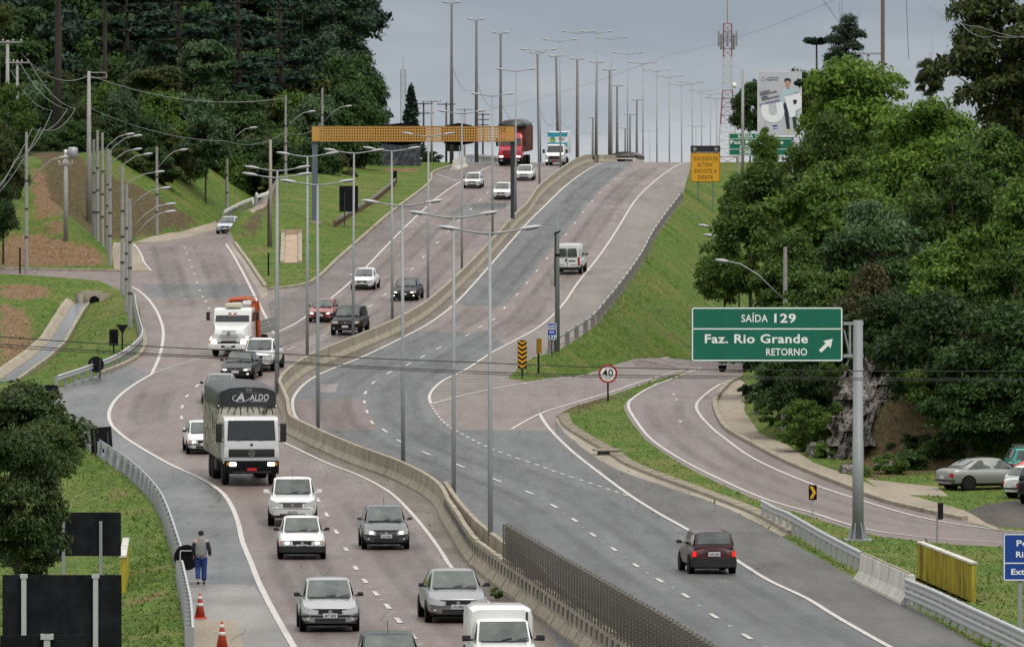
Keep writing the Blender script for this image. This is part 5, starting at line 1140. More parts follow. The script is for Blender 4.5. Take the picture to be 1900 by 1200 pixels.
def fpatch(root, name, mat, w, L, x0, x1, z0, z1, off=.012, rear=False, za=None, zb=None, n=6, th=.05, k=1.0, H=1.5, rake=0.0, zr=0.0):
    """piece lying on the curved nose (or tail) from x0 to x1; za/zb: heights at the outer end"""
    za = z0 if za is None else za; zb = z1 if zb is None else zb; secs = []
    for i in range(n + 1):
        t = i / n; x = x0 + (x1 - x0) * t; lo, hi = z0 + (za - z0) * t, z1 + (zb - z1) * t
        def yy(z): return ycurve(x / w, k) * L * .30 + max(0, z - zr) * rake - off
        a = [(x, yy(lo), lo), (x, yy(hi), hi), (x, yy(hi) + th, hi), (x, yy(lo) + th, lo)]
        if rear: a = [(p[0], L - p[1], p[2]) for p in a]
        secs.append(a)
    mb = MB(); mb.loft(secs); return mb.build(name, mat, root)
def car(name, label, cat, u, v, kind, pm, L, W, H, rear=False, heading=0.0, lights=False, opts=(), plate=None, base=None, grp=None, glass=None, d_off=0.0, gr=None):
    pf = PROFILES[kind]; w = W / 2; glass = glass or GLASS
    hd = R(heading); p = Vector(base) if base else G(u, v)
    hd = hd + (math.pi if rear else 0.0)
    root = thing(name, label, cat, p, hd, grp); fa = .19 * L      # p is the contact of the wheels nearest the camera
    sh = -(L - .19 * L) if rear else -fa
    # slope of the road under the car
    dx, dy = -math.sin(hd) * 1.5, math.cos(hd) * 1.5
    sl = math.atan2(gz(p.x + dx, p.y + dy) - gz(p.x - dx, p.y - dy), 3.0); root.rotation_euler = (sl if abs(math.cos(hd)) > .5 else 0, 0, hd)
    T = Matrix.Translation((0, sh, 0)); T2 = T
    holder = root
    parts = []
    zb = .155 * H if kind not in ('suv', 'pickup') else .20 * H
    zh0, zh1 = pf['hood'][0] * H, pf['hood'][1] * H; yc = pf['cowl'] * L
    belt = pf['belt'] * H; ztail = pf['tail'] * H
    # lower body: plan curve at both ends
    ys = [0, .012, .035, .075, .13, pf['cowl'], .40, .60, .80, .90, .95, .985, 1.0]
    secs = []
    def wm(y):
        f = min(y, 1 - y); return np.interp(f, [0, .012, .035, .075, .13, .25], [.72, .84, .915, .965, .99, 1.0])
    def ztop(y):
        if y < pf['cowl']: return np.interp(y, [0, .012, .05, .13, pf['cowl']], [zh0 * .80, zh0 * .93, zh0, zh0 + (zh1 - zh0) * .55, zh1])
        if kind == 'sedan': return np.interp(y, [pf['cowl'], pf['rr'], .9, .975, 1.0], [belt, belt + .01, ztail + .02, ztail, ztail * .86])
        if kind == 'pickup': return np.interp(y, [pf['cowl'], .6, .985, 1.0], [belt, belt, belt * .97, belt * .90])
        return np.interp(y, [pf['cowl'], .8, .95, 1.0], [belt, belt + .02, belt, ztail * .95])
    for y in ys:
        ww = w * wm(y); zt = ztop(y); zl = zb + .03 * H * (1 if .05 < y < .95 else 1.6 if y in (0, 1.0) else 1.2)
        half = [(0, zl), (ww * .86, zl), (ww * .96, zl + .04 * H), (ww * .995, zl + .14 * H), (ww, (zl + zt) * .5 + .03 * H), (ww * .975, zt - .075 * H), (ww * .90, zt - .018 * H), (ww * .55, zt + .012 * H), (0, zt + .02 * H)]
        s_ = [(x, y * L, z) for x, z in half] + [(-x, y * L, z) for x, z in half[-2:0:-1]]
        secs.append(s_)
    mb = MB(); mb.M = T; mb.smooth = True; mb.loft(secs)
    # cabin
    rw = w * pf['roofw']; bw = w * .90; z0 = belt - .03 * H
    yrf, yrr, yrb = pf['rf'] * L, pf['rr'] * L, pf['rb'] * L; ycb = yc - .01 * L
    ztr = H; zrr = H * pf['rear_drop']
    C0 = [(-bw, ycb + .05 * L, z0), (-bw * .80, ycb, zh1 - .03 * H)]
    cab = MB(); cab.M = T
    st = []   # cross sections of the cabin from cowl to tail: (y, half width low, z low, half width top, z top)
    st = [(ycb, bw * .93, zh1 - .05 * H, bw * .90, zh1 + .005 * H), (yrf, bw, z0, rw * .96, ztr * .972), (yrf + .07 * L, bw, z0, rw, ztr * .995), ((yrf + yrr) / 2, bw, z0, rw, ztr), (yrr, bw * .985, z0, rw * .96, zrr), (yrb, bw * .94, z0, bw * .90, (ztail + .06 * H) if kind == 'sedan' else (belt + .03 * H if kind not in ('van',) else belt))]
    cs = []
    for y, bl, zl, tw, zt in st:
        r_ = min(.07, (zt - zl) * .25 + .01)
        half = [(bl, zl), (bl + (tw - bl) * .9, zl + (zt - zl) * .9 if zt - zl > .15 else zt - r_ * .5), (tw * .90, zt - r_ * .12), (tw * .5, zt + .012), (0, zt + .016)]
        cs.append([(x, y, z) for x, z in half] + [(-x, y, z) for x, z in half[-2::-1]])
    cab.smooth = True; cab.loft(cs)
    o_ = len(mb.v); mb.v += cab.v; mb.f += [tuple(i + o_ for i in f) for f in cab.f]; mb.mi += [0] * len(cab.f); mb.sm += [True] * len(cab.f)
    me = mb.mesh('body', pm); me.set_sharp_from_angle(angle=R(42)); link('body', me, root)
    # glass
    def bil(a, b, c, d, n=8, m=3, bulge=.02, nm='windshield', mat=glass, off=(0, -.012, .01), part=root):
        vs = []; fs = []
        for i in range(m + 1):
            for j in range(n + 1):
                s_, t_ = j / n, i / m; q = (Vector(a) * (1 - s_) + Vector(b) * s_) * (1 - t_) + (Vector(d) * (1 - s_) + Vector(c) * s_) * t_
                q = q + Vector(off) * (1 + 0 * bulge) + Vector((0, math.copysign(bulge, off[1]) * (1 - (2 * s_ - 1) ** 2) if off[1] else 0, 0)); vs.append(q)
        for i in range(m):
            for j in range(n): fs.append((i * (n + 1) + j, i * (n + 1) + j + 1, (i + 1) * (n + 1) + j + 1, (i + 1) * (n + 1) + j))
        g = MB(); g.M = T; g.smooth = True; g.add(vs, fs); return g.build(nm, mat, part)
    lerp = lambda a, b, t: a + (b - a) * t
    # windshield between cowl and roof front
    a0, a1 = .06, .95
    pt = lambda t, f: (f * lerp(bw * .90, rw * .95, t) * .94, lerp(ycb, yrf, t), lerp(zh1 + .005 * H, ztr * .972, t))
    bil(pt(a0, -1), pt(a0, 1), pt(a1, 1), pt(a1, -1), nm='windshield', off=(0, -.018, .022), bulge=.03)
    g = MB(); g.M = T; q0 = pt(.04, -.9); q1 = pt(.04, .9); g.tube([(q0[0], q0[1] - .05, q0[2] + .02), (0, q0[1] - .09, q0[2] + .02), (q1[0], q1[1] - .05, q1[2] + .02)], .022, 5)
    g.build('windshield_seal', TRIM, root)
    for f in (-.1, .5): g = MB(); g.M = T; q = pt(.05, f); q2 = pt(.14, f + .42); g.tube([(q[0], q[1] - .05, q[2] + .045), (q2[0], q2[1] - .05, q2[2] + .05)], .012, 4); g.build('wiper', TRIM, root)
    # rear window
    if kind != 'pickup' or True:
        zt_, zb_ = zrr, st[-1][4]; pt2 = lambda t, f: (f * lerp(bw * .90, rw * .95, t) * .90, lerp(yrb, yrr, t), lerp(zb_, zt_, t))
        if kind == 'van':
            for f in (-1, 1): bil((f * .07, yrr, H * .60), (f * w * .78, yrr, H * .60), (f * w * .70, yrr, H * .88), (f * .07, yrr, H * .88), nm='rear_window', off=(0, .10, 0), bulge=0)
        else: bil(pt2(.12, -1), pt2(.12, 1), pt2(.92, 1), pt2(.92, -1), nm='rear_window', off=(0, .02, .02), bulge=.03)
    # side windows
    for f in (-1, 1):
        zt_ = ztr * .93; zlo = belt + .035 * H; sw = lambda z: f * (lerp(bw, rw * .96, (z - z0) / (ztr * .97 - z0)) + .014)
        yA0 = lerp(ycb, yrf, .38); yA1 = lerp(ycb, yrf, .93); ym = lerp(yrf, yrr, .42) if kind not in ('van',) else .36 * L; yB0 = lerp(yrb, yrr, .35) if kind == 'sedan' else (yrr + .01 * L if kind != 'van' else .55 * L); yB1 = yrr - .02 * L if kind != 'van' else .55 * L
        if kind == 'pickup': ym = lerp(yrf, yrr, .55)
        for (s0, s1, e0, e1) in ((yA0, yA1 + .01 * L, ym - .02 * L, ym - .02 * L), (ym + .02 * L, ym + .02 * L, yB0, yB1)):
            if e0 - s0 < .12: continue
            q = [(sw(zlo), s0, zlo), (sw(zlo), e0, zlo), (sw(zt_), e1, zt_), (sw(zt_), s1, zt_)]
            g = MB(); g.M = T; g.add(q, [(0, 1, 2, 3)]); g.build('side_window', glass, root)
    # nose or tail
    hl = zh0 * .72; hh = zh0 * .97
    X = dict(w=w, L=L, H=H)
    def pp(nm, mat, x0, x1, zlo_, zhi_, **k):
        o = fpatch(root, nm, mat, w, L, x0 * w, x1 * w, zlo_ * H, zhi_ * H, H=H, **{a: (b * H if a in ('za', 'zb') else b) for a, b in k.items()}); o.location.y = sh; return o
    o_ = set(opts)
    lamp = LAMPC
    if not rear or 'both' in o_:
        fz = pf['hood'][0]
        bl_ = TRIM if 'black_bumper' in o_ else pm
        pp('grille', TRIM, -.40, .40, fz - .14, fz - .055, off=.016, n=8)
        if 'bars' in o_:
            for k in range(3): pp('grille_bar', CHROME, -.39, .39, fz - .132 + .025 * k, fz - .124 + .025 * k, off=.024, n=8)
        for f in (-1, 1):
            big = 'big_lamps' in o_
            if 'square_lamps' in o_: pp('headlight', lamp, f * .46, f * .86, fz - .135, fz - .045, off=.020); pp('indicator', AMB, f * .865, f * .93, fz - .13, fz - .05, off=.022)
            else: pp('headlight', lamp, f * .46, f * .93, fz - (.15 if big else .125), fz - .07, za=fz - .12, zb=fz + (.02 if big else -.015), off=.020)
            if lights: pp('lit_bulb', LAMPON, f * .55, f * .72, fz - .115, fz - .068, off=.028, n=3)
            if 'fog' in o_: pp('fog_lamp', FOGON if lights else LAMPC, f * .66, f * .80, .235, .275, off=.02)
            else: pp('fog_lamp', LAMPC, f * .68, f * .80, .245, .28, off=.018)
        if 'black_bumper' in o_: pp('bumper', TRIM, -.98, .98, .185, fz - .17, off=.03, n=14)
        else:
            pp('air_intake', TRIM, -.52, .52, .21, .275, off=.014, n=8)
            if 'strip' in o_: pp('bumper_strip', TRIM, -.97, .97, fz - .20, fz - .165, off=.02, n=14)
        pp('number_plate', PLATE, -.20 / w, .20 / w, .285, .285 + .13 / H, off=.03, n=2)
        if plate:
            t = text(plate, .07, BLACK, root, (0, sh - .034, .285 * H + .03), width=.32); t.name = 'plate_lettering'
        m_ = MB(); m_.M = T; m_.disc((0, (fz - .098) * H), .055, -.03, 0, 14); m_.build('badge', CHROME, root)
        if 'chrome_grille' in o_: pp('grille_frame', CHROME, -.42, .42, fz - .155, fz - .14, off=.02, n=8); pp('grille_frame', CHROME, -.42, .42, fz - .055, fz - .04, off=.02, n=8)
        pp('bonnet_seam', TRIM, -.88, .88, fz - .046, fz - .038, off=.014, n=10)
        pp('lower_lip', TRIM, -.9, .9, zb / H + .02, .195, off=.008, n=10)
    if rear or 'both' in o_:
        tl = TAILON if lights else TAIL
        if kind == 'van':
            m_ = MB(); m_.M = T
            m_.box((0, L + .012, H * .55), (.025, .03, H * .66)); m_.build('door_gap', TRIM, root)
            for f in (-1, 1):
                m_ = MB(); m_.M = T; m_.box((f * w * .90, L + .0, H * .44), (.14, .06, .62)); m_.build('tail_lamp', tl, root)
                m_ = MB(); m_.M = T; m_.box((f * w * .45, L + .01, H * .33), (w * .5, .03, .012)); m_.build('body_rib', TRIM, root)
            m_ = MB(); m_.M = T; m_.box((0, L + .05, zb + .12), (W * .96, .16, .2)); m_.build('bumper', TRIM, root, bevel=.02)
            m_ = MB(); m_.M = T; m_.box((-.38, L + .03, H * .47), (.52, .02, .06)); m_.box((.08, L + .04, H * .50), (.12, .05, .13)); m_.build('door_handle', TRIM, root)
        else:
            for f in (-1, 1): pp('tail_lamp', tl, f * .77, f * .93, .41, .53, off=.02, rear=True)
            if 'black_bumper' in o_: pp('bumper', TRIM, -.99, .99, .165, .37, off=.04, rear=True, n=14)
            else: pp('bumper_strip', TRIM, -.98, .98, .28, .33, off=.03, rear=True, n=14)
            pp('number_plate', PLATE, -.20 / w, .20 / w, .42 if 'black_bumper' in o_ else .36, .52 if 'black_bumper' in o_ else .45, off=.03, rear=True, n=2)
            if plate:
                t = text(plate, .07, BLACK, root, (0, sh + L + .034, .42 * H + .035), width=.32, rot=(R(90), 0, R(180))); t.name = 'plate_lettering'
    # mirrors
    mm = TRIM if 'black_mirrors' in o_ else pm
    for f in (-1, 1):
        m_ = MB(); m_.M = T; ymr = lerp(ycb, yrf, .42); s_ = 1.25 if kind in ('suv', 'pickup', 'van') else 1.0
        m_.box((f * (w * 1.0 + .07 * s_), ymr, belt + .07 * H), (.17 * s_, .11, .115 * s_)); m_.box((f * (w * .97), ymr, belt + .045 * H), (.12, .07, .05)); m_.build('mirror', mm, root, bevel=.025)
    r = .30 if kind not in ('suv', 'pickup', 'van') else (.37 if kind == 'pickup' else .355 if kind == 'suv' else .33)
    wt = .19 if r < .33 else .24
    for f in (-1, 1):
        for y in (.19 * L, .81 * L):
            x = f * (w - wt / 2 + .012)
            m_ = MB(); m_.M = T @ Matrix.Translation((f * (w - .08), y, r)) @ Matrix.Rotation(R(90), 4, 'Z'); m_.disc((0, 0), r * 1.18, -.088, .088, 22); m_.build('wheel_arch', ARCH, root)
            wheel_parts(root, x, y + sh, r, wt, f, RIMD if 'steel' in o_ else RIM)
    m_ = MB(); m_.M = T; m_.box((0, L * .5, zb + .06), (W * .82, L * .92, .2)); m_.build('underbody', ARCH, root)
    if 'rails' in o_:
        for f in (-1, 1): m_ = MB(); m_.M = T; m_.tube([(f * rw * .86, yrf + .05 * L, H * .985), (f * rw * .88, yrf + .1 * L, H + .045), (f * rw * .88, yrr - .05 * L, H + .04), (f * rw * .86, yrr, zrr)], .02, 5); m_.build('roof_rail', TRIM, root)
    if 'antenna' in o_: m_ = MB(); m_.M = T; m_.tube([(0, yrf + .03 * L, H * .98), (0, yrf + .10 * L, H + .28)], .009, 4); m_.build('antenna', TRIM, root)
    if kind == 'pickup' and 'canopy' not in o_:
        m_ = MB(); m_.M = T; m_.box((0, .79 * L, belt - .02), (W * .80, .36 * L, .06)); m_.build('bed_cover', TRIM, root)
        m_ = MB(); m_.M = T
        for f in (-1, 1): m_.tube([(f * w * .72, .60 * L, belt), (f * w * .70, .61 * L, H * .93)], .035, 6)
        m_.tube([(-w * .70, .61 * L, H * .93), (w * .70, .61 * L, H * .93)], .035, 6); m_.build('roll_bar', TRIM, root)
    if 'canopy' in o_:
        m_ = MB(); m_.M = T; cw_ = w * .97; y0, y1 = .475 * L, .985 * L; zt = H * 1.17
        secs = []
        for y, k, zz_ in ((y0, .93, zt - .06), (y0 + .10, 1.0, zt), (y1 - .1, 1.0, zt), (y1, .95, zt - .05)):
            secs.append([(-cw_ * k, y, belt - .05), (-cw_ * k, y, zz_ - .25), (-cw_ * k * .93, y, zz_ - .06), (-cw_ * k * .75, y, zz_), (cw_ * k * .75, y, zz_), (cw_ * k * .93, y, zz_ - .06), (cw_ * k, y, zz_ - .25), (cw_ * k, y, belt - .05)])
        m_.smooth = True; m_.loft(secs); me = m_.mesh('canopy', PW); me.set_sharp_from_angle(angle=R(40)); link('canopy', me, root)
        m_ = MB(); m_.M = T; m_.box((cw_ * .80, y0 - .012, zt - .33), (.05, .02, .42)); m_.build('canopy_seam', TRIM, root)
    return root

car('hatchback', 'dark grey hatchback with a thin aerial, cut by the bottom edge of the picture', 'car', 724, 1292, 'hatch', PDK, 3.9, 1.66, 1.47, heading=4, opts=('antenna', 'black_mirrors'))
car('delivery_pickup', 'white small pickup with a tall white cargo canopy, cut by the bottom edge', 'pickup truck', 936, 1268, 'pickup', PW, 4.35, 1.66, 1.55, heading=4, opts=('canopy', 'black_mirrors', 'black_bumper'))
car('hatchback', 'silver compact hatchback with a dark strip on its bumper, alone in the left lane', 'car', 611, 1170, 'hatch', PSIL, 3.75, 1.66, 1.44, heading=4, opts=('strip', 'black_mirrors', 'big_lamps'), plate='AKY 4302')
car('sedan', 'darker silver sedan in the lane next to the concrete barrier pockets', 'car', 846, 1153, 'sedan', PMID, 4.5, 1.78, 1.47, heading=5, opts=('black_mirrors', 'big_lamps'), plate='ATA 8826')
car('hatchback', 'white hatchback with a wide black bumper and lit headlights, behind the silver compact', 'car', 560, 1036, 'hatch', PW, 3.9, 1.66, 1.45, heading=3, lights=True, opts=('black_bumper', 'black_mirrors', 'square_lamps'), plate='AQW 5903')
car('minivan', 'grey tall hatchback with lit headlights in the barrier side lane', 'car', 715, 1018, 'hatch', PGR, 4.0, 1.70, 1.54, heading=4, lights=True, opts=('big_lamps', 'bars', 'antenna'), plate='ATA 6054')
car('pickup', 'white double-cab pickup with a chrome grille just in front of the tarpaulin truck', 'pickup truck', 543, 974, 'pickup', PW, 5.3, 1.90, 1.82, heading=2, opts=('chrome_grille', 'bars', 'big_lamps', 'antenna'), plate='BAU 1B12')
car('hatchback', 'white old hatchback with one lit headlight showing from behind the tarpaulin truck', 'car', 378, 841, 'hatch', PW, 3.75, 1.62, 1.46, heading=7, lights=True, opts=('black_mirrors', 'strip', 'square_lamps', 'steel'))
car('sedan', 'silver-grey sedan half hidden above the black tarpaulin of the truck', 'car', 407, 747, 'sedan', PMID, 4.7, 1.82, 1.45, heading=0, opts=('black_mirrors',), glass=GLASS)
car('sedan', 'black sedan with lit fog lamps between the white pickup and the silver-grey sedan', 'car', 441, 704, 'sedan', PDK, 4.8, 1.84, 1.48, heading=-6, lights=True, opts=('fog', 'bars', 'antenna'))
car('pickup', 'white pickup with a dark double grille right of the white crane truck', 'pickup truck', 480, 688, 'pickup', PW, 5.3, 1.90, 1.80, heading=-6, opts=('big_lamps', 'antenna', 'rails'))
car('hatchback', 'red hatchback with lit headlights approaching the left gore', 'car', 597, 597, 'hatch', PRED, 3.95, 1.68, 1.45, heading=-7, lights=True, opts=('big_lamps', 'black_mirrors'))
car('suv', 'black boxy off-road car beside the red hatchback', 'car', 644, 621, 'suv', PBLK, 4.5, 1.92, 1.76, heading=-7, opts=('square_lamps', 'bars', 'black_mirrors'), glass=GLASS)
car('hatchback', 'modern white hatchback with a big dark grille beside the tip of the island', 'car', 674, 537, 'hatch', PW, 3.95, 1.70, 1.47, heading=-6, opts=('big_lamps', 'chrome_grille', 'antenna'))
car('sedan', 'black sedan with lit lamps passing behind two lamp posts, right of the white hatchback', 'car', 752, 557, 'sedan', PBLK, 4.6, 1.80, 1.47, heading=-6, lights=True, opts=('fog', 'chrome_grille'))
car('hatchback', 'old white boxy hatchback under the right half of the yellow beam', 'car', 877, 349, 'boxy', PW, 4.1, 1.66, 1.44, heading=-5, opts=('square_lamps', 'black_mirrors', 'strip', 'steel'))
car('sedan', 'white sedan partly hidden behind the right leg of the gantry', 'car', 931, 370, 'sedan', PW, 4.3, 1.74, 1.52, heading=-6, opts=('antenna',))
car('hatchback', 'white hatchback with a dark wide grille right below the red truck', 'car', 973, 335, 'hatch', PW, 4.4, 1.80, 1.50, heading=-4, opts=('big_lamps', 'bars'))
car('van', 'white panel van seen from behind with two dark rear windows, climbing the outbound lanes', 'van', 1055, 508, 'van', PW, 4.9, 1.98, 2.20, rear=True, heading=-7, opts=('black_mirrors', 'steel'))
car('hatchback', 'small dark red hatchback seen from behind with lit tail lamps', 'car', 1320, 1063, 'boxy', PMAR, 3.70, 1.56, 1.44, rear=True, heading=6, lights=True, opts=('black_bumper', 'black_mirrors', 'steel'), plate='AOF 4264')
car('hatchback', 'pale blue-white car half hidden behind the brown cut of the island', 'car', 0, 0, 'hatch', paint('paint_pale_blue', (.40, .46, .52)), 4.0, 1.66, 1.46, heading=-8, opts=('black_mirrors',), base=(-24.7, 513, gz(-24.7, 513)))
# parked cars at the right
car('sedan', 'old silver coupe parked on the grass with its tail to the road', 'car', 0, 0, 'sedan', PGOLD, 4.45, 1.70, 1.36, rear=True, heading=-66, opts=('steel', 'black_mirrors'), base=(19.2, 254.3, gz(19.2, 254.3)))
car('hatchback', 'teal green estate car parked behind the old silver coupe', 'car', 0, 0, 'boxy', PTEAL, 4.3, 1.68, 1.44, rear=True, heading=-80, opts=('steel',), base=(22.5, 260.5, gz(22.5, 260.5)))
car('hatchback', 'white hatchback with red tail lamps parked at the right edge', 'car', 0, 0, 'hatch', PW, 4.0, 1.68, 1.40, rear=True, heading=-42, opts=(), base=(21.6, 248.6, gz(21.6, 248.6)))
car('suv', 'black off-road car parked at the right edge nearest the road', 'car', 0, 0, 'suv', PBLK, 4.4, 1.85, 1.66, rear=True, heading=-38, opts=(), base=(21.95, 244.6, gz(21.95, 244.6)), glass=GLASSD)
r_ = thing('beetle_car', 'bright red rounded car roof and bonnet between the teal and white parked cars', 'car', (22.9, 255.8, gz(22.9, 255.8)), R(-60))
m_ = MB(); m_.smooth = True
m_.loft([[(x * .80 * math.cos(a) * (1 if math.sin(a) > -.2 else .95), y, max(.25, .42 + zt * math.sin(a))) for a in [2 * math.pi * i / 16 for i in range(16)] for x in (wv,)] for y, wv, zt in ((-2.0, .35, .2), (-1.75, .8, .42), (-1.2, .98, .62), (-.5, 1.0, 1.02), (.2, 1.0, 1.12), (.9, 1.0, .85), (1.5, .9, .5), (1.95, .45, .25))]); m_.build('body', PBRED, r_)
m_ = MB(); m_.smooth = True; m_.loft([[(x, y, z) for x, z in ((-.72 * k, zb_), (-.55 * k, zt_), (.55 * k, zt_), (.72 * k, zb_))] for y, k, zb_, zt_ in ((-.62, .9, 1.05, 1.12), (-.45, 1.12, .98, 1.36), (.25, 1.15, .98, 1.40), (.72, 1.05, .98, 1.14))]); m_.build('window_band', GLASS, r_)
for f in (-1, 1):
    for y in (-1.2, 1.2): wheel_parts(r_, f * .68, y, .31, .17, f, RIMD)

# ---- trucks
def truck_root(name, label, u, v, heading, cat='truck', base=None):
    p = Vector(base) if base else G(u, v); r_ = thing(name, label, cat, p, R(heading)); hd = R(heading); dx, dy = -math.sin(hd) * 2, math.cos(hd) * 2
    r_.rotation_euler = (math.atan2(gz(p.x + dx, p.y + dy) - gz(p.x - dx, p.y - dy), 4.0), 0, hd); return r_
def bx(root, name, mat, c, d, bevel=.03, taper=1.0): m_ = MB(); m_.box(c, d, 0, taper); return m_.build(name, mat, root, bevel=bevel)
def lampbox(root, x, z, wd, h, y, mat, name='headlight'): m_ = MB(); m_.prism(rrect(x, z, wd, h, min(wd, h) * .3), y - .03, y + .03); return m_.build(name, mat, root)
def mirrors(root, w, y, z, h=.75, wd=.26):
    for f in (-1, 1):
        m_ = MB(); m_.box((f * (w + .22), y, z), (wd, .12, h)); m_.tube([(f * w, y + .05, z + h * .42), (f * (w + .22), y + .02, z + h * .45)], .022, 5); m_.tube([(f * w, y + .05, z - h * .5), (f * (w + .2), y + .02, z - h * .4)], .022, 5); m_.build('mirror', TRIM, root, bevel=.02)
def star(root, y, z, r, mat=CHROME): m_ = MB(); m_.ring((0, 0, z), r * .86, r, y - .03, y, 24); [m_.prism([(-.2 * r * math.cos(a), z - .2 * r * math.sin(a) * 1), (.18 * r * math.cos(a + 1.57), z + .18 * r * math.sin(a + 1.57)), (r * .9 * math.cos(a), z + r * .9 * math.sin(a)), (.18 * r * math.cos(a - 1.57), z + .18 * r * math.sin(a - 1.57))], y - .025, y - .004) for a in (R(90), R(210), R(330))]; return m_.build('badge', mat, root)
# (a) tarpaulin truck
r_ = truck_root('cargo_truck', 'cargo truck with black tarpaulin lettered ALDO over a wooden stake body, lit headlights', 461, 898, 8)
CABW = paint('paint_cab_white', (.52, .53, .54), .4, .3); w = 1.2
m_ = MB(); y0 = -1.35
m_.prism([(0, 0)] * 3, 0, 0) if False else None
secs = [[(-1.17, y0 + .06, z) if False else None for z in ()] for _ in ()]
cabp = [(y0 + .04, .95), (y0, 1.15), (y0, 1.75), (y0 + .05, 2.0), (y0 + .20, 2.85), (y0 + .40, 2.98), (y0 + 1.75, 2.98), (y0 + 1.85, 2.8), (y0 + 1.85, .95)]
m_.loft([[(x, y, z) for y, z in cabp] for x in (-1.18, -1.1, 1.1, 1.18)]); m_.build('cab', CABW, r_, bevel=.05)
def slope_quad(root, name, mat, x, yb, zb_, yt, zt_, off=.03, xt=None, n=6):
    g = MB(); xt = xt or x; vs = []; fs = []; g.smooth = True
    for i, (xx_, yy_, zz_) in enumerate(((x, yb, zb_), (xt, yt, zt_))):
        for j in range(n + 1): f = 2 * j / n - 1; vs.append((f * xx_, yy_ - off, zz_))
    fs = [(j, j + 1, n + 2 + j, n + 1 + j) for j in range(n)]; g.add(vs, fs); return g.build(name, mat, root)
slope_quad(r_, 'windshield', GLASSD, 1.05, y0 + .05, 1.98, y0 + .215, 2.84, .02, 1.0)
for f in (-.6, .35): m_ = MB(); m_.tube([(f, y0 - .0, 2.0), (f + .5, y0 + .02, 2.12)], .018, 4); m_.build('wiper', TRIM, r_)
for f in (-1, 1): m_ = MB(); m_.add([(f * 1.192, y0 + .3, 2.05), (f * 1.192, y0 + 1.3, 2.05), (f * 1.192, y0 + 1.3, 2.75), (f * 1.192, y0 + .42, 2.75)], [(0, 1, 2, 3)]); m_.build('side_window', GLASSD, r_)
bx(r_, 'grille', TRIM, (0, y0 - .005, 1.44), (1.98, .06, .34), .02); star(r_, y0 - .04, 1.44, .135); bx(r_, 'badge_plate', BLACK, (0, y0 - .005, 1.80), (.1, .03, .09), 0)
bx(r_, 'bumper', BLACK, (0, y0 - .04, .83), (2.36, .30, .56), .05); bx(r_, 'bumper_step', TRIM, (0, y0 - .12, .62), (1.7, .2, .08), .02)
for f in (-1, 1): lampbox(r_, f * .83, .97, .30, .17, y0 - .2, LAMPON); lampbox(r_, f * 1.04, .98, .12, .15, y0 - .2, AMB, 'indicator'); bx(r_, 'corner_panel', CABW, (f * 1.1, y0 + .02, 1.42), (.2, .1, .42), .03)
lampbox(r_, 0, .745, .42, .12, y0 - .21, PLATER, 'number_plate'); bx(r_, 'chassis', ARCH, (0, 2.5, .75), (.9, 7.4, .35), 0); mirrors(r_, 1.18, y0 + .25, 2.30, .80)
STK = NT('stake_body_paint'); _n = STK.noise(2.2, 6, rough=.8, stretch=(1, 1, .6)); STKM = STK.set(Base_Color=STK.ramp(_n, [(.40, (.045, .042, .035)), (.47, (.36, .34, .28)), (.75, (.52, .50, .43))]), Roughness=.8)
LB, ZB, ZT = 7.0, 1.22, 3.35
for f in (-1, 1):
    for k in range(5): bx(r_, 'side_board', STKM, (f * 1.24, y0 + 2.0 + LB / 2, ZB + .22 + k * .44), (.05, LB, .33), 0)
    for k in range(9): bx(r_, 'stake', STKM, (f * 1.28, y0 + 2.05 + k * LB / 8.2, ZB + 1.02), (.06, .12, 2.3), 0)
bx(r_, 'headboard', STKM, (0, y0 + 1.98, 2.3), (2.46, .07, 2.35), 0)
m_ = MB(); random.seed(5)
for k in range(9): xx_ = -1.15 + k * .285; m_.tube([(xx_, y0 + 1.93, 3.02 + random.uniform(-.05, .1)), (xx_ + random.uniform(-.18, .18), y0 + 1.92, 3.42)], .02, 4)
m_.build('rope', WIRE, r_)
bx(r_, 'load_floor', STKM, (0, y0 + 2.0 + LB / 2, ZB - .03), (2.5, LB, .14), 0); bx(r_, 'top_rail', WHITE, (0, y0 + 1.95, 3.39), (2.56, .06, .07), 0)
TARP = NT('tarpaulin'); _n = TARP.noise(1.4, 5); TARPM = TARP.set(Base_Color=TARP.ramp(_n, [(.3, (.012, .013, .015)), (.7, (.028, .030, .034))]), Roughness=.42, Specular_IOR_Level=.5); TARP.bump(TARP.noise(3.5, 4), .5, .06)
m_ = MB(); m_.smooth = True; secs = []
for i in range(13):
    y = y0 + 1.88 + i * (LB + .2) / 12; sag = .05 * (i % 2); e = 0.0 if 0 < i < 12 else .08
    secs.append([(-1.30 + e, y, 3.36 - .1 * (i > 0)), (-1.32 + e, y, 3.98 - sag - e), (-1.24 + e, y, 4.10 - sag - e), (-.75, y, 4.24 - sag - e), (0, y, 4.29 - sag - e), (.75, y, 4.24 - sag - e), (1.24 - e, y, 4.10 - sag - e), (1.32 - e, y, 3.98 - sag - e), (1.30 - e, y, 3.36 - .1 * (i > 0))])
m_.loft(secs); me = m_.mesh('tarpaulin', TARPM); me.set_sharp_from_angle(angle=R(50)); tp = link('tarpaulin', me, r_)
LW = simple('tarp_print', (.42, .43, .44), .6)
yf = y0 + 1.86
text('ALDO', .27, LW, r_, (.50, yf, 3.62), width=.86, bold=.018, shear=.22)
text('A', .33, LW, r_, (-.32, yf, 3.60), width=.40, bold=.03, shear=.2)
m_ = MB()
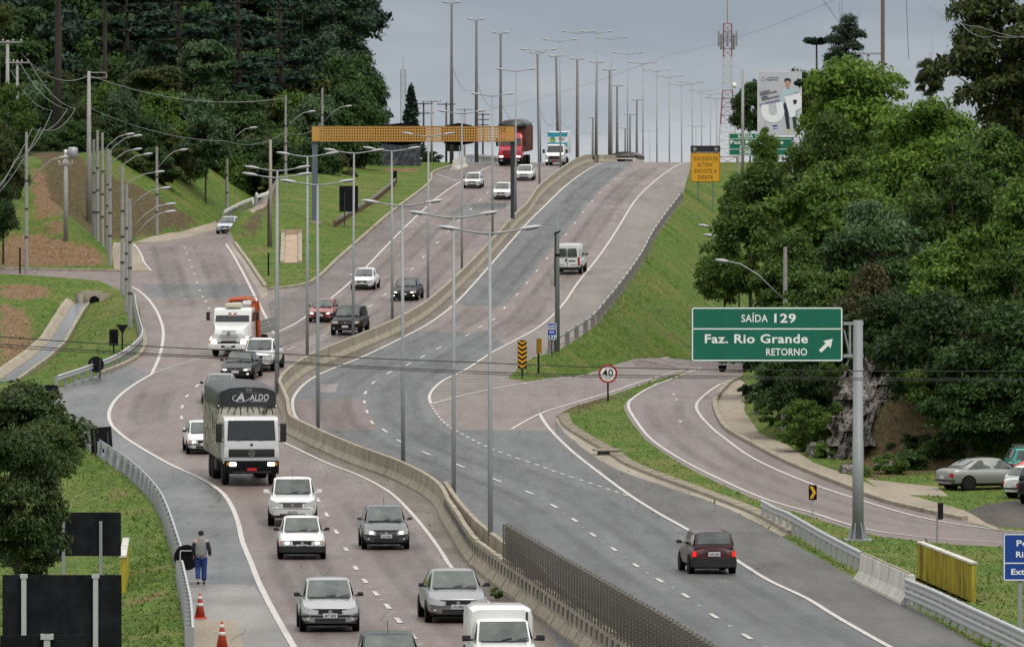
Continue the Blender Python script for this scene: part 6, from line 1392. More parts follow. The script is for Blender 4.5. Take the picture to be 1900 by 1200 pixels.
for i in range(16):
    a = R(120 + i * 15); b = R(135 + i * 15); f1 = lambda a, r: (-.30 + r * 1.1 * math.cos(a), 3.72 + r * .50 * math.sin(a)); m_.add([(f1(a, .34)[0], yf - .004, f1(a, .34)[1]), (f1(b, .34)[0], yf - .004, f1(b, .34)[1]), (f1(b, .30)[0], yf - .004, f1(b, .30)[1]), (f1(a, .30)[0], yf - .004, f1(a, .30)[1])], [(0, 1, 2, 3)])
m_.build('swoosh', LW, r_); m_ = MB(); m_.box((.50, yf, 3.575), (.72, .008, .02)); m_.build('underline', LW, r_)
text('COBERTURA NORDESTE', .05, simple('tarp_faint', (.14, .14, .15), .6), r_, (.08, yf, 3.93), width=1.1)
m_ = MB(); m_.M = Matrix.Translation((.06, 0, 4.40)) @ Matrix.Rotation(R(-35), 4, 'X'); m_.ring((0, 0, 0), .15, .19, yf * 0 - .0, .01, 24); m_.box((0, .005, 0), (.22, .01, .09)); m_.M = None
em = MB(); em.ring((.06, 0, 4.08), .10, .13, yf - .015, yf - .005, 24); em.box((.06, yf - .01, 4.08), (.2, .008, .07)); em.build('emblem', simple('tarp_faint', (.2, .2, .2), .6), r_)
for f in (-1, 1):
    wheel_parts(r_, f * 1.02, 0, .5, .28, f, RIMD)
    for y in (4.3, 5.6): wheel_parts(r_, f * .98, y, .5, .45, f, RIMD)
    bx(r_, 'mudguard', TRIM, (f * 1.05, .15, 1.03), (.36, 1.25, .12), .02)
bx(r_, 'fuel_tank', TRIM, (-1.0, 2.2, .75), (.5, 1.1, .5), .05)
# (b) white bonneted truck with an orange crane
r_ = truck_root('crane_truck', 'white bonneted truck with a folded orange loading crane behind its cab', 430, 660, -8)
y0 = -.95
m_ = MB(); m_.loft([[(x * k, y, z) for y, z, k in ((y0 + .1, .85, 1), (y0 + .05, 1.35, .78), (y0 + .18, 1.62, .74), (y0 + 1.15, 1.95, .95), (y0 + 1.35, 1.95, 1), (y0 + 1.35, .85, 1))] for x in (-1.12, -.8, .8, 1.12)]); m_.build('bonnet', PW, r_, bevel=.05)
m_ = MB(); m_.loft([[(x, y, z) for y, z in ((y0 + 1.2, .9), (y0 + 1.2, 1.95), (y0 + 1.45, 2.68), (y0 + 1.62, 2.80), (y0 + 2.6, 2.80), (y0 + 2.7, 2.6), (y0 + 2.7, .9))] for x in (-1.13, -1.06, 1.06, 1.13)]); m_.build('cab', PW, r_, bevel=.05)
slope_quad(r_, 'windshield', GLASSD, 1.02, y0 + 1.22, 2.0, y0 + 1.46, 2.62, .02, .98); bx(r_, 'roof_spoiler', simple('cream_plastic', (.55, .54, .42), .5), (.0, y0 + 1.75, 2.95), (.95, .6, .26), .06)
for i, xx_ in enumerate((-.12, .12)): m_ = MB(); m_.box((xx_ * 1.3, y0 + 1.33, 2.44), (.16, .02, .22)); m_.build('sticker', simple('sticker_pink', (.45, .2, .2), .6), r_)
for f in (-1, 1): m_ = MB(); m_.add([(f * 1.142, y0 + 1.45, 2.0), (f * 1.142, y0 + 2.4, 2.0), (f * 1.142, y0 + 2.4, 2.55), (f * 1.142, y0 + 1.62, 2.55)], [(0, 1, 2, 3)]); m_.build('side_window', GLASSD, r_)
for k in range(4): bx(r_, 'grille_slat', simple('slat_grey', (.30, .30, .31), .5), (0, y0 + .03 + .03 * k, 1.20 + .11 * k), (1.1 - .1 * k, .05, .035), 0)
star(r_, y0 + .02, 1.38, .11, DARKST)
for f in (-1, 1):
    m_ = MB(); m_.smooth = True; m_.loft([[(f * x, y, z) for x, z in ((.66, .62), (1.18, .62), (1.18, z2), (.70, z2 + .06))] for y, z2 in ((y0 - .02, .95), (y0 + .15, 1.12), (y0 + .7, 1.22), (y0 + 1.3, 1.10), (y0 + 1.6, .9))]); m_.build('front_wing', PW, r_, bevel=.04)
    lampbox(r_, f * .88, .86, .32, .17, y0 - .02, LAMPON); lampbox(r_, f * 1.12, .86, .1, .2, y0 - .02, AMB, 'indicator')
bx(r_, 'front_slot', TRIM, (0, y0 + .0, .9), (.9, .08, .08), 0); bx(r_, 'bumper', PW, (0, y0 - .05, .62), (2.4, .25, .34), .04); bx(r_, 'bumper_slot', TRIM, (0, y0 - .17, .62), (.85, .04, .12), 0); lampbox(r_, 0, .62, .4, .1, y0 - .2, PLATE, 'number_plate'); bx(r_, 'chassis', ARCH, (0, 2.6, .6), (1.9, 6.5, .4), 0)
mirrors(r_, 1.25, y0 + 1.3, 2.33, .5, .2)
m_ = MB()   # crane: column, knuckle boom folded over the cab
m_.box((.95, y0 + 2.95, 1.9), (.34, .34, 2.2)); m_.build('crane_column', PORG, r_, bevel=.03)
m_ = MB(); m_.tube([(1.0, y0 + 2.95, 3.1), (.55, y0 + 2.95, 3.28), (-.35, y0 + 2.95, 3.22), (-.72, y0 + 2.95, 2.85)], [.17, .17, .15, .10], 4); m_.build('crane_boom', PORG, r_)
m_ = MB(); m_.tube([(1.15, y0 + 2.9, 3.15), (1.22, y0 + 2.85, 2.2), (1.28, y0 + 2.9, 1.0)], [.15, .14, .12], 4); m_.tube([(.75, y0 + 2.8, 3.35), (1.25, y0 + 2.75, 3.45), (1.42, y0 + 2.7, 2.6)], .03, 5); m_.build('crane_jib', PORG, r_)
m_ = MB(); m_.box((.62, y0 + 2.78, 3.08), (.5, .02, .22)); m_.build('warning_plate', WHITE, r_)
for k in range(3): bx(r_, 'flatbed_board', simple('flatbed_grey', (.23, .24, .23), .7), (1.22, y0 + 6.0, 1.35 + k * .24), (.06, 5.0, .20), 0); bx(r_, 'flatbed_board', MATS['flatbed_grey'], (-1.22, y0 + 6.0, 1.35 + k * .24), (.06, 5.0, .20), 0)
bx(r_, 'flatbed', MATS['flatbed_grey'], (0, y0 + 6.0, 1.15), (2.5, 5.1, .16), 0)
for f in (-1, 1):
    wheel_parts(r_, f * .98, .1, .48, .28, f, RIMD)
    for y in (4.0, 5.3): wheel_parts(r_, f * .95, y, .48, .45, f, RIMD)
# (c) red tipper with a tarpaulin
r_ = truck_root('dump_truck', 'big red truck with a dark tarpaulin over a rusty tipper body at the crest', 948, 308, -5)
y0 = -1.2
m_ = MB(); m_.loft([[(x * k, y, z) for y, z, k in ((y0 + .1, .75, 1), (y0, 1.25, .93), (y0 + .12, 1.85, .90), (y0 + 1.05, 2.15, .95), (y0 + 1.3, 2.15, 1), (y0 + 1.3, .75, 1))] for x in (-1.22, -.9, .9, 1.22)]); m_.build('bonnet', PTRED, r_, bevel=.06)
m_ = MB(); m_.loft([[(x * k, y, z) for y, z, k in ((y0 + 1.1, .9, 1), (y0 + 1.1, 2.1, 1), (y0 + 1.4, 2.95, .95), (y0 + 1.7, 3.45, .86), (y0 + 2.8, 3.55, .84), (y0 + 2.9, 3.3, .95), (y0 + 2.9, .9, 1))] for x in (-1.22, -1.12, 1.12, 1.22)]); m_.build('cab', PTRED, r_, bevel=.08)
slope_quad(r_, 'windshield', GLASSD, 1.10, y0 + 1.12, 2.18, y0 + 1.40, 2.92, .03, 1.02); bx(r_, 'grille', simple('grille_dark_red', (.10, .012, .014), .5), (0, y0 + .02, 1.38), (1.5, .1, .55), .03)
for k in range(4): bx(r_, 'grille_bar', PTRED, (0, y0 - .04, 1.17 + .13 * k), (1.5, .04, .04), 0)
bx(r_, 'bumper', BLACK, (0, y0 + .02, .55), (2.45, .3, .62), .05)
for f in (-1, 1): lampbox(r_, f * .92, 1.02, .38, .15, y0 - .02, LAMPON); lampbox(r_, f * .9, .62, .25, .12, y0 - .16, LAMPC, 'fog_lamp'); bx(r_, 'front_wing', PTRED, (f * 1.1, y0 + .55, 1.25), (.3, 1.2, .5), .08)
mirrors(r_, 1.25, y0 + 1.25, 2.5, .8)
RB = NT('rusty_tipper'); _n = RB.noise(.8, 6); RBM = RB.set(Base_Color=RB.ramp(_n, [(.35, (.085, .035, .028)), (.6, (.17, .075, .055)), (.8, (.26, .15, .10))]), Roughness=.75)
for f in (-1, 1):
    bx(r_, 'tipper_side', RBM, (f * 1.32 + .12, y0 + 6.9, 2.85), (.08, 7.6, 2.6), 0)
    for k in range(6): bx(r_, 'tipper_rib', RBM, (f * 1.40 + .12, y0 + 3.3 + k * 1.45, 2.85), (.12, .16, 2.6), 0)
bx(r_, 'tipper_front', RBM, (.12, y0 + 3.1, 2.95), (2.7, .1, 2.6), 0); bx(r_, 'tipper_floor', RBM, (.12, y0 + 6.9, 1.55), (2.7, 7.6, .15), 0)
m_ = MB(); m_.smooth = True; m_.loft([[(-1.55, y, 4.1 - e), (-1.42, y, 4.55 - e), (-.7, y, 4.85 - e), (.2, y, 4.95 - e), (1.0, y, 4.80 - e), (1.45, y, 4.5 - e), (1.5, y, 4.2 - e)] for y, e in ((y0 + 2.7, .15), (y0 + 3.0, 0), (y0 + 6, .1), (y0 + 10.6, .05), (y0 + 10.8, .3))]); m_.build('tarpaulin', TARPM, r_)
bx(r_, 'chassis', ARCH, (0, 5, .85), (1.0, 10.5, .4), 0)
for f in (-1, 1):
    wheel_parts(r_, f * 1.05, .1, .52, .3, f, RIMD)
    for y in (3.4, 7.6, 8.9): wheel_parts(r_, f * 1.02, y, .52, .5, f, RIM)
# (d) white box truck
r_ = truck_root('box_truck', 'white delivery truck with a blue and white cargo box beside the crest of the barrier', 1030, 307, -6)
y0 = -.85; w = .98
m_ = MB(); m_.loft([[(x * k, y, z) for y, z, k in ((y0 + .1, .35, 1), (y0, .75, .95), (y0 + .1, 1.10, .92), (y0 + .8, 1.38, .95), (y0 + 1.35, 2.15, .84), (y0 + 1.6, 2.25, .82), (y0 + 2.4, 2.25, .85), (y0 + 2.5, 2.1, 1), (y0 + 2.5, .35, 1))] for x in (-1.02, -.9, .9, 1.02)]); m_.build('cab', PW, r_, bevel=.05)
slope_quad(r_, 'windshield', GLASSD, .90, y0 + .80, 1.42, y0 + 1.32, 2.10, .03, .80); bx(r_, 'grille', TRIM, (0, y0 + .0, .85), (1.25, .08, .32), .03); bx(r_, 'bumper', simple('bumper_grey', (.12, .125, .13), .7), (0, y0 - .02, .5), (1.98, .22, .34), .05)
for f in (-1, 1): m_ = MB(); m_.prism([(f * .62, .88), (f * .97, .92), (f * .95, 1.22), (f * .72, 1.05)], y0 - .02, y0 + .1); m_.build('headlight', LAMPC, r_); lampbox(r_, f * .82, .52, .2, .1, y0 - .14, LAMPON if f < 0 else LAMPC, 'fog_lamp')
lampbox(r_, 0, .55, .42, .13, y0 - .14, PLATER, 'number_plate'); mirrors(r_, 1.0, y0 + .9, 1.5, .4, .24)
CY = simple('box_cyan', (.02, .26, .36), .45); zb_, zt_ = 1.25, 3.25; yb = y0 + 2.6
bx(r_, 'cargo_box', simple('box_white', (.62, .64, .66), .5), (.10, yb + 2.1, (zb_ + zt_ + .1) / 2 + .1), (2.16, 4.2, zt_ - zb_ + .3), .02)
for z, h in ((zt_ + .02, .42), (2.20, .42)): m_ = MB(); m_.box((.10, yb - .015, z), (2.12, .03, h)); m_.build('blue_band', CY, r_)
m_ = MB(); m_.disc((-.42, 2.72), .31, yb - .02, yb, 22); m_.cur = 1; m_.prism([(-.42 + .30 * math.cos(a), 2.72 + .30 * math.sin(a)) for a in [R(150 + 15 * i) for i in range(10)]] + [(-.30, 2.62)], yb - .035, yb - .021); m_.build('round_emblem', [simple('emblem_green', (.05, .28, .14), .5), simple('emblem_olive', (.30, .36, .05), .5)], r_)
for i, (t_, z) in enumerate((('AMBIENTAL', 2.80), ('LIMPEZA', 2.62))): text(t_, .11, simple('box_grey_ink', (.10, .11, .12), .6), r_, (.55, yb - .012, z), width=.72 - .1 * i, bold=.012)
for f in (-1, 1): wheel_parts(r_, f * .88, .05, .36, .24, f, RIMD); wheel_parts(r_, f * .86, 3.9, .36, .4, f, RIMD); bx(r_, 'marker_lamp', TAIL, (f * 1.05 + .1, yb - .02, zt_ + .22), (.12, .06, .1), 0)
bx(r_, 'chassis', ARCH, (0, 3, .65), (1.5, 6.5, .3), 0)
# (e) tarpaulined truck beyond the crest, only its load shows
d = 700; x = (1166 - CU) / F * d; r_ = thing('tarpaulin_truck', 'truck with a dark tarpaulin over pale sides sinking behind the crest of the outbound lanes', 'truck', (x, d, gz(x, d) - .1), R(-8)); 
m_ = MB(); m_.smooth = True; zz_ = (HV - 281) / F * d - gz(x, d); m_.loft([[(-1.45, y, zz_ - .75), (-1.42, y, zz_ - .28), (-.8, y, zz_ - .04), (.2, y, zz_), (.9, y, zz_ - .06), (1.42, y, zz_ - .32), (1.45, y, zz_ - .75)] for y in (-4, -3, 0, 3, 4)]); m_.build('tarpaulin', TARPM, r_)
bx(r_, 'load_body', CONC_WHITE, (0, 0, zz_ * .5), (2.75, 8, zz_ * .72), .03); bx(r_, 'chassis', ARCH, (0, 0, .55), (2, 8, .3), 0)
for f in (-1, 1):
    for y in (-3, -1.8, 2.8): wheel_parts(r_, f * 1.1, y, .5, .3, f, RIMD)
# (f) small truck tail on the ramp
p = G(1357, 690); r_ = thing('flatbed_truck', 'tail of a dark flatbed truck showing below the big green sign on the ramp', 'truck', p, R(-25))
bx(r_, 'flatbed', TRIM, (0, 2, .85), (1.9, 4.2, .5), .02); bx(r_, 'tailboard', simple('tailboard_grey', (.07, .07, .075), .7), (0, -.12, .85), (1.9, .06, .42), 0); bx(r_, 'cab', PBLK, (0, 4.8, 1.2), (1.8, 1.5, 1.5), .1)
for f in (-1, 1): lampbox(r_, f * .75, .72, .2, .12, -.17, TAIL, 'tail_lamp'); wheel_parts(r_, f * .8, .5, .36, .26, f, RIMD); wheel_parts(r_, f * .8, 4.3, .36, .24, f, RIMD)
bx(r_, 'bumper', GALV, (0, -.1, .48), (1.7, .1, .12), 0)
# ---------------------------------------------------------------- vegetation
def leaf_mat(name, dark, mid, light, rough=.55, trans=.25):
    m = NT(name); g = m.n('ShaderNodeNewGeometry'); oi = m.n('ShaderNodeObjectInfo'); big = m.noise(.45, 3)
    c = m.ramp(g.outputs['Random Per Island'], [(0.0, dark), (.55, mid), (1.0, light)])
    c2 = m.mix(m.ramp(big, [(.40, (0,) * 3), (.62, (.75,) * 3)]), c, m.mix(.5, c, light))
    hs = m.n('ShaderNodeHueSaturation'); m.l(c2, hs.inputs['Color'])
    mr = m.n('ShaderNodeMapRange'); mr.inputs[3].default_value = .74; mr.inputs[4].default_value = 1.22; m.l(oi.outputs['Random'], mr.inputs[0]); m.l(mr.outputs[0], hs.inputs['Value'])
    m.set(Base_Color=hs.outputs[0], Roughness=rough, Specular_IOR_Level=.25)
    tr = m.n('ShaderNodeBsdfTranslucent'); m.l(hs.outputs[0], tr.inputs[0]); mxs = m.n('ShaderNodeMixShader'); mxs.inputs[0].default_value = trans
    m.l(m.b.outputs[0], mxs.inputs[1]); m.l(tr.outputs[0], mxs.inputs[2]); m.l(mxs.outputs[0], m.t.nodes['Material Output'].inputs[0]); return m.m
LM = {
 'bright': leaf_mat('leaves_bright', (.034, .074, .009), (.074, .152, .016), (.160, .260, .030), trans=.35),
 'green': leaf_mat('leaves_green', (.025, .057, .008), (.052, .106, .013), (.108, .182, .024), trans=.33),
 'dark': leaf_mat('leaves_dark', (.012, .032, .008), (.024, .058, .012), (.054, .104, .021), trans=.3),
 'olive': leaf_mat('leaves_olive', (.022, .034, .007), (.046, .068, .013), (.092, .118, .026)),
 'rusty': leaf_mat('leaves_rusty', (.030, .036, .011), (.066, .070, .022), (.120, .102, .038)),
 'pine': leaf_mat('needles_pine', (.006, .018, .012), (.012, .033, .019), (.024, .055, .030), trans=.08),
 'grey': leaf_mat('leaves_grey_green', (.024, .056, .022), (.050, .095, .038), (.092, .150, .060)),
 'euc': leaf_mat('leaves_eucalyptus', (.012, .034, .017), (.027, .060, .029), (.058, .105, .048)),
}
BARK = simple('bark', (.045, .036, .028), .95, var=.4, scale=2); BARKG = simple('grey_bark', (.12, .11, .10), .95, var=.35)
def leaves_mesh(name, clumps, n, size, mat, seed, flat=.0, elong=1.9, inner=.35):
    """many small leaf faces spread through clumps (centre, radii)"""
    rng = np.random.RandomState(seed); C = np.array([c[0] for c in clumps]); Rr = np.array([c[1] for c in clumps]); vol = (Rr.prod(axis=1)) ** .75; pick = rng.choice(len(C), n, p=vol / vol.sum())
    d = rng.normal(size=(n, 3)); d /= np.linalg.norm(d, axis=1)[:, None]; d[:, 2] = np.where(d[:, 2] < -.35, -d[:, 2] * .6, d[:, 2])
    rad = (inner + (1 - inner) * rng.rand(n) ** .45) * (1 + .18 * rng.normal(size=n) * .6); c = C[pick] + d * Rr[pick] * rad[:, None]
    nrm = d * .65 + np.array([0, 0, .55]) + rng.normal(size=(n, 3)) * .55; nrm /= np.linalg.norm(nrm, axis=1)[:, None]
    a = np.cross(nrm, rng.normal(size=(n, 3))); a /= np.linalg.norm(a, axis=1)[:, None] + 1e-9; b = np.cross(nrm, a)
    s = size * (.45 + 1.5 * rng.rand(n) ** 2.2); L = (s * elong * .5)[:, None]; W = (s * .5)[:, None]
    droop = np.array([0, 0, -1.0]) * (s * .25)[:, None]
    v = np.stack([c - a * L, c + b * W + droop * .3, c + a * L + droop, c - b * W + droop * .3], axis=1).reshape(-1, 3)
    me = bpy.data.meshes.new(name); me.vertices.add(4 * n); me.vertices.foreach_set('co', v.ravel()); me.loops.add(4 * n); me.polygons.add(n)
    me.loops.foreach_set('vertex_index', np.arange(4 * n)); me.polygons.foreach_set('loop_start', np.arange(0, 4 * n, 4)); me.polygons.foreach_set('loop_total', np.full(n, 4))
    me.materials.append(mat); me.update(calc_edges=True); return me
def crown_clumps(rng, rx, rz, k, cr):
    o = []
    for i in range(k):
        d = rng.normal(size=3); d /= np.linalg.norm(d); r = (.35 + .65 * rng.rand() ** .5); z = d[2] * rz * r
        if d[2] < -.3: z *= .7
        q = cr * (.55 + .9 * rng.rand()); o.append((np.array([d[0] * rx * r, d[1] * rx * r, z]), np.array([q * 1.15, q * 1.15, q * .8])))
    return o
def branches(mb, base, clumps, rng, r0, k):
    for c, q in clumps[:k]:
        m = base * .5 + c * .5 + rng.normal(size=3) * .2; m[2] -= .2
        mb.tube([tuple(base), tuple(m), tuple(c)], [r0, r0 * .6, r0 * .2], 5)
LM['dim'] = leaf_mat('leaves_dull_green', (.016, .036, .008), (.034, .070, .013), (.080, .108, .026))
PROTO = {}
def proto(key, mats, n, size, rx, rz, k, cr, seed, th=3.0, tr=.2, bark=BARK, inner=.35):
    """crown centred on the origin, trunk reaching down th below it"""
    rng = np.random.RandomState(seed); cl = crown_clumps(rng, rx, rz, k, cr); cm = leaves_mesh('crown', cl, n, size, mats, seed + 1, inner=inner)
    mb = MB(); mb.smooth = True; top = np.array([0, 0, -rz * .35]); mb.tube([(0, 0, -rz - th), (.1, 0, -rz - th * .4), tuple(top), (0.1, .1, rz * .4)], [tr, tr * .85, tr * .6, tr * .2], 7); branches(mb, top, cl, rng, tr * .4, 9)
    PROTO[key] = (cm, mb.mesh('trunk', bark), rx, rz, th)
proto('bright_a', LM['bright'], 32500, 0.146, 3.6, 3.3, 46, 1.15, 11, 5); proto('bright_b', LM['bright'], 27500, 0.134, 3.3, 3.0, 40, 1.0, 12, 5)
proto('green_a', LM['green'], 32500, 0.140, 3.6, 3.3, 46, 1.1, 13, 5); proto('green_b', LM['green'], 27500, 0.123, 3.4, 3.0, 55, .85, 14, 5)
proto('dark_a', LM['dark'], 30000, 0.146, 3.6, 3.4, 44, 1.15, 15, 5); proto('olive_a', LM['olive'], 25000, 0.146, 3.5, 3.3, 50, .9, 16, 5, inner=.5)
proto('rusty_a', LM['rusty'], 15000, 0.112, 3.0, 2.4, 40, .75, 17, 3); proto('grey_a', LM['grey'], 25000, 0.123, 3.4, 2.8, 50, .85, 18, 4)
proto('euc_a', LM['euc'], 32500, 0.190, 4.2, 7.0, 60, 1.35, 19, 8, .3, BARKG, .4); proto('euc_b', LM['euc'], 30000, 0.190, 4.0, 5.5, 46, 1.25, 20, 8, .3, BARKG, .4)
proto('far_dark', LM['dark'], 22500, 0.235, 4.5, 4.5, 42, 1.5, 21, 8, .25); proto('far_green', LM['green'], 20000, 0.224, 4.0, 3.6, 38, 1.3, 22, 6, .2); proto('far_olive', LM['olive'], 20000, 0.224, 4.0, 3.6, 40, 1.2, 23, 6, .2); proto('far_grey', LM['grey'], 20000, 0.224, 4.0, 3.6, 40, 1.2, 24, 6, .2)
proto('far_rust', LM['rusty'], 15000, 0.202, 3.6, 3.2, 40, 1.1, 25, 6, .2); proto('bush', LM['green'], 6500, 0.095, 1.3, .9, 16, .5, 26, .6, .06); proto('bush_dark', LM['dark'], 6500, 0.101, 1.3, 1.0, 16, .5, 27, .6, .06)
proto('near_a', LM['dim'], 40000, 0.084, 2.4, 2.2, 60, .62, 28, 3, .12); proto('near_b', LM['dim'], 37500, 0.073, 2.2, 2.4, 60, .58, 29, 3, .12)
proto('far_pine', LM['pine'], 22500, 0.224, 4.2, 4.2, 46, 1.3, 30, 9, .28)
def tree(name, label, key, u, v0, v1, wpx, d, group=None, cat='tree', rot=None):
    cm, tm, rx, rz, th = PROTO[key]
    for _ in range(90):     # stand the tree so that its crown is not buried in the slope
        s = F / d; x = (u - CU) / s; zc = (HV - (v0 + v1) / 2) / s; z0 = gz(x, d)
        if z0 <= (HV - (v1 - .12 * (v1 - v0))) / s or d < 255 or u < 1200 or cat == 'bush' or cat == 'plant': break
        d -= 1.5
    sx = wpx / s / 2 / (rx * 1.08); sz = (v1 - v0) / s / 2 / (rz * 1.08)
    root = thing(name, label, cat, (x, d, z0), group=group); a = random.uniform(0, 6.28) if rot is None else rot
    c = link('crown', cm, root, (0, 0, zc - z0)); c.scale = (sx, sx, sz); c.rotation_euler.z = a
    L = max(.6, (zc - z0) - (-rz * .35) * sz * 0 + .3); t = link('trunk', tm, root, (0, 0, zc - z0)); t.scale = (sx, sx, max(sz, L / (rz + th))); t.rotation_euler.z = a
    return root
RT = [('bright_a', 1598, 112, 350, 215, 402, 'tallest bright green tree on the right, beside the wooden power pole'), ('green_a', 1440, 315, 520, 190, 412, 'broad green tree right below the billboard'),
 ('green_b', 1392, 375, 575, 175, 386, 'dark green tree above the left end of the big green sign'), ('bright_b', 1535, 300, 540, 230, 375, 'bright green tree in the middle of the right wood'),
 ('bright_a', 1705, 190, 430, 220, 384, 'bright green tree right of the wooden power pole'), ('olive_a', 1860, -30, 270, 240, 342, 'big brown-green tree in the upper right corner'),
 ('grey_a', 1655, 360, 580, 215, 352, 'grey-green creeper-covered tree in the middle of the right wood'), ('green_b', 1845, 235, 480, 225, 332, 'green tree under the brown-green corner tree'),
 ('bright_b', 1790, 425, 650, 225, 312, 'yellowish green tree at the right, above the dark thicket'), ('rusty_a', 1608, 500, 680, 165, 326, 'thin brownish bush-like tree behind the top of the sign pole'),
 ('dark_a', 1725, 540, 815, 200, 293, 'dark tree above the bare earth slope right of the rock'), ('dark_a', 1860, 560, 830, 230, 286, 'darkest tree overhanging the parked cars at the right edge'),
 ('dark_a', 1470, 655, 800, 165, 303, 'dark round tree over the right pavement left of the rock'), ('dark_a', 1425, 570, 730, 150, 342, 'dark tree behind the big green sign, by the ramp'),
 ('green_b', 1530, 500, 720, 190, 346, 'leafy green tree directly behind the big green sign'), ('green_a', 1915, 350, 600, 190, 302, 'green tree cut by the right edge at mid height'),
 ('green_a', 1345, 440, 590, 110, 396, 'lowest leftmost green tree of the right wood, on the embankment foot'), ('green_b', 1372, 322, 440, 85, 432, 'small green tree just right of the yellow warning sign'),
 ('bright_b', 1420, 236, 330, 58, 440, 'small leafy tree top in front of the smaller green sign'), ('olive_a', 1900, 150, 380, 190, 356, 'brown-green tree behind the upper right edge trees'),
 ('green_a', 1480, 440, 620, 170, 362, 'green tree left of centre in the right wood, above the green sign'), ('dark_a', 1600, 420, 640, 200, 372, 'dark tree filling the hollow between the bright trees'),
 ('olive_a', 1440, 590 - 230, 480, 120, 420, 'brownish tree between the two dark green ones above the sign'), ('bright_b', 1700, 330, 540, 200, 336, 'light green tree in the middle right of the wood'),
 ('green_b', 1770, 300, 520, 190, 356, 'middle green tree behind the yellowish one'), ('dark_a', 1640, 545, 672, 150, 300, 'dark overgrowth above the rock face'), ('dark_a', 1800, 690, 860, 180, 281, 'dark low tree on the earth slope behind the parked cars'),
 ('dark_a', 1900, 640, 840, 190, 272, 'dark thicket hanging over the lettered board at the right edge'), ('green_b', 1760, 640, 800, 170, 284, 'dull green overgrowth on top of the earth slope'), ('dark_a', 1725, 620, 770, 120, 296, 'dark shrub mass right behind the rock face'), ('olive_a', 1690, 630, 730, 80, 285, 'brownish shrub crowning the rock face'), ('green_b', 1490, 740, 850, 110, 292, 'green creeper bush by the first boulders'),
 ('green_a', 1525, 225, 420, 150, 396, 'green tree between the billboard and the tallest bright tree'), ('green_b', 1640, 240, 420, 160, 392, 'green tree under the tallest bright one'), ('green_b', 1880, 460, 640, 170, 294, 'leafy green tree at the right edge above the darkest tree'), ('dark_a', 1495, 640, 790, 100, 298, 'dark tree just left of the rock face')]
for key, u, v0, v1, wp_, d, lb_ in RT: tree('broadleaf_tree', lb_, key, u, v0, v1, wp_, d, 'trees of the right wood')
tree('broadleaf_tree', 'dark tree showing left of the billboard on the skyline', 'far_dark', 1392, 152, 265, 75, 640); tree('broadleaf_tree', 'brown-green tree showing right of the billboard on the skyline', 'far_olive', 1505, 118, 270, 95, 625)
tree('conifer', 'pointed grey-green conifer on the skyline above the right wood', 'euc_a', 1567, 26, 170, 72, 530); tree('conifer', 'small leafy tree against the sky left of the brown-green corner tree', 'olive_a', 1725, 108, 190, 62, 420)
tree('round_bush', 'round dark bush on the skyline under the yellow beam', 'far_dark', 800, 281, 312, 38, 700, cat='bush')
# bushes and weeds along the foot of the right hill
for i, (u, v, wd, k) in enumerate(((1415, 760, 46, 'bush'), (1440, 790, 60, 'bush'), (1480, 815, 50, 'bush_dark'), (1528, 850, 48, 'bush'), (1655, 880, 60, 'bush'), (1700, 872, 70, 'bush_dark'), (1745, 855, 80, 'bush'), (1795, 862, 70, 'bush_dark'), (1700, 838, 60, 'bush_dark'), (1600, 885, 34, 'bush'), (1850, 850, 80, 'bush'), (1390, 735, 40, 'bush_dark'))):
    p = G(u, v); tree('low_bush', 'low leafy bush at the foot of the right hill, %s from the ramp side' % ORD[i], k, u, v - wd * .62, v + 6, wd, p.y + .5, 'low bushes at the foot of the right hill', 'bush')
p = G(922, 1112); tree('weed_clump', 'small green weed clump in the gutter at the barrier foot', 'bush', 922, 1090, 1112, 24, p.y - .2, cat='plant')
for i, (u, v, wd) in enumerate(((1545, 690, 46), (1590, 655, 50), (1640, 660, 54), (1672, 720, 40), (1690, 780, 44), (1655, 835, 36), (1550, 760, 30))):
    tree('creeper_clump', 'creeper clump hanging on the rock face, %s of seven from the top left' % ORD[i], 'bush_dark' if i % 2 else 'bush', u, v - wd * .5, v + wd * .4, wd, 271.5 + (872 - v) / 232 * 9, 'creepers on the rock face', 'bush')
# lower left trees
tree('leafy_bush', 'dark green leafy tree at the left edge in front of the shoulder', 'near_a', 42, 700, 905, 235, 206, cat='tree'); tree('leafy_bush', 'dull green loose-leaved tree at the left edge above the black sign backs', 'near_b', 30, 785, 1110, 200, 171, cat='tree')
tree('leafy_bush', 'second dark green tree under the first at the left edge', 'near_a', 85, 770, 930, 130, 200, cat='tree')
tree('leafy_bush', 'low bush filling the gap beside the black sign backs at the left edge', 'near_a', 55, 950, 1090, 110, 186, cat='bush')
# left forest
LF = []
rf = random.Random(4)
def frow(n, u0, u1, d, vt, hgt, wd, keys, what):
    for i in range(n):
        u = u0 + (u1 - u0) * (i + .5) / n + rf.uniform(-12, 12); t = vt(u) + rf.uniform(-22, 22); h = hgt * rf.uniform(.85, 1.2); k = keys[(i * 7 + int(d)) % len(keys)]
        nm = {'far_dark': 'dark evergreen', 'far_green': 'green leafy tree', 'far_olive': 'olive brown tree', 'far_grey': 'grey-green tree', 'far_rust': 'rust-tinged tree', 'far_pine': 'blackish pine', 'euc_a': 'tall eucalyptus', 'euc_b': 'tall eucalyptus'}[k]
        tree('forest_tree', '%s in the %s row of the left forest, %s from the left' % (nm, what, ORD[i]), k, u, t, t + h, wd * rf.uniform(.85, 1.2), d + rf.uniform(-6, 6), 'trees of the left forest')
frow(13, -30, 650, 700, lambda u: -90, 210, 170, ['far_pine', 'far_dark', 'far_pine', 'euc_b'], 'topmost')
frow(13, -30, 650, 672, lambda u: 20, 200, 150, ['far_pine', 'far_dark', 'far_pine'], 'upper')
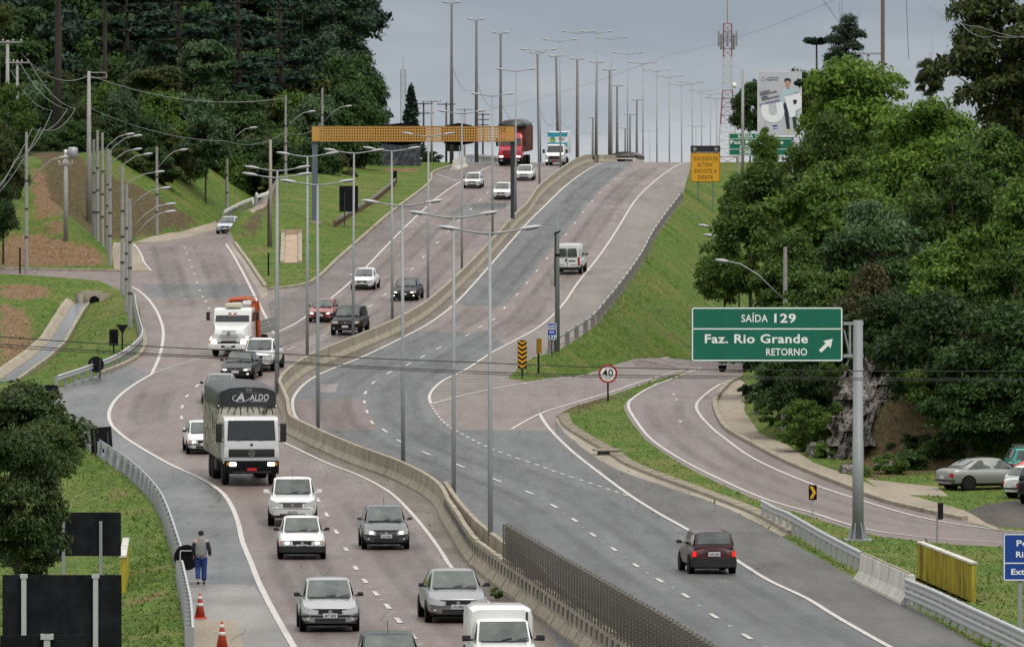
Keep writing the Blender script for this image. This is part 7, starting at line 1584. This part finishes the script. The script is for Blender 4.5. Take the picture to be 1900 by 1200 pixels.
frow(15, -20, 672, 640, lambda u: 110, 180, 125, ['far_dark', 'far_pine', 'far_grey', 'far_dark', 'far_olive'], 'middle')
frow(14, -30, 668, 612, lambda u: 170, 165, 112, ['far_dark', 'far_grey', 'far_olive', 'far_dark', 'far_green'], 'lower')
frow(12, 210, 640, 590, lambda u: 262 if u > 300 else 215, 130, 92, ['far_dark', 'far_green', 'far_dark', 'far_rust'], 'front')
frow(9, 85, 400, 552, lambda u: 172 + max(0, u - 200) * .34, 125, 84, ['far_dark', 'far_green', 'far_dark', 'far_grey', 'far_olive'], 'bank-top')
frow(8, 70, 330, 538, lambda u: 238 + max(0, u - 170) * .38, 62, 60, ['far_dark', 'far_dark', 'far_olive'], 'shrubby foremost')
tree('eucalyptus', 'tall eucalyptus at the right end of the left forest, against the sky', 'euc_a', 622, -70, 200, 140, 655); tree('eucalyptus', 'eucalyptus leaning out over the sky at the forest edge, lower than the tallest', 'euc_b', 672, 135, 320, 100, 640); tree('eucalyptus', 'bushy eucalyptus behind the left end of the yellow beam', 'euc_b', 600, 60, 300, 120, 640); tree('eucalyptus', 'feathery eucalyptus near the top centre of the forest', 'euc_a', 560, -60, 190, 120, 660)
tree('forest_tree', 'rounded bright green tree at the foot of the left forest behind the brown cutting', 'far_green', 322, 285, 405, 95, 582); tree('forest_tree', 'light green tree below the yellow beam beside the dark hoarding', 'bright_b', 668, 272, 318, 60, 634); tree('forest_tree', 'silvery leaved tree high in the left forest', 'far_grey', 385, 75, 175, 95, 618); tree('forest_tree', 'olive domed tree in the heart of the left forest', 'far_olive', 290, 118, 185, 105, 612)
tree('forest_tree', 'dark green tree at the left edge beside the leaning power poles', 'green_b', 18, 155, 330, 105, 470); tree('forest_tree', 'brown-green shrub tree at the left edge below the power poles', 'olive_a', 5, 225, 420, 100, 455); tree('forest_tree', 'yellowish tree top in the upper left corner', 'far_olive', 0, 0, 70, 50, 490); tree('forest_tree', 'dark leafy tree at the left edge above the bare earth', 'dark_a', -5, 330, 480, 80, 450)
# cypress
rng = np.random.RandomState(40); cl = [(np.array([rng.normal() * .15 * (1 - t) * 2, rng.normal() * .3 * (1 - t), t * 9 - 4.5]), np.array([.25 + 1.0 * (1 - t) ** .7, .25 + 1.0 * (1 - t) ** .7, .8])) for t in np.linspace(.02, .98, 24)]
PROTO['cypress'] = (leaves_mesh('crown', cl, 18000, .16, LM['pine'], 41, inner=.3), PROTO['bush_dark'][1], 1.25, 4.9, .6)
tree('cypress', 'slim dark cypress standing against the sky behind the yellow beam', 'cypress', 763, 152, 300, 44, 690)
# araucarias: bare trunk and tiers of up-curved branches with tufts at their ends
def araucaria(label, u, vt, vb, d, wpx, tiers, seed, r=.3, kind='pine', first=.55):
    s = F / d; x = (u - CU) / s; z0 = min(gz(x, d), (HV - vb) / s); h = (HV - vt) / s - z0; root = thing('araucaria', label, 'tree', (x, d, z0), group='araucaria pines of the left forest'); rng = np.random.RandomState(seed)
    mb = MB(); mb.smooth = True; mb.tube([(0, 0, -.5), (.1, 0, h * .5), (0, 0, h)], [r, r * .8, r * .35], 9); tk = mb.build('trunk', BARK, root); R_ = wpx / s / 2; cl = []; bb = MB()
    for k in range(tiers):
        t = k / max(1, tiers - 1); z = h * (first + (1 - first) * t); Rt = R_ * (1 - .45 * t) * rng.uniform(.85, 1.1); nb = 9
        for j in range(nb):
            a = 2 * math.pi * (j + rng.rand() * .6) / nb; q = Rt * rng.uniform(.8, 1.05); e = (q * math.cos(a), q * math.sin(a), z + q * .12)
            bb.tube([(0, 0, z - .1), (e[0] * .55, e[1] * .55, z - q * .10), e], [.10, .07, .04], 4)
            for w_ in (.62, .82, 1.0): cl.append((np.array([e[0] * w_, e[1] * w_, z - q * .05 + q * .17 * w_ * w_ + .15]), np.array([.75, .75, .42]) * (Rt / 4.2) * (.6 + .6 * w_)))
    mb2_ = bb.mesh('branches', BARK); bm_ = bmesh.new(); bm_.from_mesh(tk.data); bm_.from_mesh(mb2_); bm_.to_mesh(tk.data); bm_.free(); bpy.data.meshes.remove(mb2_); link('crown', leaves_mesh('crown', cl, 14000, .20, LM[kind], seed + 1, inner=.2), root); return root
araucaria('araucaria with flat tiers of branches against the paler forest, left of the eucalyptus', 441, -40, 330, 622, 150, 6, 51, .42, first=.42)
araucaria('tallest thick bare trunk at the left, its crown above the picture', 106, -160, 290, 540, 190, 4, 52, .40, first=.82); araucaria('thinner dark bare trunk right of the thick one at the left', 193, -130, 275, 560, 150, 4, 53, .24, first=.80)
araucaria('araucaria crown at the upper centre of the left forest', 330, -60, 300, 640, 150, 6, 54, .35, first=.55); araucaria('araucaria crown near the upper left corner', 235, -50, 300, 650, 140, 5, 55, .3, first=.6); araucaria('araucaria beside the eucalyptus at the forest edge', 520, -20, 300, 632, 130, 6, 56, .3, first=.5); araucaria('distant spreading araucaria on the skyline beside the pointed conifer', 1515, 80, 200, 535, 90, 2, 57, .2, first=.80)

# ---------------------------------------------------------------- rock face on the right
from mathutils import noise as mnoise
RK = NT('rock'); _n = RK.noise(.9, 8, stretch=(1.4, 1, .55), rough=.75); _v = RK.n('ShaderNodeTexVoronoi', feature='DISTANCE_TO_EDGE'); _v.inputs['Scale'].default_value = 1.0; _mp = RK.n('ShaderNodeMapping'); _mp.inputs['Scale'].default_value = (1.8, 1, .7); _mp.inputs['Rotation'].default_value = (.3, .4, .2); RK.l(RK.n('ShaderNodeTexCoord').outputs['Object'], _mp.inputs[0]); RK.l(_mp.outputs[0], _v.inputs['Vector'])
_c = RK.ramp(_n, [(.34, (.060, .054, .048)), (.50, (.20, .185, .168)), (.66, (.38, .36, .335)), (.8, (.25, .165, .115))]); RKM = RK.set(Base_Color=RK.mix(1.0, _c, RK.ramp(_v.outputs['Distance'], [(0, (.25,) * 3), (.07, (1,) * 3)]), 'MULTIPLY'), Roughness=.92, Specular_IOR_Level=.2); RK.bump(_n, 1.0, .3)
def rock(label, poly_c, ru, rv, d, seed, depth=1.8, name='boulder', n=22, amp=.5):
    n = n * 2
    s = F / d; x = (poly_c[0] - CU) / s; z = (HV - poly_c[1]) / s; root = MB(); root.smooth = False; rx, rz = ru / s, rv / s; vs = []; m = n // 2
    for i in range(m + 1):
        th_ = math.pi * i / m
        for j in range(n):
            ph = 2 * math.pi * j / n; q = Vector((math.sin(th_) * math.cos(ph), math.sin(th_) * math.sin(ph), math.cos(th_))); q = Vector([math.copysign(abs(c) ** .75, c) for c in q])
            pq = Vector((q.x * 1.5 + seed, q.y * 1.5, q.z * 1.1)); w_ = mnoise.ridged_multi_fractal(pq, .9, 2.3, 6, 1.0, 2.0) * .45 - .45 + .25 * mnoise.cell(pq * 4.0) * .6; k = 1 + amp * w_; vs.append((q.x * rx * k, q.y * depth * k, q.z * rz * k))
    fs = [(i * n + j, i * n + (j + 1) % n, (i + 1) * n + (j + 1) % n, (i + 1) * n + j) for i in range(m) for j in range(n)]
    root.add(vs, fs); o = root.build(name, RKM, None, loc=(x, d, z)); return tag(o, label, 'rock')
def rock_wall():
    nu, nv = 110, 90; vs = []; idx = {}; fs = []; rim = [(1528, 868), (1540, 790), (1548, 730), (1558, 680), (1590, 648), (1630, 640), (1672, 668), (1692, 716), (1704, 770), (1704, 815), (1682, 855), (1625, 872)]
    pol = np.array(rim, float); us = np.linspace(1520, 1706, nu); vv = np.linspace(632, 880, nv); UU, VV = np.meshgrid(us, vv); jx = np.array([[mnoise.noise(Vector((u * .07, v * .07, 3.1))) for u in us] for v in vv]) * 16
    ok = inside((UU + jx).ravel(), (VV + jx * .7).ravel(), pol).reshape(UU.shape)
    for a in range(nv):
        for b in range(nu):
            u, v = us[b], vv[a]; q = Vector(((u + v * .25) * .022, 0, (v - u * .18) * .011)); k = mnoise.ridged_multi_fractal(q * 1.3 + Vector((2.2, 0, 0)), .85, 2.2, 7, 1.0, 2.0); c = mnoise.cell(Vector((u * .06 + v * .02, v * .035, 1.7)))
            d = 273.5 + (872 - v) / 232 * 9.0 + abs(u - 1600) / 100 * 1.2 - .95 * k - .6 * c; idx[a, b] = len(vs); vs.append(wp(u, v, d))
    back = {}
    for a in range(nv - 1):
        for b in range(nu - 1):
            if ok[a, b] and ok[a + 1, b] and ok[a, b + 1] and ok[a + 1, b + 1]: fs.append((idx[a, b], idx[a + 1, b], idx[a + 1, b + 1], idx[a, b + 1]))
    es = {}
    for f in fs:
        for k in range(4): e = (f[k], f[(k + 1) % 4]); es[e] = 1
    for (a, b) in list(es):
        if (b, a) not in es:
            for q in (a, b):
                if q not in back: back[q] = len(vs); vs.append((vs[q][0] + .5, vs[q][1] + 6.0, vs[q][2] - .3))
            fs.append((b, a, back[a], back[b]))
    used = sorted({i for f in fs for i in f}); mp_ = {o: n for n, o in enumerate(used)}; ctr = Vector(wp(1605, 868, 274)); m_ = MB(); m_.add([Vector(vs[o]) - ctr for o in used], [tuple(mp_[i] for i in f) for f in fs])
    return tag(m_.build('rock_face', RKM, None, loc=ctr), 'tall grey-brown craggy rock face behind the big sign pole', 'rock')
rock_wall()
for i, (u, v, a, b) in enumerate(((1512, 838, 15, 17), (1640, 866, 18, 13), (1572, 872, 14, 10), (1690, 862, 16, 9), (1526, 822, 10, 11))): rock('weathered boulder at the foot of the right hill, %s from the ramp side' % ORD[i], (u, v), a, b, G(u, v + b * .5).y, 10 + i * 2.7, a / 40, 'boulder', 18, .5)
# ---------------------------------------------------------------- grass tufts on the verges (uncountable)
def tufts():
    rng = np.random.RandomState(9); n = 90000; Y = rng.uniform(130, 470, n) ** 1.0; X = rng.uniform(-.095, .092, n) * Y; ok = np.ones(n, bool)
    for key, poly in REG:
        lo, hi = poly.min(0) - .1, poly.max(0) + .1; c = np.where(ok & (X > lo[0]) & (X < hi[0]) & (Y > lo[1]) & (Y < hi[1]))[0]
        if len(c): ok[c[inside(X[c], Y[c], poly)]] = False
    X, Y = X[ok], Y[ok]; k = len(X); Z = Zg(X, Y); h = rng.uniform(.03, .10, k) * rng.choice([.6, 1, 1, 2.2], k, p=[.3, .35, .32, .03]); a = rng.uniform(0, math.pi, k); wd = rng.uniform(.03, .09, k); le = rng.normal(size=(k, 2)) * .08
    v = np.stack([np.column_stack([X - wd * np.cos(a), Y - wd * np.sin(a), Z - .03]), np.column_stack([X + wd * np.cos(a), Y + wd * np.sin(a), Z - .03]), np.column_stack([X + le[:, 0], Y + le[:, 1], Z + h])], axis=1).reshape(-1, 3)
    me = bpy.data.meshes.new('grass_tufts'); me.from_pydata(v.tolist(), [], np.arange(3 * k).reshape(-1, 3).tolist()); me.materials.append(leaf_mat('grass_blades', (.060, .105, .017), (.100, .160, .027), (.160, .215, .048), trans=.5)); tag(link('grass_tufts', me), kind='stuff')
tufts()
# litter, road debris
def scatter_bits():
    rng = np.random.RandomState(12); mb = MB(); bands = [B_EDGE, GUT_BASE, ISL_R[:6], KERB_RET[:8], R_LEFT, NEAR_R[2:9]]
    for l in bands:
        ws = wline(l, 1.6)
        for p in ws:
            for _ in range(1):
                q = p + Vector((rng.normal() * .45, rng.normal() * .6, 0)); s_ = rng.uniform(.012, .035); mb.box((q.x, q.y, gz(q.x, q.y) + s_ * .4), (s_ * rng.uniform(1, 3), s_, s_), rng.uniform(0, 3))
    tag(mb.build('roadside_debris', simple('debris', (.11, .09, .07), .9, var=.5), fix=False), kind='stuff')
scatter_bits()

# ---------------------------------------------------------------- pedestrian and cones
def skin_fig(name, V, E, mats, parent, loc=(0, 0, 0), sub=2):
    me = bpy.data.meshes.new(name); me.from_pydata([v[0] for v in V], E, []); o = link(name, me, parent, loc); me.materials.append(mats)
    o.modifiers.new('skin', 'SKIN'); sd = me.skin_vertices[0].data if me.skin_vertices else None
    if sd is not None:
        for i, v in enumerate(V): r = v[1]; sd[i].radius = (r, r) if not isinstance(r, tuple) else r; sd[i].use_root = (i == 0)
    m = o.modifiers.new('sub', 'SUBSURF'); m.levels = sub; m.render_levels = sub
    for p_ in me.polygons: p_.use_smooth = True
    return o
pp_ = G(373, 1084); man = thing('person', 'person walking away in a grey hooded vest with black sleeves and blue trousers', 'person', pp_, R(6))
DS = simple('black_sleeve', (.012, .012, .014), .9); GV = simple('grey_fleece', (.19, .19, .19), .95); BT = simple('blue_trousers', (.010, .032, .15), .85, var=.35, scale=9); SHOE = simple('dark_shoes', (.015, .015, .018), .7)
# body, walking away from the camera (faces +y)
V = [((0, 0, .98), (.14, .10)), ((0, .01, 1.15), (.14, .10)), ((0, .0, 1.36), (.16, .105)), ((0, 0, 1.49), (.055, .055)), ((0, .02, 1.55), (.06, .065)), ((0, .035, 1.63), (.085, .10)), ((0, .03, 1.71), (.075, .09)),
     ((-.19, 0, 1.40), .065), ((-.25, .03, 1.14), .05), ((-.24, .13, .92), .038), ((.19, 0, 1.40), .065), ((.27, -.05, 1.14), .05), ((.29, -.02, .90), .038),
     ((-.09, 0, .90), .095), ((-.10, .06, .50), .062), ((-.10, -.16, .14), .045), ((.09, 0, .90), .095), ((.10, .05, .50), .062), ((.10, .08, .08), .045)]
E = [(0, 1), (1, 2), (2, 3), (3, 4), (4, 5), (5, 6), (2, 7), (7, 8), (8, 9), (2, 10), (10, 11), (11, 12), (0, 13), (13, 14), (14, 15), (0, 16), (16, 17), (17, 18)]
skin_fig('body', V, E, SKIN, man)
skin_fig('hooded_vest', [((0, 0, .84), (.20, .15)), ((0, .01, 1.08), (.205, .15)), ((0, 0, 1.34), (.235, .155)), ((0, -.015, 1.48), (.13, .11)), ((0, -.07, 1.52), (.11, .08))], [(0, 1), (1, 2), (2, 3), (3, 4)], GV, man)
for s_, el, wr in ((-1, (-.25, .03, 1.14), (-.24, .12, .94)), (1, (.27, -.05, 1.14), (.29, -.02, .93))): skin_fig('sleeve', [((s_ * .175, 0, 1.40), .105), (el, .068), (wr, .055)], [(0, 1), (1, 2)], DS, man)
skin_fig('trousers', [((0, 0, 1.02), (.185, .14)), ((-.09, 0, .84), .135), ((-.10, .06, .50), .095), ((-.10, -.14, .17), .085), ((.09, 0, .84), .135), ((.10, .05, .50), .095), ((.10, .08, .11), .09)], [(0, 1), (1, 2), (2, 3), (0, 4), (4, 5), (5, 6)], BT, man)
for s_, a, b in ((-1, (-.10, -.20, .10), (-.10, -.10, .02)), (1, (.10, .06, .05), (.10, .24, .035))): skin_fig('shoe', [(a, (.055, .05)), (b, (.045, .03))], [(0, 1)], SHOE, man)
skin_fig('hair', [((0, .0, 1.575), (.085, .075)), ((0, .01, 1.66), (.105, .105)), ((0, .03, 1.76), (.09, .10))], [(0, 1), (1, 2)], DS, man)
def hand(root, c, s_):
    bones = []
    for k, (dx, ln) in enumerate(((-.028, .065), (-.010, .075), (.010, .072), (.027, .058))):
        a = Vector(c) + Vector((0, dx * 1.2, -.03)); skin_fig('finger', [(tuple(a), .0095), (tuple(a + Vector((s_ * .005, .004, -ln * .55))), .009), (tuple(a + Vector((-s_ * .012, .010, -ln))), .0075)], [(0, 1), (1, 2)], SKIN, root, sub=1)
    a = Vector(c) + Vector((0, -.03, .02)); skin_fig('thumb', [(tuple(a), .011), (tuple(a + Vector((-s_ * .008, -.028, -.03))), .010), (tuple(a + Vector((-s_ * .012, -.034, -.058))), .008)], [(0, 1), (1, 2)], SKIN, root, sub=1)
hand(man, (-.24, .14, .90), -1); hand(man, (.29, -.02, .88), 1)
CO = simple('cone_orange', (.42, .050, .022), .55)
def cone(u, v, lb_):
    p = G(u, v); r_ = thing('traffic_cone', lb_, 'traffic cone', p); m_ = MB(); m_.box((0, 0, .025), (.40, .40, .05), taper=.94); m_.build('base', CO, r_)
    m_ = MB(); m_.smooth = True; m_.tube([(0, 0, .05), (0, 0, .72), (0, 0, .75)], [.155, .035, .02], 18); m_.build('body', CO, r_)
    for z0_, z1_ in ((.36, .46), (.56, .66)): f_ = lambda z: .157 - (z - .05) * .179; m_ = MB(); m_.smooth = True; m_.tube([(0, 0, z0_), (0, 0, z1_)], [f_(z0_) + .004, f_(z1_) + .004], 18); m_.build('white_band', simple('cone_band', (.55, .53, .50), .6), r_)
cone(371, 1147, 'orange and white traffic cone just below the pedestrian'); cone(412, 1203, 'orange and white traffic cone at the bottom edge of the picture')
